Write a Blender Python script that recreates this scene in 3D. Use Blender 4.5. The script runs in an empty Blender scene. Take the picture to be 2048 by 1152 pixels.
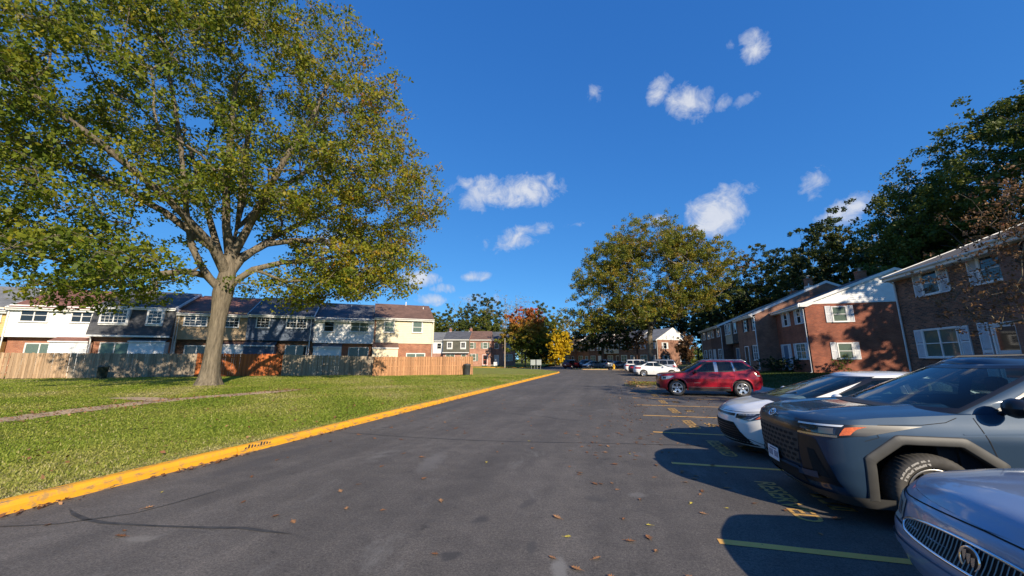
import bpy, math, random
import numpy as np
from mathutils import Vector, Matrix

S = bpy.context.scene
COL = S.collection
R = math.radians
rng = np.random.default_rng(7)
random.seed(7)

# ------------------------------------------------------------------ camera
cam_data = bpy.data.cameras.new('camera')
cam = bpy.data.objects.new('camera', cam_data)
COL.objects.link(cam)
cam.location = (0, 0, 1.63)
cam.rotation_euler = (R(90 + 10.94), 0, R(14.5))
cam_data.sensor_width = 36
cam_data.lens = 13.096
cam_data.clip_start = 0.05
cam_data.clip_end = 4000
S.camera = cam

# ------------------------------------------------------------------ sky, sun, exposure
SUN_EL, SUN_AZ = 27.0, 137.0            # azimuth clockwise from +Y (the way the road runs)
world = bpy.data.worlds.new('World')
S.world = world
world.use_nodes = True
wn, wl = world.node_tree.nodes, world.node_tree.links
wn.clear()
w_out = wn.new('ShaderNodeOutputWorld')
w_bg = wn.new('ShaderNodeBackground')
w_sky = wn.new('ShaderNodeTexSky')
w_sky.sky_type = 'NISHITA'
w_sky.sun_disc = False
w_sky.sun_elevation = R(SUN_EL)
w_sky.sun_rotation = R(SUN_AZ)
w_sky.altitude = 150
w_sky.air_density = 0.6
w_sky.dust_density = 0.0
w_sky.ozone_density = 3.0
# camera-like tone of the clear sky: each channel through its own power curve
w_sep = wn.new('ShaderNodeSeparateColor'); w_com = wn.new('ShaderNodeCombineColor')
wl.new(w_sky.outputs[0], w_sep.inputs[0])
for ch, (pw, gain) in enumerate(((.80, .31), (.60, .56), (.40, .79))):
    a_ = wn.new('ShaderNodeMath'); a_.operation = 'MULTIPLY'; a_.inputs[1].default_value = .1; wl.new(w_sep.outputs[ch], a_.inputs[0])
    p_ = wn.new('ShaderNodeMath'); p_.operation = 'POWER'; p_.inputs[1].default_value = pw; wl.new(a_.outputs[0], p_.inputs[0])
    g_ = wn.new('ShaderNodeMath'); g_.operation = 'MULTIPLY'; g_.inputs[1].default_value = gain * 10; wl.new(p_.outputs[0], g_.inputs[0])
    wl.new(g_.outputs[0], w_com.inputs[ch])
# small fair-weather clouds: noise broken puffs, each at its own bearing and height in the sky
w_tc = wn.new('ShaderNodeTexCoord')
w_n1 = wn.new('ShaderNodeTexNoise'); w_n1.inputs['Scale'].default_value = 9; w_n1.inputs['Detail'].default_value = 9; w_n1.inputs['Roughness'].default_value = 0.62; w_n1.inputs['Distortion'].default_value = 0.5
wl.new(w_tc.outputs['Generated'], w_n1.inputs['Vector'])
w_n2 = wn.new('ShaderNodeTexNoise'); w_n2.inputs['Scale'].default_value = 22; w_n2.inputs['Detail'].default_value = 8; w_n2.inputs['Roughness'].default_value = 0.65; w_n2.inputs['Distortion'].default_value = 0.8
wl.new(w_tc.outputs['Generated'], w_n2.inputs['Vector'])
def wmath(op, a, b=None, c=None, clamp=False):
    n = wn.new('ShaderNodeMath'); n.operation = op; n.use_clamp = clamp
    for i, v in enumerate((a, b, c)):
        if v is None: continue
        if isinstance(v, (int, float)): n.inputs[i].default_value = v
        else: wl.new(v, n.inputs[i])
    return n.outputs[0]
# bearing (deg clockwise from +Y), elevation, half width, half height, tilt (deg), weight
CLOUDS = [
    (-15.2, 25.3, 7.4, 2.5, 4, 1.0), (-21.8, 26.1, 1.8, 1.2, -30, .75), (-14.0, 18.3, 4.6, 1.9, 14, .84), (-9.6, 19.7, 1.9, 1.3, 25, .76), (-20.4, 18.9, .9, .7, 0, .55),
    (9.8, 36.7, 2.0, 1.3, 50, .9), (13.7, 34.0, 2.7, 2.0, -35, 1.0), (-.4, 37.2, 1.3, 1.3, 30, .66), (20.9, 32.3, 1.5, .8, 10, .64), (18.0, 32.7, 1.1, .9, 30, .6),
    (22.6, 37.6, 1.6, 1.7, 35, .85), (19.6, 38.4, .7, .8, 0, .6), (15.9, 19.6, 4.0, 2.8, 22, 1.1), (8.3, 19.8, 1.5, 1.0, 0, .9), (26.6, 20.4, 2.2, 1.7, 50, .85), (29.2, 17.0, 3.2, 1.5, 20, .95), (32.6, 17.8, 1.3, .8, 0, .6),
    (-28.8, 12.0, 2.9, 1.1, 0, 1.0), (-24.9, 10.7, 2.1, .8, 0, .75), (-26.7, 8.9, 2.4, .9, 0, .85), (-19.9, 12.7, 2.2, .8, 8, .74), (-4.4, 20.2, 1.9, .7, 5, .66), (-20.2, 9.2, 3.0, .8, 0, .62), (-16.4, 9.1, 2.2, 1.0, 0, .6), (-1, 37.6, 1.0, .7, 0, .3),
    # the same kind of scattered puffs go on round the rest of the sky
    (62, 14, 4.5, 2.0, 10, .9), (80, 24, 3.5, 2.0, 20, .9), (104, 12, 5, 2, 0, .9), (128, 44, 4, 2.5, 20, .7), (160, 16, 5, 2.2, 0, .9), (188, 28, 4, 2.4, 30, .9), (215, 11, 5.5, 2, 0, .9), (240, 33, 4, 2.2, 15, .9), (262, 14, 4.5, 2, 0, .8), (285, 22, 4, 2, 20, .9), (304, 40, 3.5, 2, 0, .8), (318, 16, 4, 2, 10, .8)]
total = 0.0
for (az, el, hw, hh, tilt, wt) in CLOUDS:
    hw *= 1.3; hh *= 1.3
    a, e = R(az), R(el)
    d = Vector((math.sin(a) * math.cos(e), math.cos(a) * math.cos(e), math.sin(e)))
    right = Vector((math.cos(a), -math.sin(a), 0)); up = right.cross(d)
    t = R(tilt); ax = right * math.cos(t) + up * math.sin(t); ay = up * math.cos(t) - right * math.sin(t)
    mp = wn.new('ShaderNodeMapping'); mp.vector_type = 'TEXTURE'; mp.inputs['Location'].default_value = d
    mp.inputs['Rotation'].default_value = Matrix((ax, ay, -d)).transposed().to_euler(); mp.inputs['Scale'].default_value = (math.sin(R(hw)), math.sin(R(hh)), 1.0)
    wl.new(w_tc.outputs['Generated'], mp.inputs[0])
    ln = wn.new('ShaderNodeVectorMath'); ln.operation = 'LENGTH'; wl.new(mp.outputs[0], ln.inputs[0])
    q = wmath('MULTIPLY_ADD', wmath('POWER', ln.outputs['Value'], 2.0), -0.8 * wt, wt)      # 1 in the middle, falls off outwards
    total = wmath('MAXIMUM', total, q)
nz = wmath('ADD', wmath('MULTIPLY', w_n1.outputs[0], 1.15), wmath('MULTIPLY', w_n2.outputs[0], 0.9))
dens = wmath('ADD', wmath('MULTIPLY', total, 0.8), wmath('MULTIPLY_ADD', nz, 1.25, -1.62))
mask = wmath('MULTIPLY', wmath('MULTIPLY', wmath('MULTIPLY_ADD', dens, 1.9, 0.0, True), wmath('MULTIPLY_ADD', total, 4.0, 0.0, True)), 0.86)
w_cc = wn.new('ShaderNodeMixRGB'); w_cc.inputs[1].default_value = (3.9, 4.3, 5.2, 1); w_cc.inputs[2].default_value = (6.2, 6.25, 6.4, 1)
wl.new(wmath('MULTIPLY_ADD', dens, 1.2, -0.1, True), w_cc.inputs[0])
w_mix = wn.new('ShaderNodeMixRGB')
wl.new(mask, w_mix.inputs[0]); wl.new(w_com.outputs[0], w_mix.inputs[1]); wl.new(w_cc.outputs[0], w_mix.inputs[2])
wl.new(w_mix.outputs[0], w_bg.inputs['Color'])
w_bg.inputs['Strength'].default_value = 0.10
world.cycles.sampling_method = 'MANUAL'
world.cycles.sample_map_resolution = 128
wl.new(w_bg.outputs[0], w_out.inputs[0])

sun_data = bpy.data.lights.new('sun', 'SUN')
sun = bpy.data.objects.new('sun', sun_data)
COL.objects.link(sun)
sun_data.energy = 5.0
sun_data.angle = R(0.53)
sun_data.color = (1.0, 0.87, 0.68)
_sd = Vector((math.sin(R(SUN_AZ)) * math.cos(R(SUN_EL)), math.cos(R(SUN_AZ)) * math.cos(R(SUN_EL)), math.sin(R(SUN_EL))))
sun.rotation_euler = _sd.to_track_quat('Z', 'Y').to_euler()
sun.location = _sd * 200

S.view_settings.view_transform = 'Standard'
S.view_settings.look = 'None'
S.view_settings.exposure = 0.52
S.view_settings.gamma = 1.0
S.view_settings.use_curve_mapping = False
S.render.engine = 'CYCLES'
S.cycles.max_bounces = 6
S.cycles.diffuse_bounces = 3
S.cycles.glossy_bounces = 3
S.cycles.transmission_bounces = 4
S.cycles.transparent_max_bounces = 8
S.cycles.use_denoising = True
S.cycles.sample_clamp_indirect = 4.0
S.cycles.caustics_reflective = False
S.cycles.caustics_refractive = False

# ------------------------------------------------------------------ helpers
def link_mesh(name, me, parent=None, mat=None, loc=None, rot=None):
    o = bpy.data.objects.new(name, me)
    COL.objects.link(o)
    if mat is not None and not me.materials: me.materials.append(mat)
    if parent is not None: o.parent = parent
    if loc is not None: o.location = loc
    if rot is not None: o.rotation_euler = rot
    return o

def np_mesh(name, verts, quads, smooth=False):
    """fast mesh from arrays; quads is (n,3) or (n,4)"""
    verts = np.asarray(verts, dtype=np.float32); quads = np.asarray(quads, dtype=np.int32)
    me = bpy.data.meshes.new(name)
    n, k = quads.shape
    me.vertices.add(len(verts)); me.vertices.foreach_set('co', verts.ravel())
    me.loops.add(n * k); me.loops.foreach_set('vertex_index', quads.ravel())
    me.polygons.add(n); me.polygons.foreach_set('loop_start', np.arange(0, n * k, k, dtype=np.int32))
    if smooth: me.polygons.foreach_set('use_smooth', np.ones(n, dtype=bool))
    me.update(calc_edges=True); me.validate()
    return me

class MB:
    """collects boxes, bars, prisms and grids; build() links them as one mesh object"""
    def __init__(s): s.v = []; s.f = []; s.m = []; s.sm = []
    def add(s, vs, fs, mi=0, smooth=False):
        b = len(s.v); s.v += [tuple(map(float, p)) for p in vs]
        for f in fs: s.f.append([b + i for i in f]); s.m.append(mi); s.sm.append(smooth)
        return s
    def box(s, x0, x1, y0, y1, z0, z1, mi=0, bev=0.0):
        if bev > 0: return s._bbox(x0, x1, y0, y1, z0, z1, mi, bev)
        vs = [(x0, y0, z0), (x1, y0, z0), (x1, y1, z0), (x0, y1, z0), (x0, y0, z1), (x1, y0, z1), (x1, y1, z1), (x0, y1, z1)]
        return s.add(vs, [(0, 3, 2, 1), (4, 5, 6, 7), (0, 1, 5, 4), (1, 2, 6, 5), (2, 3, 7, 6), (3, 0, 4, 7)], mi)
    def _bbox(s, x0, x1, y0, y1, z0, z1, mi, b):
        def ring(xa, xb, ya, yb, z, c):
            return [(xa + c, ya, z), (xb - c, ya, z), (xb, ya + c, z), (xb, yb - c, z), (xb - c, yb, z), (xa + c, yb, z), (xa, yb - c, z), (xa, ya + c, z)]
        rs = ring(x0 + b, x1 - b, y0 + b, y1 - b, z0, b * .4) + ring(x0, x1, y0, y1, z0 + b, b) + ring(x0, x1, y0, y1, z1 - b, b) + ring(x0 + b, x1 - b, y0 + b, y1 - b, z1, b * .4)
        fs = [tuple(range(7, -1, -1)), tuple(range(24, 32))]
        for k in range(3):
            for i in range(8): fs.append((k * 8 + i, k * 8 + (i + 1) % 8, k * 8 + 8 + (i + 1) % 8, k * 8 + 8 + i))
        return s.add(rs, fs, mi)
    def prism(s, pts, axis, a, b, mi=0):
        """polygon (2D) extruded along axis 'x','y','z' between a and b"""
        n = len(pts)
        def P(p, t): return {'x': (t, p[0], p[1]), 'y': (p[0], t, p[1]), 'z': (p[0], p[1], t)}[axis]
        vs = [P(p, a) for p in pts] + [P(p, b) for p in pts]
        fs = [tuple(range(n - 1, -1, -1)), tuple(range(n, 2 * n))] + [(i, (i + 1) % n, n + (i + 1) % n, n + i) for i in range(n)]
        return s.add(vs, fs, mi)
    def tube(s, pts, rad, k=8, mi=0, smooth=True, cap=True):
        pts = [Vector(p) for p in pts]; n = len(pts)
        rads = rad if isinstance(rad, (list, tuple)) else [rad] * n
        vs = []; prev = None
        for i, p in enumerate(pts):
            d = (pts[min(i + 1, n - 1)] - pts[max(i - 1, 0)]).normalized()
            if prev is None:
                a = Vector((0, 0, 1)) if abs(d.z) < .9 else Vector((1, 0, 0)); u = d.cross(a).normalized()
            else: u = (prev - d * prev.dot(d)).normalized()
            prev = u; w = d.cross(u)
            for j in range(k):
                t = 2 * math.pi * j / k
                vs.append(p + (u * math.cos(t) + w * math.sin(t)) * rads[i])
        fs = [(i * k + j, i * k + (j + 1) % k, (i + 1) * k + (j + 1) % k, (i + 1) * k + j) for i in range(n - 1) for j in range(k)]
        s.add(vs, fs, mi, smooth)
        if cap: s.add([vs[j] for j in range(k)] + [vs[(n - 1) * k + j] for j in range(k)], [tuple(range(k - 1, -1, -1)), tuple(range(k, 2 * k))], mi)
        return s
    def lathe(s, prof, k=24, mi=0, axis='z', c=(0, 0, 0), smooth=True):
        vs = []
        for (r, h) in prof:
            for j in range(k):
                t = 2 * math.pi * j / k; a, b = r * math.cos(t), r * math.sin(t)
                vs.append({'z': (c[0] + a, c[1] + b, c[2] + h), 'y': (c[0] + a, c[1] + h, c[2] + b), 'x': (c[0] + h, c[1] + a, c[2] + b)}[axis])
        fs = [(i * k + j, i * k + (j + 1) % k, (i + 1) * k + (j + 1) % k, (i + 1) * k + j) for i in range(len(prof) - 1) for j in range(k)]
        return s.add(vs, fs, mi, smooth)
    def grid(s, P, mi=0, smooth=True, flip=False):
        """P: (n,m,3) array"""
        n, m = P.shape[:2]
        fs = [(i * m + j, i * m + j + 1, (i + 1) * m + j + 1, (i + 1) * m + j) for i in range(n - 1) for j in range(m - 1)]
        if flip: fs = [f[::-1] for f in fs]
        return s.add(P.reshape(-1, 3).tolist(), fs, mi, smooth)
    def mesh(s, name):
        me = bpy.data.meshes.new(name)
        me.from_pydata(s.v, [], s.f)
        me.polygons.foreach_set('material_index', s.m); me.polygons.foreach_set('use_smooth', s.sm)
        me.update()
        return me
    def build(s, name, mat, parent=None, loc=None, rot=None):
        me = s.mesh(name)
        for m in (mat if isinstance(mat, (list, tuple)) else [mat]): me.materials.append(m)
        return link_mesh(name, me, parent, None, loc, rot)

def tag(o, label=None, cat=None, group=None, kind=None):
    if label: o['label'] = label
    if cat: o['category'] = cat
    if group: o['group'] = group
    if kind: o['kind'] = kind
    return o

def thing(name, label, cat, loc=(0, 0, 0), rz=0.0, group=None):
    o = bpy.data.objects.new(name, None)
    COL.objects.link(o); o.location = loc; o.rotation_euler = (0, 0, rz); o.empty_display_size = .3
    return tag(o, label, cat, group)

def copy_tree(o, parent=None):
    c = o.copy(); COL.objects.link(c); c.parent = parent
    for ch in [x for x in o.children]: copy_tree(ch, c)
    return c

# ------------------------------------------------------------------ materials
def new_mat(name):
    m = bpy.data.materials.new(name); m.use_nodes = True
    n, l = m.node_tree.nodes, m.node_tree.links
    b = n['Principled BSDF']
    return m, n, l, b

def pm(name, col, rough=.7, metal=0., var=.18, scale=4., bump=0., bscale=40., spec=.5, coat=0., var2=None, coord='Object', detail=6, stretch=None):
    """principled material with noise-mottled colour and fine relief"""
    m, n, l, b = new_mat(name)
    b.inputs['Roughness'].default_value = rough; b.inputs['Metallic'].default_value = metal
    b.inputs['Specular IOR Level'].default_value = spec; b.inputs['Coat Weight'].default_value = coat
    b.inputs['Coat Roughness'].default_value = .03
    tc = n.new('ShaderNodeTexCoord'); vec = tc.outputs[coord]
    if stretch:
        mp = n.new('ShaderNodeMapping'); mp.inputs['Scale'].default_value = stretch; l.new(vec, mp.inputs[0]); vec = mp.outputs[0]
    if var > 0:
        nt = n.new('ShaderNodeTexNoise'); nt.inputs['Scale'].default_value = scale; nt.inputs['Detail'].default_value = detail
        l.new(vec, nt.inputs['Vector'])
        mx = n.new('ShaderNodeMixRGB')
        c2 = var2 if var2 else tuple(c * (1 - var * 1.4) for c in col)
        c1 = col if var2 else tuple(min(1, c * (1 + var)) for c in col)
        mx.inputs[1].default_value = (*c2, 1); mx.inputs[2].default_value = (*c1, 1)
        rp = n.new('ShaderNodeValToRGB'); rp.color_ramp.elements[0].position = .32; rp.color_ramp.elements[1].position = .68
        l.new(nt.outputs[0], rp.inputs[0]); l.new(rp.outputs[0], mx.inputs[0]); l.new(mx.outputs[0], b.inputs['Base Color'])
    else: b.inputs['Base Color'].default_value = (*col, 1)
    if bump > 0:
        nb = n.new('ShaderNodeTexNoise'); nb.inputs['Scale'].default_value = bscale; nb.inputs['Detail'].default_value = 5
        l.new(vec, nb.inputs['Vector'])
        bp = n.new('ShaderNodeBump'); bp.inputs['Strength'].default_value = bump; bp.inputs['Distance'].default_value = .02
        l.new(nb.outputs[0], bp.inputs['Height']); l.new(bp.outputs[0], b.inputs['Normal'])
    return m

def leaf_mat(name, ramp, transl=.35, rough=.55):
    """ramp: list of (pos, colour) picked per leaf by the 'tint' attribute"""
    m, n, l, b = new_mat(name)
    at = n.new('ShaderNodeAttribute'); at.attribute_name = 'tint'
    rp = n.new('ShaderNodeValToRGB'); el = rp.color_ramp.elements
    while len(el) > 1: el.remove(el[-1])
    el[0].position = ramp[0][0]; el[0].color = (*ramp[0][1], 1)
    for p, c in ramp[1:]:
        e = el.new(p); e.color = (*c, 1)
    l.new(at.outputs['Fac'], rp.inputs[0])
    b.inputs['Roughness'].default_value = rough; b.inputs['Specular IOR Level'].default_value = .3
    l.new(rp.outputs[0], b.inputs['Base Color'])
    tr = n.new('ShaderNodeBsdfTranslucent'); l.new(rp.outputs[0], tr.inputs[0])
    mx = n.new('ShaderNodeMixShader'); mx.inputs[0].default_value = transl
    l.new(b.outputs[0], mx.inputs[1]); l.new(tr.outputs[0], mx.inputs[2])
    l.new(mx.outputs[0], n['Material Output'].inputs[0])
    return m

def brick_mat(name, c1, c2, mortar, scale=1.0, rough=.85, dark=None):
    """running-bond brick on vertical walls: u = x + y (walls are axis aligned in local space), v = z"""
    m, n, l, b = new_mat(name)
    tc = n.new('ShaderNodeTexCoord'); sx = n.new('ShaderNodeSeparateXYZ'); l.new(tc.outputs['Object'], sx.inputs[0])
    ad = n.new('ShaderNodeMath'); l.new(sx.outputs[0], ad.inputs[0]); l.new(sx.outputs[1], ad.inputs[1])
    cb = n.new('ShaderNodeCombineXYZ'); l.new(ad.outputs[0], cb.inputs[0]); l.new(sx.outputs[2], cb.inputs[1])
    bt = n.new('ShaderNodeTexBrick'); bt.inputs['Scale'].default_value = 1.0 / scale
    bt.inputs['Brick Width'].default_value = .215; bt.inputs['Row Height'].default_value = .075; bt.inputs['Mortar Size'].default_value = .007
    bt.inputs['Mortar Smooth'].default_value = .2; bt.inputs['Bias'].default_value = 0
    bt.inputs['Color1'].default_value = (*c1, 1); bt.inputs['Color2'].default_value = (*c2, 1); bt.inputs['Mortar'].default_value = (*mortar, 1)
    l.new(cb.outputs[0], bt.inputs['Vector'])
    nt = n.new('ShaderNodeTexNoise'); nt.inputs['Scale'].default_value = 1.3; nt.inputs['Detail'].default_value = 8; l.new(tc.outputs['Object'], nt.inputs['Vector'])
    rp = n.new('ShaderNodeValToRGB'); rp.color_ramp.elements[0].position = .3; rp.color_ramp.elements[0].color = (.62, .6, .6, 1); rp.color_ramp.elements[1].position = .7; rp.color_ramp.elements[1].color = (1.1, 1.08, 1.05, 1)
    l.new(nt.outputs[0], rp.inputs[0])
    mx = n.new('ShaderNodeMixRGB'); mx.blend_type = 'MULTIPLY'; mx.inputs[0].default_value = 1
    l.new(bt.outputs[0], mx.inputs[1]); l.new(rp.outputs[0], mx.inputs[2])
    l.new(mx.outputs[0], b.inputs['Base Color']); b.inputs['Roughness'].default_value = rough
    bp = n.new('ShaderNodeBump'); bp.invert = True; bp.inputs['Strength'].default_value = .6; bp.inputs['Distance'].default_value = .012
    l.new(bt.outputs['Fac'], bp.inputs['Height']); l.new(bp.outputs[0], b.inputs['Normal'])
    return m

def shingle_mat(name, c1, c2, axis=0):
    """asphalt roof shingles: rows follow height (z), tabs follow x"""
    m, n, l, b = new_mat(name)
    tc = n.new('ShaderNodeTexCoord'); sx = n.new('ShaderNodeSeparateXYZ'); l.new(tc.outputs['Object'], sx.inputs[0])
    cb = n.new('ShaderNodeCombineXYZ'); l.new(sx.outputs[axis], cb.inputs[0]); l.new(sx.outputs[2], cb.inputs[1])
    bt = n.new('ShaderNodeTexBrick'); bt.inputs['Scale'].default_value = 1
    bt.inputs['Brick Width'].default_value = .3; bt.inputs['Row Height'].default_value = .07; bt.inputs['Mortar Size'].default_value = .004
    bt.inputs['Color1'].default_value = (*c1, 1); bt.inputs['Color2'].default_value = (*c2, 1); bt.inputs['Mortar'].default_value = (*[c * .5 for c in c1], 1)
    l.new(cb.outputs[0], bt.inputs['Vector'])
    nt = n.new('ShaderNodeTexNoise'); nt.inputs['Scale'].default_value = 1.1; nt.inputs['Detail'].default_value = 8; l.new(tc.outputs['Object'], nt.inputs['Vector'])
    rp = n.new('ShaderNodeValToRGB'); rp.color_ramp.elements[0].position = .3; rp.color_ramp.elements[0].color = (.7, .7, .7, 1); rp.color_ramp.elements[1].position = .7; rp.color_ramp.elements[1].color = (1.12, 1.1, 1.1, 1)
    l.new(nt.outputs[0], rp.inputs[0])
    mx = n.new('ShaderNodeMixRGB'); mx.blend_type = 'MULTIPLY'; mx.inputs[0].default_value = 1
    l.new(bt.outputs[0], mx.inputs[1]); l.new(rp.outputs[0], mx.inputs[2]); l.new(mx.outputs[0], b.inputs['Base Color'])
    b.inputs['Roughness'].default_value = .92
    bp = n.new('ShaderNodeBump'); bp.invert = True; bp.inputs['Strength'].default_value = .5; bp.inputs['Distance'].default_value = .01
    l.new(bt.outputs['Fac'], bp.inputs['Height']); l.new(bp.outputs[0], b.inputs['Normal'])
    return m

def glass_mat(name, tint=(.03, .035, .04), thru=.0, rough=.03):
    """window glass: mirror-like coat over a dark room (thru = how much shows behind)"""
    m, n, l, b = new_mat(name)
    b.inputs['Base Color'].default_value = (*tint, 1); b.inputs['Roughness'].default_value = rough
    b.inputs['Specular IOR Level'].default_value = .6
    if thru > 0:
        tr = n.new('ShaderNodeBsdfTransparent'); tr.inputs[0].default_value = (.62, .74, .70, 1)
        gl = n.new('ShaderNodeBsdfGlossy'); gl.inputs['Roughness'].default_value = rough; gl.inputs['Color'].default_value = (1, 1, 1, 1)
        lw = n.new('ShaderNodeLayerWeight'); lw.inputs[0].default_value = .5
        pw = n.new('ShaderNodeMath'); pw.operation = 'POWER'; pw.inputs[1].default_value = 4.6; l.new(lw.outputs['Facing'], pw.inputs[0])
        fr = n.new('ShaderNodeMath'); fr.operation = 'MULTIPLY_ADD'; fr.inputs[1].default_value = .9; fr.inputs[2].default_value = .04; l.new(pw.outputs[0], fr.inputs[0])
        m1 = n.new('ShaderNodeMixShader'); l.new(fr.outputs[0], m1.inputs[0]); l.new(tr.outputs[0], m1.inputs[1]); l.new(gl.outputs[0], m1.inputs[2])
        m2 = n.new('ShaderNodeMixShader'); m2.inputs[0].default_value = thru
        l.new(b.outputs[0], m2.inputs[1]); l.new(m1.outputs[0], m2.inputs[2]); l.new(m2.outputs[0], n['Material Output'].inputs[0])
    return m

def paint_mat(name, col, metal=.35, rough=.32, coat=1.0, flake=.12):
    m, n, l, b = new_mat(name)
    tc = n.new('ShaderNodeTexCoord')
    nt = n.new('ShaderNodeTexNoise'); nt.inputs['Scale'].default_value = 900; l.new(tc.outputs['Object'], nt.inputs['Vector'])
    n2 = n.new('ShaderNodeTexNoise'); n2.inputs['Scale'].default_value = 3; n2.inputs['Detail'].default_value = 8; l.new(tc.outputs['Object'], n2.inputs['Vector'])
    mx = n.new('ShaderNodeMixRGB'); mx.inputs[1].default_value = (*[c * (1 - flake) for c in col], 1); mx.inputs[2].default_value = (*[min(1, c * (1 + flake)) for c in col], 1)
    l.new(nt.outputs[0], mx.inputs[0]); l.new(mx.outputs[0], b.inputs['Base Color'])
    b.inputs['Metallic'].default_value = metal; b.inputs['Roughness'].default_value = rough; b.inputs['Specular IOR Level'].default_value = .12
    b.inputs['Coat Weight'].default_value = coat
    mr = n.new('ShaderNodeMapRange'); mr.inputs[3].default_value = .02; mr.inputs[4].default_value = .09; l.new(n2.outputs[0], mr.inputs[0]); l.new(mr.outputs[0], b.inputs['Coat Roughness'])
    return m

M = {}
M['white_trim'] = pm('white_trim', (.74, .73, .70), .55, var=.07, scale=3)
M['white_shutter'] = pm('white_shutter', (.68, .69, .70), .5, var=.06, scale=4)
M['dark_shutter'] = pm('dark_shutter', (.02, .022, .026), .55, var=.2, scale=4)
M['green_shutter'] = pm('green_shutter', (.20, .27, .22), .6, var=.1, scale=4)
M['glass'] = glass_mat('window_glass', (.022, .026, .03))
M['glass_thru'] = glass_mat('clear_window_glass', (.022, .026, .03), thru=.72)
M['curtain'] = pm('curtain', (.55, .53, .47), .9, var=.12, scale=14, stretch=(6, 6, .5))
M['blind_green'] = pm('blind_green', (.33, .42, .33), .8, var=.06)
M['room'] = pm('dark_room', (.035, .032, .03), .9, var=.3, scale=2)
M['metal_grey'] = pm('metal_grey', (.30, .31, .32), .45, .6, var=.1)
M['black'] = pm('black_plastic', (.014, .014, .015), .5, var=.2, scale=8)
M['gutter'] = pm('gutter', (.70, .70, .68), .45, var=.06)
M['gutter_tan'] = pm('gutter_tan', (.50, .46, .36), .5, var=.08)

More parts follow.
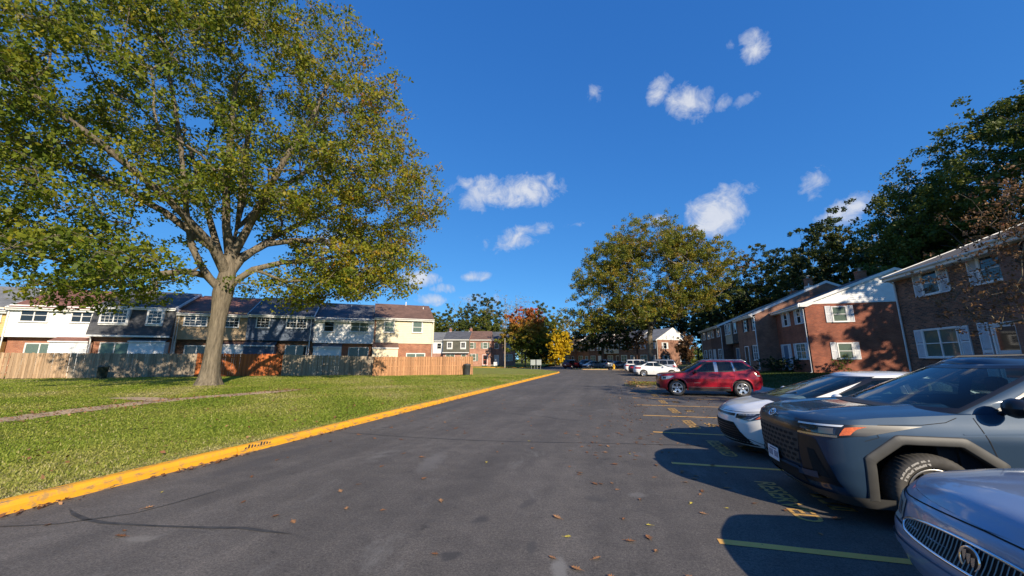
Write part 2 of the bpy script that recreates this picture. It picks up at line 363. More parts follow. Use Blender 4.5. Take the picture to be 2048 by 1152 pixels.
# ------------------------------------------------------------------ ground, road, lawns, kerbs
KX = -6.35                                   # face of the left kerb
def asphalt_mat():
    m, n, l, b = new_mat('asphalt')
    ge = n.new('ShaderNodeNewGeometry'); pos = ge.outputs['Position']
    def noise(sc, det=6, rough=.6, st=None, dist=0):
        t = n.new('ShaderNodeTexNoise'); t.inputs['Scale'].default_value = sc; t.inputs['Detail'].default_value = det; t.inputs['Roughness'].default_value = rough; t.inputs['Distortion'].default_value = dist
        if st:
            mp = n.new('ShaderNodeMapping'); mp.inputs['Scale'].default_value = st; l.new(pos, mp.inputs[0]); l.new(mp.outputs[0], t.inputs['Vector'])
        else: l.new(pos, t.inputs['Vector'])
        return t.outputs[0]
    def ramp(v, p0, c0, p1, c1):
        r = n.new('ShaderNodeValToRGB'); r.color_ramp.elements[0].position = p0; r.color_ramp.elements[1].position = p1
        r.color_ramp.elements[0].color = (*c0, 1); r.color_ramp.elements[1].color = (*c1, 1); l.new(v, r.inputs[0]); return r.outputs[0]
    def mul(a, c, f=1.):
        x = n.new('ShaderNodeMixRGB'); x.blend_type = 'MULTIPLY'; x.inputs[0].default_value = f; l.new(a, x.inputs[1]); l.new(c, x.inputs[2]); return x.outputs[0]
    def mix(a, c, fac):
        x = n.new('ShaderNodeMixRGB'); l.new(a, x.inputs[1])
        if isinstance(c, tuple): x.inputs[2].default_value = (*c, 1)
        else: l.new(c, x.inputs[2])
        if isinstance(fac, float): x.inputs[0].default_value = fac
        else: l.new(fac, x.inputs[0])
        return x.outputs[0]
    base = ramp(noise(.35, 8, .65, dist=.6), .3, (.086, .079, .073), .72, (.128, .118, .109))
    base = mul(base, ramp(noise(2.6, 6, .7, dist=1.), .25, (.74, .74, .75), .7, (1.16, 1.15, 1.13)))
    base = mul(base, ramp(noise(34, 2, .7), .3, (.72, .72, .73), .7, (1.25, 1.24, 1.22)))
    base = mul(base, ramp(noise(75, 3, .8), .28, (.42, .42, .43), .75, (1.68, 1.65, 1.6)))       # aggregate
    lane = ramp(noise(.9, 5, .6, (1.6, .12, 1)), .42, (.9, .9, .9), .66, (1.16, 1.15, 1.13))      # drag along the lanes
    base = mul(base, lane)
    # dusty rubbed patches and dark drips
    scuff = ramp(noise(1.15, 7, .75, (1, .45, 1), .4), .57, (0, 0, 0), .74, (.62, .62, .62)); base = mix(base, (.20, .19, .175), scuff)
    oil = ramp(noise(2.3, 5, .65), .64, (0, 0, 0), .73, (.6, .6, .6)); base = mix(base, (.026, .026, .027), oil)
    speck = ramp(noise(26, 2, .5), .74, (0, 0, 0), .8, (.5, .5, .5)); base = mix(base, (.17, .165, .15), speck)
    # rubbed spots, drips and old stains that lie at fixed places on the road
    brk = noise(5.5, 7, .75)
    for (sx, sy, rx, ry, rz, col, k) in ((-.46, 3.25, .16, .55, .12, (.25, .24, .22), .6), (.12, 3.2, .20, .38, 0, (.21, .20, .185), .45), (-1.40, 3.30, .22, .20, .4, (.045, .044, .044), .75), (-1.38, 4.05, .17, .28, -.5, (.05, .048, .048), .7), (-.75, 3.6, .12, .3, .2, (.06, .058, .057), .6), (-.25, 4.95, .3, .22, 0, (.065, .062, .06), .6), (.25, 5.2, .28, .22, .3, (.19, .18, .17), .45), (-1.0, 4.6, .15, .5, -.3, (.06, .057, .056), .55), (.35, 7.3, .4, .45, 0, (.17, .16, .155), .35), (-4.3, 2.85, .35, .18, .2, (.22, .205, .18), .55), (-5.6, 5.5, .5, 3.5, 0, (.07, .066, .064), .6), (-5.5, 13, .6, 6, 0, (.07, .066, .064), .6), (-2.9, 6.0, .4, 1.6, .2, (.17, .16, .15), .5)):
        mp = n.new('ShaderNodeMapping'); mp.vector_type = 'TEXTURE'; mp.inputs['Location'].default_value = (sx, sy, 0); mp.inputs['Rotation'].default_value = (0, 0, rz); mp.inputs['Scale'].default_value = (rx, ry, 1); l.new(pos, mp.inputs[0])
        ln = n.new('ShaderNodeVectorMath'); ln.operation = 'LENGTH'; l.new(mp.outputs[0], ln.inputs[0])
        ad = n.new('ShaderNodeMath'); ad.operation = 'ADD'; l.new(ln.outputs['Value'], ad.inputs[0]); l.new(brk, ad.inputs[1])
        base = mix(base, col, ramp(ad.outputs[0], .75, (k, k, k), 1.35, (0, 0, 0)))
    l.new(base, b.inputs['Base Color'])
    b.inputs['Roughness'].default_value = .86; b.inputs['Specular IOR Level'].default_value = .35
    nb = noise(120, 4, .7); bp = n.new('ShaderNodeBump'); bp.inputs['Strength'].default_value = .45; bp.inputs['Distance'].default_value = .006
    l.new(nb, bp.inputs['Height']); l.new(bp.outputs[0], b.inputs['Normal'])
    return m
M['asphalt'] = asphalt_mat()
M['tar'] = pm('tar_seal', (.050, .048, .046), .7, var=.3, scale=9, coord='Object')
def worn_paint(name, col, under, thr=.56, scale=16):
    m, n, l, b = new_mat(name)
    ge = n.new('ShaderNodeNewGeometry')
    t = n.new('ShaderNodeTexNoise'); t.inputs['Scale'].default_value = scale; t.inputs['Detail'].default_value = 8; t.inputs['Roughness'].default_value = .72; l.new(ge.outputs['Position'], t.inputs['Vector'])
    t2 = n.new('ShaderNodeTexNoise'); t2.inputs['Scale'].default_value = 2.2; t2.inputs['Detail'].default_value = 6; l.new(ge.outputs['Position'], t2.inputs['Vector'])
    r = n.new('ShaderNodeValToRGB'); r.color_ramp.elements[0].position = thr; r.color_ramp.elements[1].position = thr + .1; l.new(t.outputs[0], r.inputs[0])
    c = n.new('ShaderNodeMixRGB'); c.inputs[1].default_value = (*[x * .8 for x in col], 1); c.inputs[2].default_value = (*[min(1, x * 1.12) for x in col], 1); l.new(t2.outputs[0], c.inputs[0])
    x = n.new('ShaderNodeMixRGB'); l.new(r.outputs[0], x.inputs[0]); l.new(c.outputs[0], x.inputs[1]); x.inputs[2].default_value = (*under, 1)
    l.new(x.outputs[0], b.inputs['Base Color']); b.inputs['Roughness'].default_value = .72
    bp = n.new('ShaderNodeBump'); bp.inputs['Strength'].default_value = .5; bp.inputs['Distance'].default_value = .01; l.new(t.outputs[0], bp.inputs['Height']); l.new(bp.outputs[0], b.inputs['Normal'])
    return m
M['kerb_yellow'] = worn_paint('kerb_yellow_paint', (.80, .37, .014), (.42, .24, .07), .53, 6)
def _kerb_chips(m):
    n, l = m.node_tree.nodes, m.node_tree.links; b = n['Principled BSDF']; src = b.inputs['Base Color'].links[0].from_socket
    ge = n.new('ShaderNodeNewGeometry'); mp = n.new('ShaderNodeMapping'); mp.inputs['Scale'].default_value = (9, 1.1, 9); l.new(ge.outputs['Position'], mp.inputs[0])
    t = n.new('ShaderNodeTexNoise'); t.inputs['Scale'].default_value = 2.4; t.inputs['Detail'].default_value = 9; t.inputs['Roughness'].default_value = .75; l.new(mp.outputs[0], t.inputs['Vector'])
    r = n.new('ShaderNodeValToRGB'); r.color_ramp.elements[0].position = .54; r.color_ramp.elements[1].position = .61; l.new(t.outputs[0], r.inputs[0])
    x = n.new('ShaderNodeMixRGB'); l.new(r.outputs[0], x.inputs[0]); l.new(src, x.inputs[1]); x.inputs[2].default_value = (.20, .145, .09, 1); l.new(x.outputs[0], b.inputs['Base Color'])
_kerb_chips(M['kerb_yellow'])
M['kerb_plain'] = worn_paint('kerb_faded_paint', (.52, .33, .16), (.30, .25, .2), .52, 5)
M['line_yellow'] = worn_paint('line_yellow_paint', (.80, .43, .10), (.12, .10, .075), .62, 22)
M['stencil'] = worn_paint('stencil_paint', (.64, .37, .10), (.12, .105, .085), .545, 30)
M['concrete'] = pm('concrete', (.34, .32, .29), .85, var=.14, scale=3, bump=.25, bscale=60, coord='Object')
M['dirt'] = pm('bare_dirt', (.42, .30, .185), .95, var=.2, scale=2.5, bump=.5, bscale=30, coord='Object')

def grass_ground_mat():
    m, n, l, b = new_mat('lawn_ground')
    ge = n.new('ShaderNodeNewGeometry'); pos = ge.outputs['Position']
    def noise(sc, det=6, rough=.6):
        t = n.new('ShaderNodeTexNoise'); t.inputs['Scale'].default_value = sc; t.inputs['Detail'].default_value = det; t.inputs['Roughness'].default_value = rough; l.new(pos, t.inputs['Vector']); return t.outputs[0]
    def ramp(v, p0, c0, p1, c1):
        r = n.new('ShaderNodeValToRGB'); r.color_ramp.elements[0].position = p0; r.color_ramp.elements[1].position = p1
        r.color_ramp.elements[0].color = (*c0, 1); r.color_ramp.elements[1].color = (*c1, 1); l.new(v, r.inputs[0]); return r.outputs[0]
    g = ramp(noise(.5, 8, .7), .3, (.19, .225, .04), .7, (.28, .285, .065))
    dry = ramp(noise(1.3, 8, .75), .5, (0, 0, 0), .68, (.8, .8, .8))
    x = n.new('ShaderNodeMixRGB'); l.new(dry, x.inputs[0]); l.new(g, x.inputs[1]); x.inputs[2].default_value = (.34, .275, .13, 1)
    y = n.new('ShaderNodeMixRGB'); y.blend_type = 'MULTIPLY'; y.inputs[0].default_value = 1; l.new(x.outputs[0], y.inputs[1]); l.new(ramp(noise(30, 4, .8), .25, (.45, .45, .45), .75, (1.4, 1.4, 1.35)), y.inputs[2])
    l.new(y.outputs[0], b.inputs['Base Color']); b.inputs['Roughness'].default_value = .95; b.inputs['Specular IOR Level'].default_value = .1
    bp = n.new('ShaderNodeBump'); bp.inputs['Strength'].default_value = .8; bp.inputs['Distance'].default_value = .05; l.new(noise(22, 6, .8), bp.inputs['Height']); l.new(bp.outputs[0], b.inputs['Normal'])
    return m
M['lawn'] = grass_ground_mat()

def sm(t): t = np.clip(t, 0, 1); return t * t * (3 - 2 * t)
def lawn_z(x, y):
    x = np.asarray(x, float); y = np.asarray(y, float)
    d = -6.5 - x
    return .125 + .17 * sm(d / 26) + .012 * np.sin(x * .9 + y * .31) * sm(d / 3) + .010 * np.sin(y * .8 - x * .4) * sm(d / 3) + .25 * sm((d - 30) / 30)
def right_z(x, y):
    x = np.asarray(x, float)
    return .125 + .47 * sm((x - 8.4) / 8.0) + 0 * np.asarray(y, float)
_ey = np.array([-40, 40, 46, 49.5, 51.5, 54, 57, 61.4, 64.5, 66.5, 68, 70, 72.]); _ex = np.array([-6.5, -6.5, -6.5, -6.55, -6.9, -7.9, -9.2, -11.8, -15.4, -19.2, -26., -42., -62.])
def lawn_edge(y): return np.interp(np.asarray(y, float), _ey, _ex)      # x of the lawn's road edge

def sheet(name, P, mat, kind='structure', parent=None):
    n, m = P.shape[:2]
    idx = np.arange(n * m).reshape(n, m)
    q = np.stack([idx[:-1, :-1], idx[:-1, 1:], idx[1:, 1:], idx[1:, :-1]], -1).reshape(-1, 4)
    o = link_mesh(name, np_mesh(name, P.reshape(-1, 3), q, True), parent, mat)
    if kind: o['kind'] = kind
    return o
def flat(x0, x1, y0, y1, z, nx=2, ny=2):
    X, Y = np.meshgrid(np.linspace(x0, x1, nx), np.linspace(y0, y1, ny))
    return np.stack([X, Y, np.full_like(X, z)], -1)

sheet('ground', flat(-1500, 1500, -600, 2400, -.05, 40, 40), M['lawn'])
road = sheet('road', flat(-70, 6.75, -20, 112, 0, 60, 100), M['asphalt'])
ys = np.concatenate([np.linspace(-18, 46, 65), np.linspace(47, 71.5, 50)])
ts = np.linspace(0, 1, 70) ** 2
P = np.zeros((len(ys), len(ts), 3))
for i, y in enumerate(ys):
    x = lawn_edge(y) - ts * (90 + lawn_edge(y)); P[i, :, 0] = x; P[i, :, 1] = y; P[i, :, 2] = lawn_z(x, y)
lawn = sheet('lawn', P[:, ::-1], M['lawn'])
xs = np.concatenate([np.linspace(8.35, 18, 24), np.linspace(19, 130, 40)])
X, Y = np.meshgrid(xs, np.linspace(-20, 130, 60))
M['lawn_shade'] = pm('shade_toned_lawn', (.075, .10, .022), .95, var=.3, scale=.8, var2=(.045, .065, .016), bump=.6, bscale=22)  # darker copy of the lawn: shade before the houses put into the colour
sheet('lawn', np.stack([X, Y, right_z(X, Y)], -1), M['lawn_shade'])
sheet('sidewalk', flat(6.9, 8.4, -20, 66, .13, 4, 60), M['concrete'])

# kerb of cast concrete lengths, painted
def kerb(path, mat, stone=3.05, h=.135, w=.16, name='kerb', skew=0.):
    """path: 2D points, road side on the right hand of the walking direction"""
    root = bpy.data.objects.new(name, None); COL.objects.link(root); root['kind'] = 'structure'
    path = [Vector((p[0], p[1], 0)) for p in path]
    seg = [0.]
    for a, b in zip(path, path[1:]): seg.append(seg[-1] + (b - a).length)
    def at(s):
        s = max(0, min(seg[-1], s))
        for i in range(len(path) - 1):
            if s <= seg[i + 1] or i == len(path) - 2:
                d = (path[i + 1] - path[i]); return path[i] + d * ((s - seg[i]) / d.length), d.normalized()
    prof = [(0, -.04), (.012, h * .55), (.025, h - .035), (.045, h - .010), (.075, h), (w, h + .002), (w, -.04)]
    s = -skew
    while s < seg[-1] - .05:
        a, b = max(s + .014, 0), min(s + stone - .014, seg[-1])
        if b - a > .1:
            k = max(2, int((b - a) / 1.0) + 1); Pm = []
            jig = random.uniform(-.008, .008)
            for t in np.linspace(a, b, k):
                p, d = at(t); nr = Vector((-d.y, d.x, 0))
                Pm.append([tuple(p + nr * q[0] + Vector((0, 0, q[1] + jig))) for q in prof])
            mb = MB(); mb.grid(np.array(Pm), smooth=False); n = len(prof)
            mb.add(Pm[0], [tuple(range(n))]); mb.add(Pm[-1], [tuple(range(n - 1, -1, -1))])
            mb.build('kerb_stone', mat, root)
        s += stone
    return root
kerb([(KX, -18 + .0), (KX, 20), (KX, 40), (KX, 48)] + [(float(lawn_edge(y)) + .15, float(y)) for y in (49.5, 51.5, 54, 57, 61.4, 64.5, 66.5, 68, 70)], M['kerb_yellow'], skew=.9)
kerb([(6.75, 66), (6.75, -18)], M['concrete'])

for k in range(9):                            # rubber marks where a tyre rubbed the kerb
    y0 = 5.62 + k * .062; m_ = MB(); hh = .02 + .012 * ((k * 7) % 4); m_.add([(KX - .006, y0, .075), (KX - .006, y0 + .034, .075), (KX - .016, y0 + .055, .078 + hh), (KX - .016, y0 + .02, .078 + hh)], [(0, 1, 2, 3)])
    m_.build('tyre_mark', M['tar'], road)
# dirt path worn across the lawn
def ribbon(name, pts, w, mat, parent=None, zf=lambda x, y: 0, dz=.006, rag=.25, n=8, taper=True):
    pts = np.array(pts, float); seg = np.r_[0, np.cumsum(np.hypot(*np.diff(pts, axis=0).T))]
    s = np.linspace(0, seg[-1], max(6, int(seg[-1] / .25)))
    cx = np.interp(s, seg, pts[:, 0]); cy = np.interp(s, seg, pts[:, 1])
    k = np.ones(9) / 9; 
    if len(s) > 18:
        cx = np.r_[cx[:4], np.convolve(cx, k, 'valid'), cx[-4:]]; cy = np.r_[cy[:4], np.convolve(cy, k, 'valid'), cy[-4:]]
    dx, dy = np.gradient(cx), np.gradient(cy); L = np.hypot(dx, dy) + 1e-9; nx, ny = -dy / L, dx / L
    ww = w * (1 + rag * (rng.random((2, len(s))) - .5) * 2)
    if taper: ww = ww * np.clip(np.minimum(s, seg[-1] - s) / (.12 * seg[-1]), .05, 1)
    t = np.linspace(-.5, .5, n)
    P = np.zeros((len(s), n, 3))
    for j in range(n):
        off = t[j] * (ww[0] if t[j] < 0 else ww[1]); P[:, j, 0] = cx + nx * off; P[:, j, 1] = cy + ny * off
    P[..., 2] = zf(P[..., 0], P[..., 1]) + dz
    return sheet(name, P[:, ::-1], mat, None if parent else 'structure', parent)
PATH = [(-14.4, 1.5), (-14.6, 6.2), (-15.2, 8.2), (-15.55, 10.2), (-15.6, 12.0), (-15.3, 14.6), (-15.2, 16.2)]
FORK = [(-15.5, 10.3), (-16.4, 10.5), (-17.6, 10.7), (-18.6, 10.6)]
ribbon('dirt_path', PATH, 1.0, M['dirt'], None, lawn_z, .012, .3)
ribbon('dirt_path', FORK, .8, M['dirt'], None, lawn_z, .016, .3)

# tar seams and hairline cracks in the asphalt
for pts, w in (([(-5.95, 3.14), (-5.45, 3.0), (-4.9, 3.0), (-4.35, 3.08), (-3.63, 3.27), (-3.0, 3.27)], .045),
               ([(-6.3, 7.9), (-5.9, 7.76), (-3.74, 7.6), (-1.75, 7.8), (.6, 8.2), (3.5, 8.5)], .03),
               ([(-3.24, 11.65), (-1.9, 11.25), (-1.3, 10.84), (-.7, 10.8)], .03),
               ([(-6.3, 2.6), (-5.5, 2.85), (-5.0, 3.3), (-4.9, 4.1)], .022), ([(-2.5, 14), (-2.45, 19), (-2.6, 26)], .02), ([(-3.9, 24), (-1.2, 24.3), (.6, 24.0)], .03), ([(-2.0, 35), (-1.0, 35.8), (1.0, 35.4)], .04)):
    pts = [(x + random.uniform(-.03, .03), y + random.uniform(-.03, .03)) for x, y in pts]
    ribbon('tar_seam', pts, w, M['tar'], road, dz=.004, rag=.5, n=3)

# parking bays
def stripe(x0, x1, y, w=.10):
    n = int((x1 - x0) / .3); P = np.zeros((n, 2, 3)); P[:, :, 0] = np.linspace(x0, x1, n)[:, None]
    P[:, 0, 1] = y - w / 2 + rng.uniform(-.004, .004, n); P[:, 1, 1] = y + w / 2 + rng.uniform(-.004, .004, n); P[..., 2] = .004
    sheet('parking_line', P[:, ::-1], M['line_yellow'], None, road)
BAYS = [4.14 + 2.725 * k for k in range(-3, 8)]
for y in BAYS: stripe(.88, 6.5, y)
for k in range(13): stripe(.9, 6.5, 29.2 + 2.725 * k)

def text_mesh(body, size=1.0, extrude=0.0, align='CENTER', bold=0.0):
    c = bpy.data.curves.new('txt', 'FONT'); c.body = body; c.size = size; c.extrude = extrude; c.align_x = align; c.align_y = 'CENTER'; c.offset = bold; c.resolution_u = 3
    o = bpy.data.objects.new('txt', c); COL.objects.link(o)
    bpy.context.view_layer.update()
    me = bpy.data.meshes.new_from_object(o.evaluated_get(bpy.context.evaluated_depsgraph_get()))
    bpy.data.objects.remove(o); bpy.data.curves.remove(c)
    return me
_res = text_mesh('RESERVED', .36, bold=.006)
_rw = max(v.co.x for v in _res.vertices) - min(v.co.x for v in _res.vertices); _rh = max(v.co.y for v in _res.vertices) - min(v.co.y for v in _res.vertices)
for v in _res.vertices: v.co.x *= 1.32 / _rw; v.co.y *= .25 / _rh
_res.materials.append(M['stencil'])
# worn second row of stencil blocks, no longer legible
def worn_blocks(seed):
    r = random.Random(seed); mb = MB()
    for k in range(3):
        for j in range(2): 
            x0 = k * .2 - .28 + r.uniform(-.01, .01)
            for (a, b, c, d) in ((0, .13, .0, .05), (0, .045, 0, .24), (.09, .13, .05, .24), (0, .13, .2, .245), (0, .13, .10, .145)):
                if r.random() < .55: mb.add([(x0 + a, c - .12, 0), (x0 + b, c - .12, 0), (x0 + b, d - .12, 0), (x0 + a, d - .12, 0)], [(0, 1, 2, 3)])
    me = mb.mesh('worn'); me.materials.append(M['stencil']); return me
for i, y in enumerate(BAYS[:-1] + [29.2 + 2.725 * k for k in range(3)]):
    yc = y + 1.36
    o = link_mesh('stencil_lettering', _res, road, None, (1.93, yc, .005), (0, 0, R(-90)))
    o = link_mesh('stencil_marking', worn_blocks(i), road, None, (2.42, yc, .005), (0, 0, R(-90)))

# leaf strewn parking island and the far islands
def island(pts, top_mat, kerb_mat, zt=.13):
    kerb(pts + [pts[0]], kerb_mat, stone=2.2)
    c = np.mean(np.array(pts), 0)
    mb = MB(); q = [(c[0] + (p[0] - c[0]) * .985, c[1] + (p[1] - c[1]) * .97) for p in pts]
    mb.add([(x, y, zt) for x, y in q] + [(c[0], c[1], zt + .05)], [(i, (i + 1) % len(q), len(q)) for i in range(len(q))], smooth=True)
    o = mb.build('planted_island', top_mat); o['kind'] = 'structure'
    return o
M['litter_ground'] = pm('leaf_strewn_ground', (.30, .20, .075), .95, var=.3, scale=7, var2=(.15, .14, .04), bump=.6, bscale=25)
def capsule(x0, x1, y0, y1, r, n=6):
    pts = []
    for cx, cy, a0 in ((x1 - .1, y1 - .1, 0), (x0 + r, y1 - r, 90), (x0 + r, y0 + r, 180), (x1 - .1, y0 + .1, 270)):
        rr = r if a0 in (90, 180) else .1
        for k in range(n): t = R(a0 + 90 * k / (n - 1)); pts.append((cx + rr * math.cos(t), cy + rr * math.sin(t)))
    return pts
island(capsule(.75, 6.72, 24.3, 28.0, 1.8), M['litter_ground'], M['kerb_plain'])
island(capsule(-6.4, -.4, 66, 69.0, .8), M['lawn'], M['kerb_plain'])
island(capsule(-.2, 4.2, 64.6, 68.5, 1.2), M['litter_ground'], M['kerb_plain'])
# lawns across the side street
X, Y = np.meshgrid(np.linspace(0, 1, 20), np.linspace(0, 1, 12))
A, B_, C_, D_ = (np.array(p) for p in ((-75., 70.), (-14.5, 79.), (-14.5, 150.), (-75., 150.)))
PP = (A[None, None] * (1 - X)[..., None] + B_ * X[..., None]) * (1 - Y)[..., None] + (D_ * (1 - X)[..., None] + C_ * X[..., None]) * Y[..., None]
sheet('lawn', np.concatenate([PP, (.14 + .5 * sm(Y * 4))[..., None]], -1), M['lawn'])
kerb([(-14.4, 79.1), (-21, 78.1), (-75., 70.1)], M['kerb_yellow'], name='kerb')
X, Y = np.meshgrid(np.linspace(-10, 70, 30), np.linspace(84, 150, 20))
sheet('lawn', np.stack([X, Y, .14 + .35 * sm((Y - 84) / 10)], -1), M['lawn'])

# ------------------------------------------------------------------ trees
def bark_mat(name, c1, c2, scale=14, st=(1, 1, .25)):
    m, n, l, b = new_mat(name)
    tc = n.new('ShaderNodeTexCoord'); mp = n.new('ShaderNodeMapping'); mp.inputs['Scale'].default_value = st; l.new(tc.outputs['Object'], mp.inputs[0])
    t = n.new('ShaderNodeTexNoise'); t.inputs['Scale'].default_value = scale; t.inputs['Detail'].default_value = 8; t.inputs['Roughness'].default_value = .7; l.new(mp.outputs[0], t.inputs['Vector'])
    r = n.new('ShaderNodeValToRGB'); r.color_ramp.elements[0].position = .3; r.color_ramp.elements[0].color = (*c1, 1); r.color_ramp.elements[1].position = .68; r.color_ramp.elements[1].color = (*c2, 1)
    l.new(t.outputs[0], r.inputs[0]); l.new(r.outputs[0], b.inputs['Base Color']); b.inputs['Roughness'].default_value = .92; b.inputs['Specular IOR Level'].default_value = .2
    bp = n.new('ShaderNodeBump'); bp.inputs['Strength'].default_value = 1.0; bp.inputs['Distance'].default_value = .07; l.new(t.outputs[0], bp.inputs['Height']); l.new(bp.outputs[0], b.inputs['Normal'])
    return m
M['bark'] = bark_mat('oak_bark', (.075, .062, .046), (.26, .215, .155), 9, (1, 1, .14))
M['bark_dark'] = bark_mat('dark_bark', (.035, .03, .025), (.11, .095, .075))
M['bark_pale'] = bark_mat('pale_bark', (.20, .18, .15), (.38, .35, .30))
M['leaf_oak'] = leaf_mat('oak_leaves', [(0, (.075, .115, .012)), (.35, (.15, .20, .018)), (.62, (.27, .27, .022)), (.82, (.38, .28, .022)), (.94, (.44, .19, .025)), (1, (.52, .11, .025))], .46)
M['leaf_oak2'] = leaf_mat('turning_oak_leaves', [(0, (.085, .115, .016)), (.35, (.165, .19, .022)), (.65, (.27, .24, .028)), (.88, (.35, .22, .026)), (1, (.36, .15, .025))], .4)
M['leaf_darkred'] = leaf_mat('dark_leaves_with_red_tips', [(0, (.028, .045, .011)), (.5, (.055, .078, .017)), (.72, (.11, .11, .02)), (.86, (.24, .11, .03)), (1, (.30, .09, .04))], .3)
M['leaf_dark'] = leaf_mat('dark_green_leaves', [(0, (.022, .038, .011)), (.5, (.046, .070, .016)), (.85, (.095, .105, .02)), (1, (.19, .13, .02))], .3)
M['leaf_green'] = leaf_mat('green_leaves', [(0, (.055, .085, .014)), (.5, (.105, .135, .022)), (.9, (.18, .18, .03)), (1, (.28, .18, .025))], .35)
M['leaf_red'] = leaf_mat('red_maple_leaves', [(0, (.14, .19, .025)), (.35, (.26, .24, .03)), (.55, (.44, .24, .04)), (.75, (.50, .15, .05)), (1, (.50, .085, .055))], .4)
M['leaf_yellow'] = leaf_mat('yellow_leaves', [(0, (.34, .31, .015)), (.4, (.66, .46, .015)), (1, (.80, .56, .03))], .4)
M['leaf_brown'] = leaf_mat('dry_brown_leaves', [(0, (.09, .05, .026)), (.5, (.19, .10, .045)), (.9, (.28, .16, .07)), (1, (.34, .07, .05))], .35)
M['leaf_pale'] = leaf_mat('pale_sparse_leaves', [(0, (.16, .15, .06)), (.5, (.22, .20, .08)), (1, (.30, .22, .09))], .3)
M['leaf_hedge'] = leaf_mat('hedge_leaves', [(0, (.014, .028, .008)), (.7, (.035, .058, .014)), (1, (.10, .10, .02))], .2)

def frusta(p0, p1, r0, r1, k):
    """E frustums as one vertex/quad array"""
    E = len(p0); d = p1 - p0; L = np.linalg.norm(d, axis=1, keepdims=True) + 1e-9; d = d / L
    a = np.where(np.abs(d[:, 2:3]) < .9, np.array([[0, 0, 1.]]), np.array([[1., 0, 0]]))
    u = np.cross(d, a); u /= np.linalg.norm(u, axis=1, keepdims=True); w = np.cross(d, u)
    t = np.arange(k) * 2 * np.pi / k
    ring = u[:, None, :] * np.cos(t)[None, :, None] + w[:, None, :] * np.sin(t)[None, :, None]
    V = np.concatenate([p0[:, None] + ring * r0[:, None, None], p1[:, None] + ring * r1[:, None, None]], 1)     # E,2k,3
    j = np.arange(k); q = np.stack([j, (j + 1) % k, k + (j + 1) % k, k + j], -1)
    Q = q[None] + (np.arange(E) * 2 * k)[:, None, None]
    return V.reshape(-1, 3), Q.reshape(-1, 4)

def grow(trunk, attract, rnd, r_tip=.012, expo=2.1, step=.9, wig=.10, pull=.35, start=None):
    """greedy branching: every attractor joins the nearest fitting node of the tree; returns nodes, parent, radius, tips"""
    P = [np.array(p, float) for p in trunk]; par = [-1] + list(range(len(trunk) - 1))
    if start is not None:                              # hand-laid limbs: lists of points leaving a trunk node
        for (ti, limb) in start:
            prev = ti
            for q in limb: P.append(np.array(q, float)); par.append(prev); prev = len(P) - 1
    c0 = np.array(trunk[-1], float)
    order = np.argsort(np.linalg.norm(attract - c0, axis=1))
    buf = np.zeros((len(P) + len(attract) * 12, 3)); n = len(P); buf[:n] = P
    first_ok = max(1, len(trunk) - 4)
    tips = []
    base = np.array(trunk[0], float)
    for ai in order:
        a = attract[ai]
        dv = a - buf[first_ok:n]; dist = np.linalg.norm(dv, axis=1)
        # prefer nodes that lie lower / further inside so that branches rise outwards
        cost = dist + pull * np.clip(buf[first_ok:n, 2] - a[2] + .2 * dist, 0, None) + .12 * np.linalg.norm(buf[first_ok:n] - c0, axis=1) 
        j = int(np.argmin(cost)) + first_ok
        p = buf[j]; D = np.linalg.norm(a - p); m = max(1, int(D / step))
        prev = j; bend = rnd.normal(0, wig, 3) * D
        for s in range(1, m + 1):
            t = s / m; q = p + (a - p) * t + bend * math.sin(math.pi * t) + rnd.normal(0, .05, 3) * (s < m)
            q[2] += .10 * D * math.sin(math.pi * t)
            buf[n] = q; par.append(prev); prev = n; n += 1
        tips.append(prev)
    par = np.array(par); X = buf[:n]
    acc = np.zeros(n); isleaf = np.ones(n, bool); isleaf[par[par >= 0]] = False
    acc[isleaf] = r_tip ** expo
    depth = np.zeros(n, int)
    for i in range(n):
        if par[i] >= 0: depth[i] = depth[par[i]] + 1
    for i in np.argsort(-depth):
        if par[i] >= 0: acc[par[i]] += acc[i] * 1.0
    rad = acc ** (1 / expo)
    return X, par, rad, np.array(tips)

def branch_mesh(name, X, par, rad, r_big=.09, flare=None):
    e = np.where(par >= 0)[0]
    r1 = rad[e]; r0 = np.minimum(rad[par[e]], rad[e] * 1.5)
    V, Q = [], []; off = 0
    for msk, k in ((r1 >= r_big, 10), ((r1 < r_big) & (r1 >= .035), 6), (r1 < .035, 3)):
        ii = e[msk]
        if len(ii) == 0: continue
        v, q = frusta(X[par[ii]] - (X[ii] - X[par[ii]]) * .04, X[ii], r0[msk], r1[msk], k)
        V.append(v); Q.append(q + off); off += len(v)
    return np_mesh(name, np.concatenate(V), np.concatenate(Q), True)

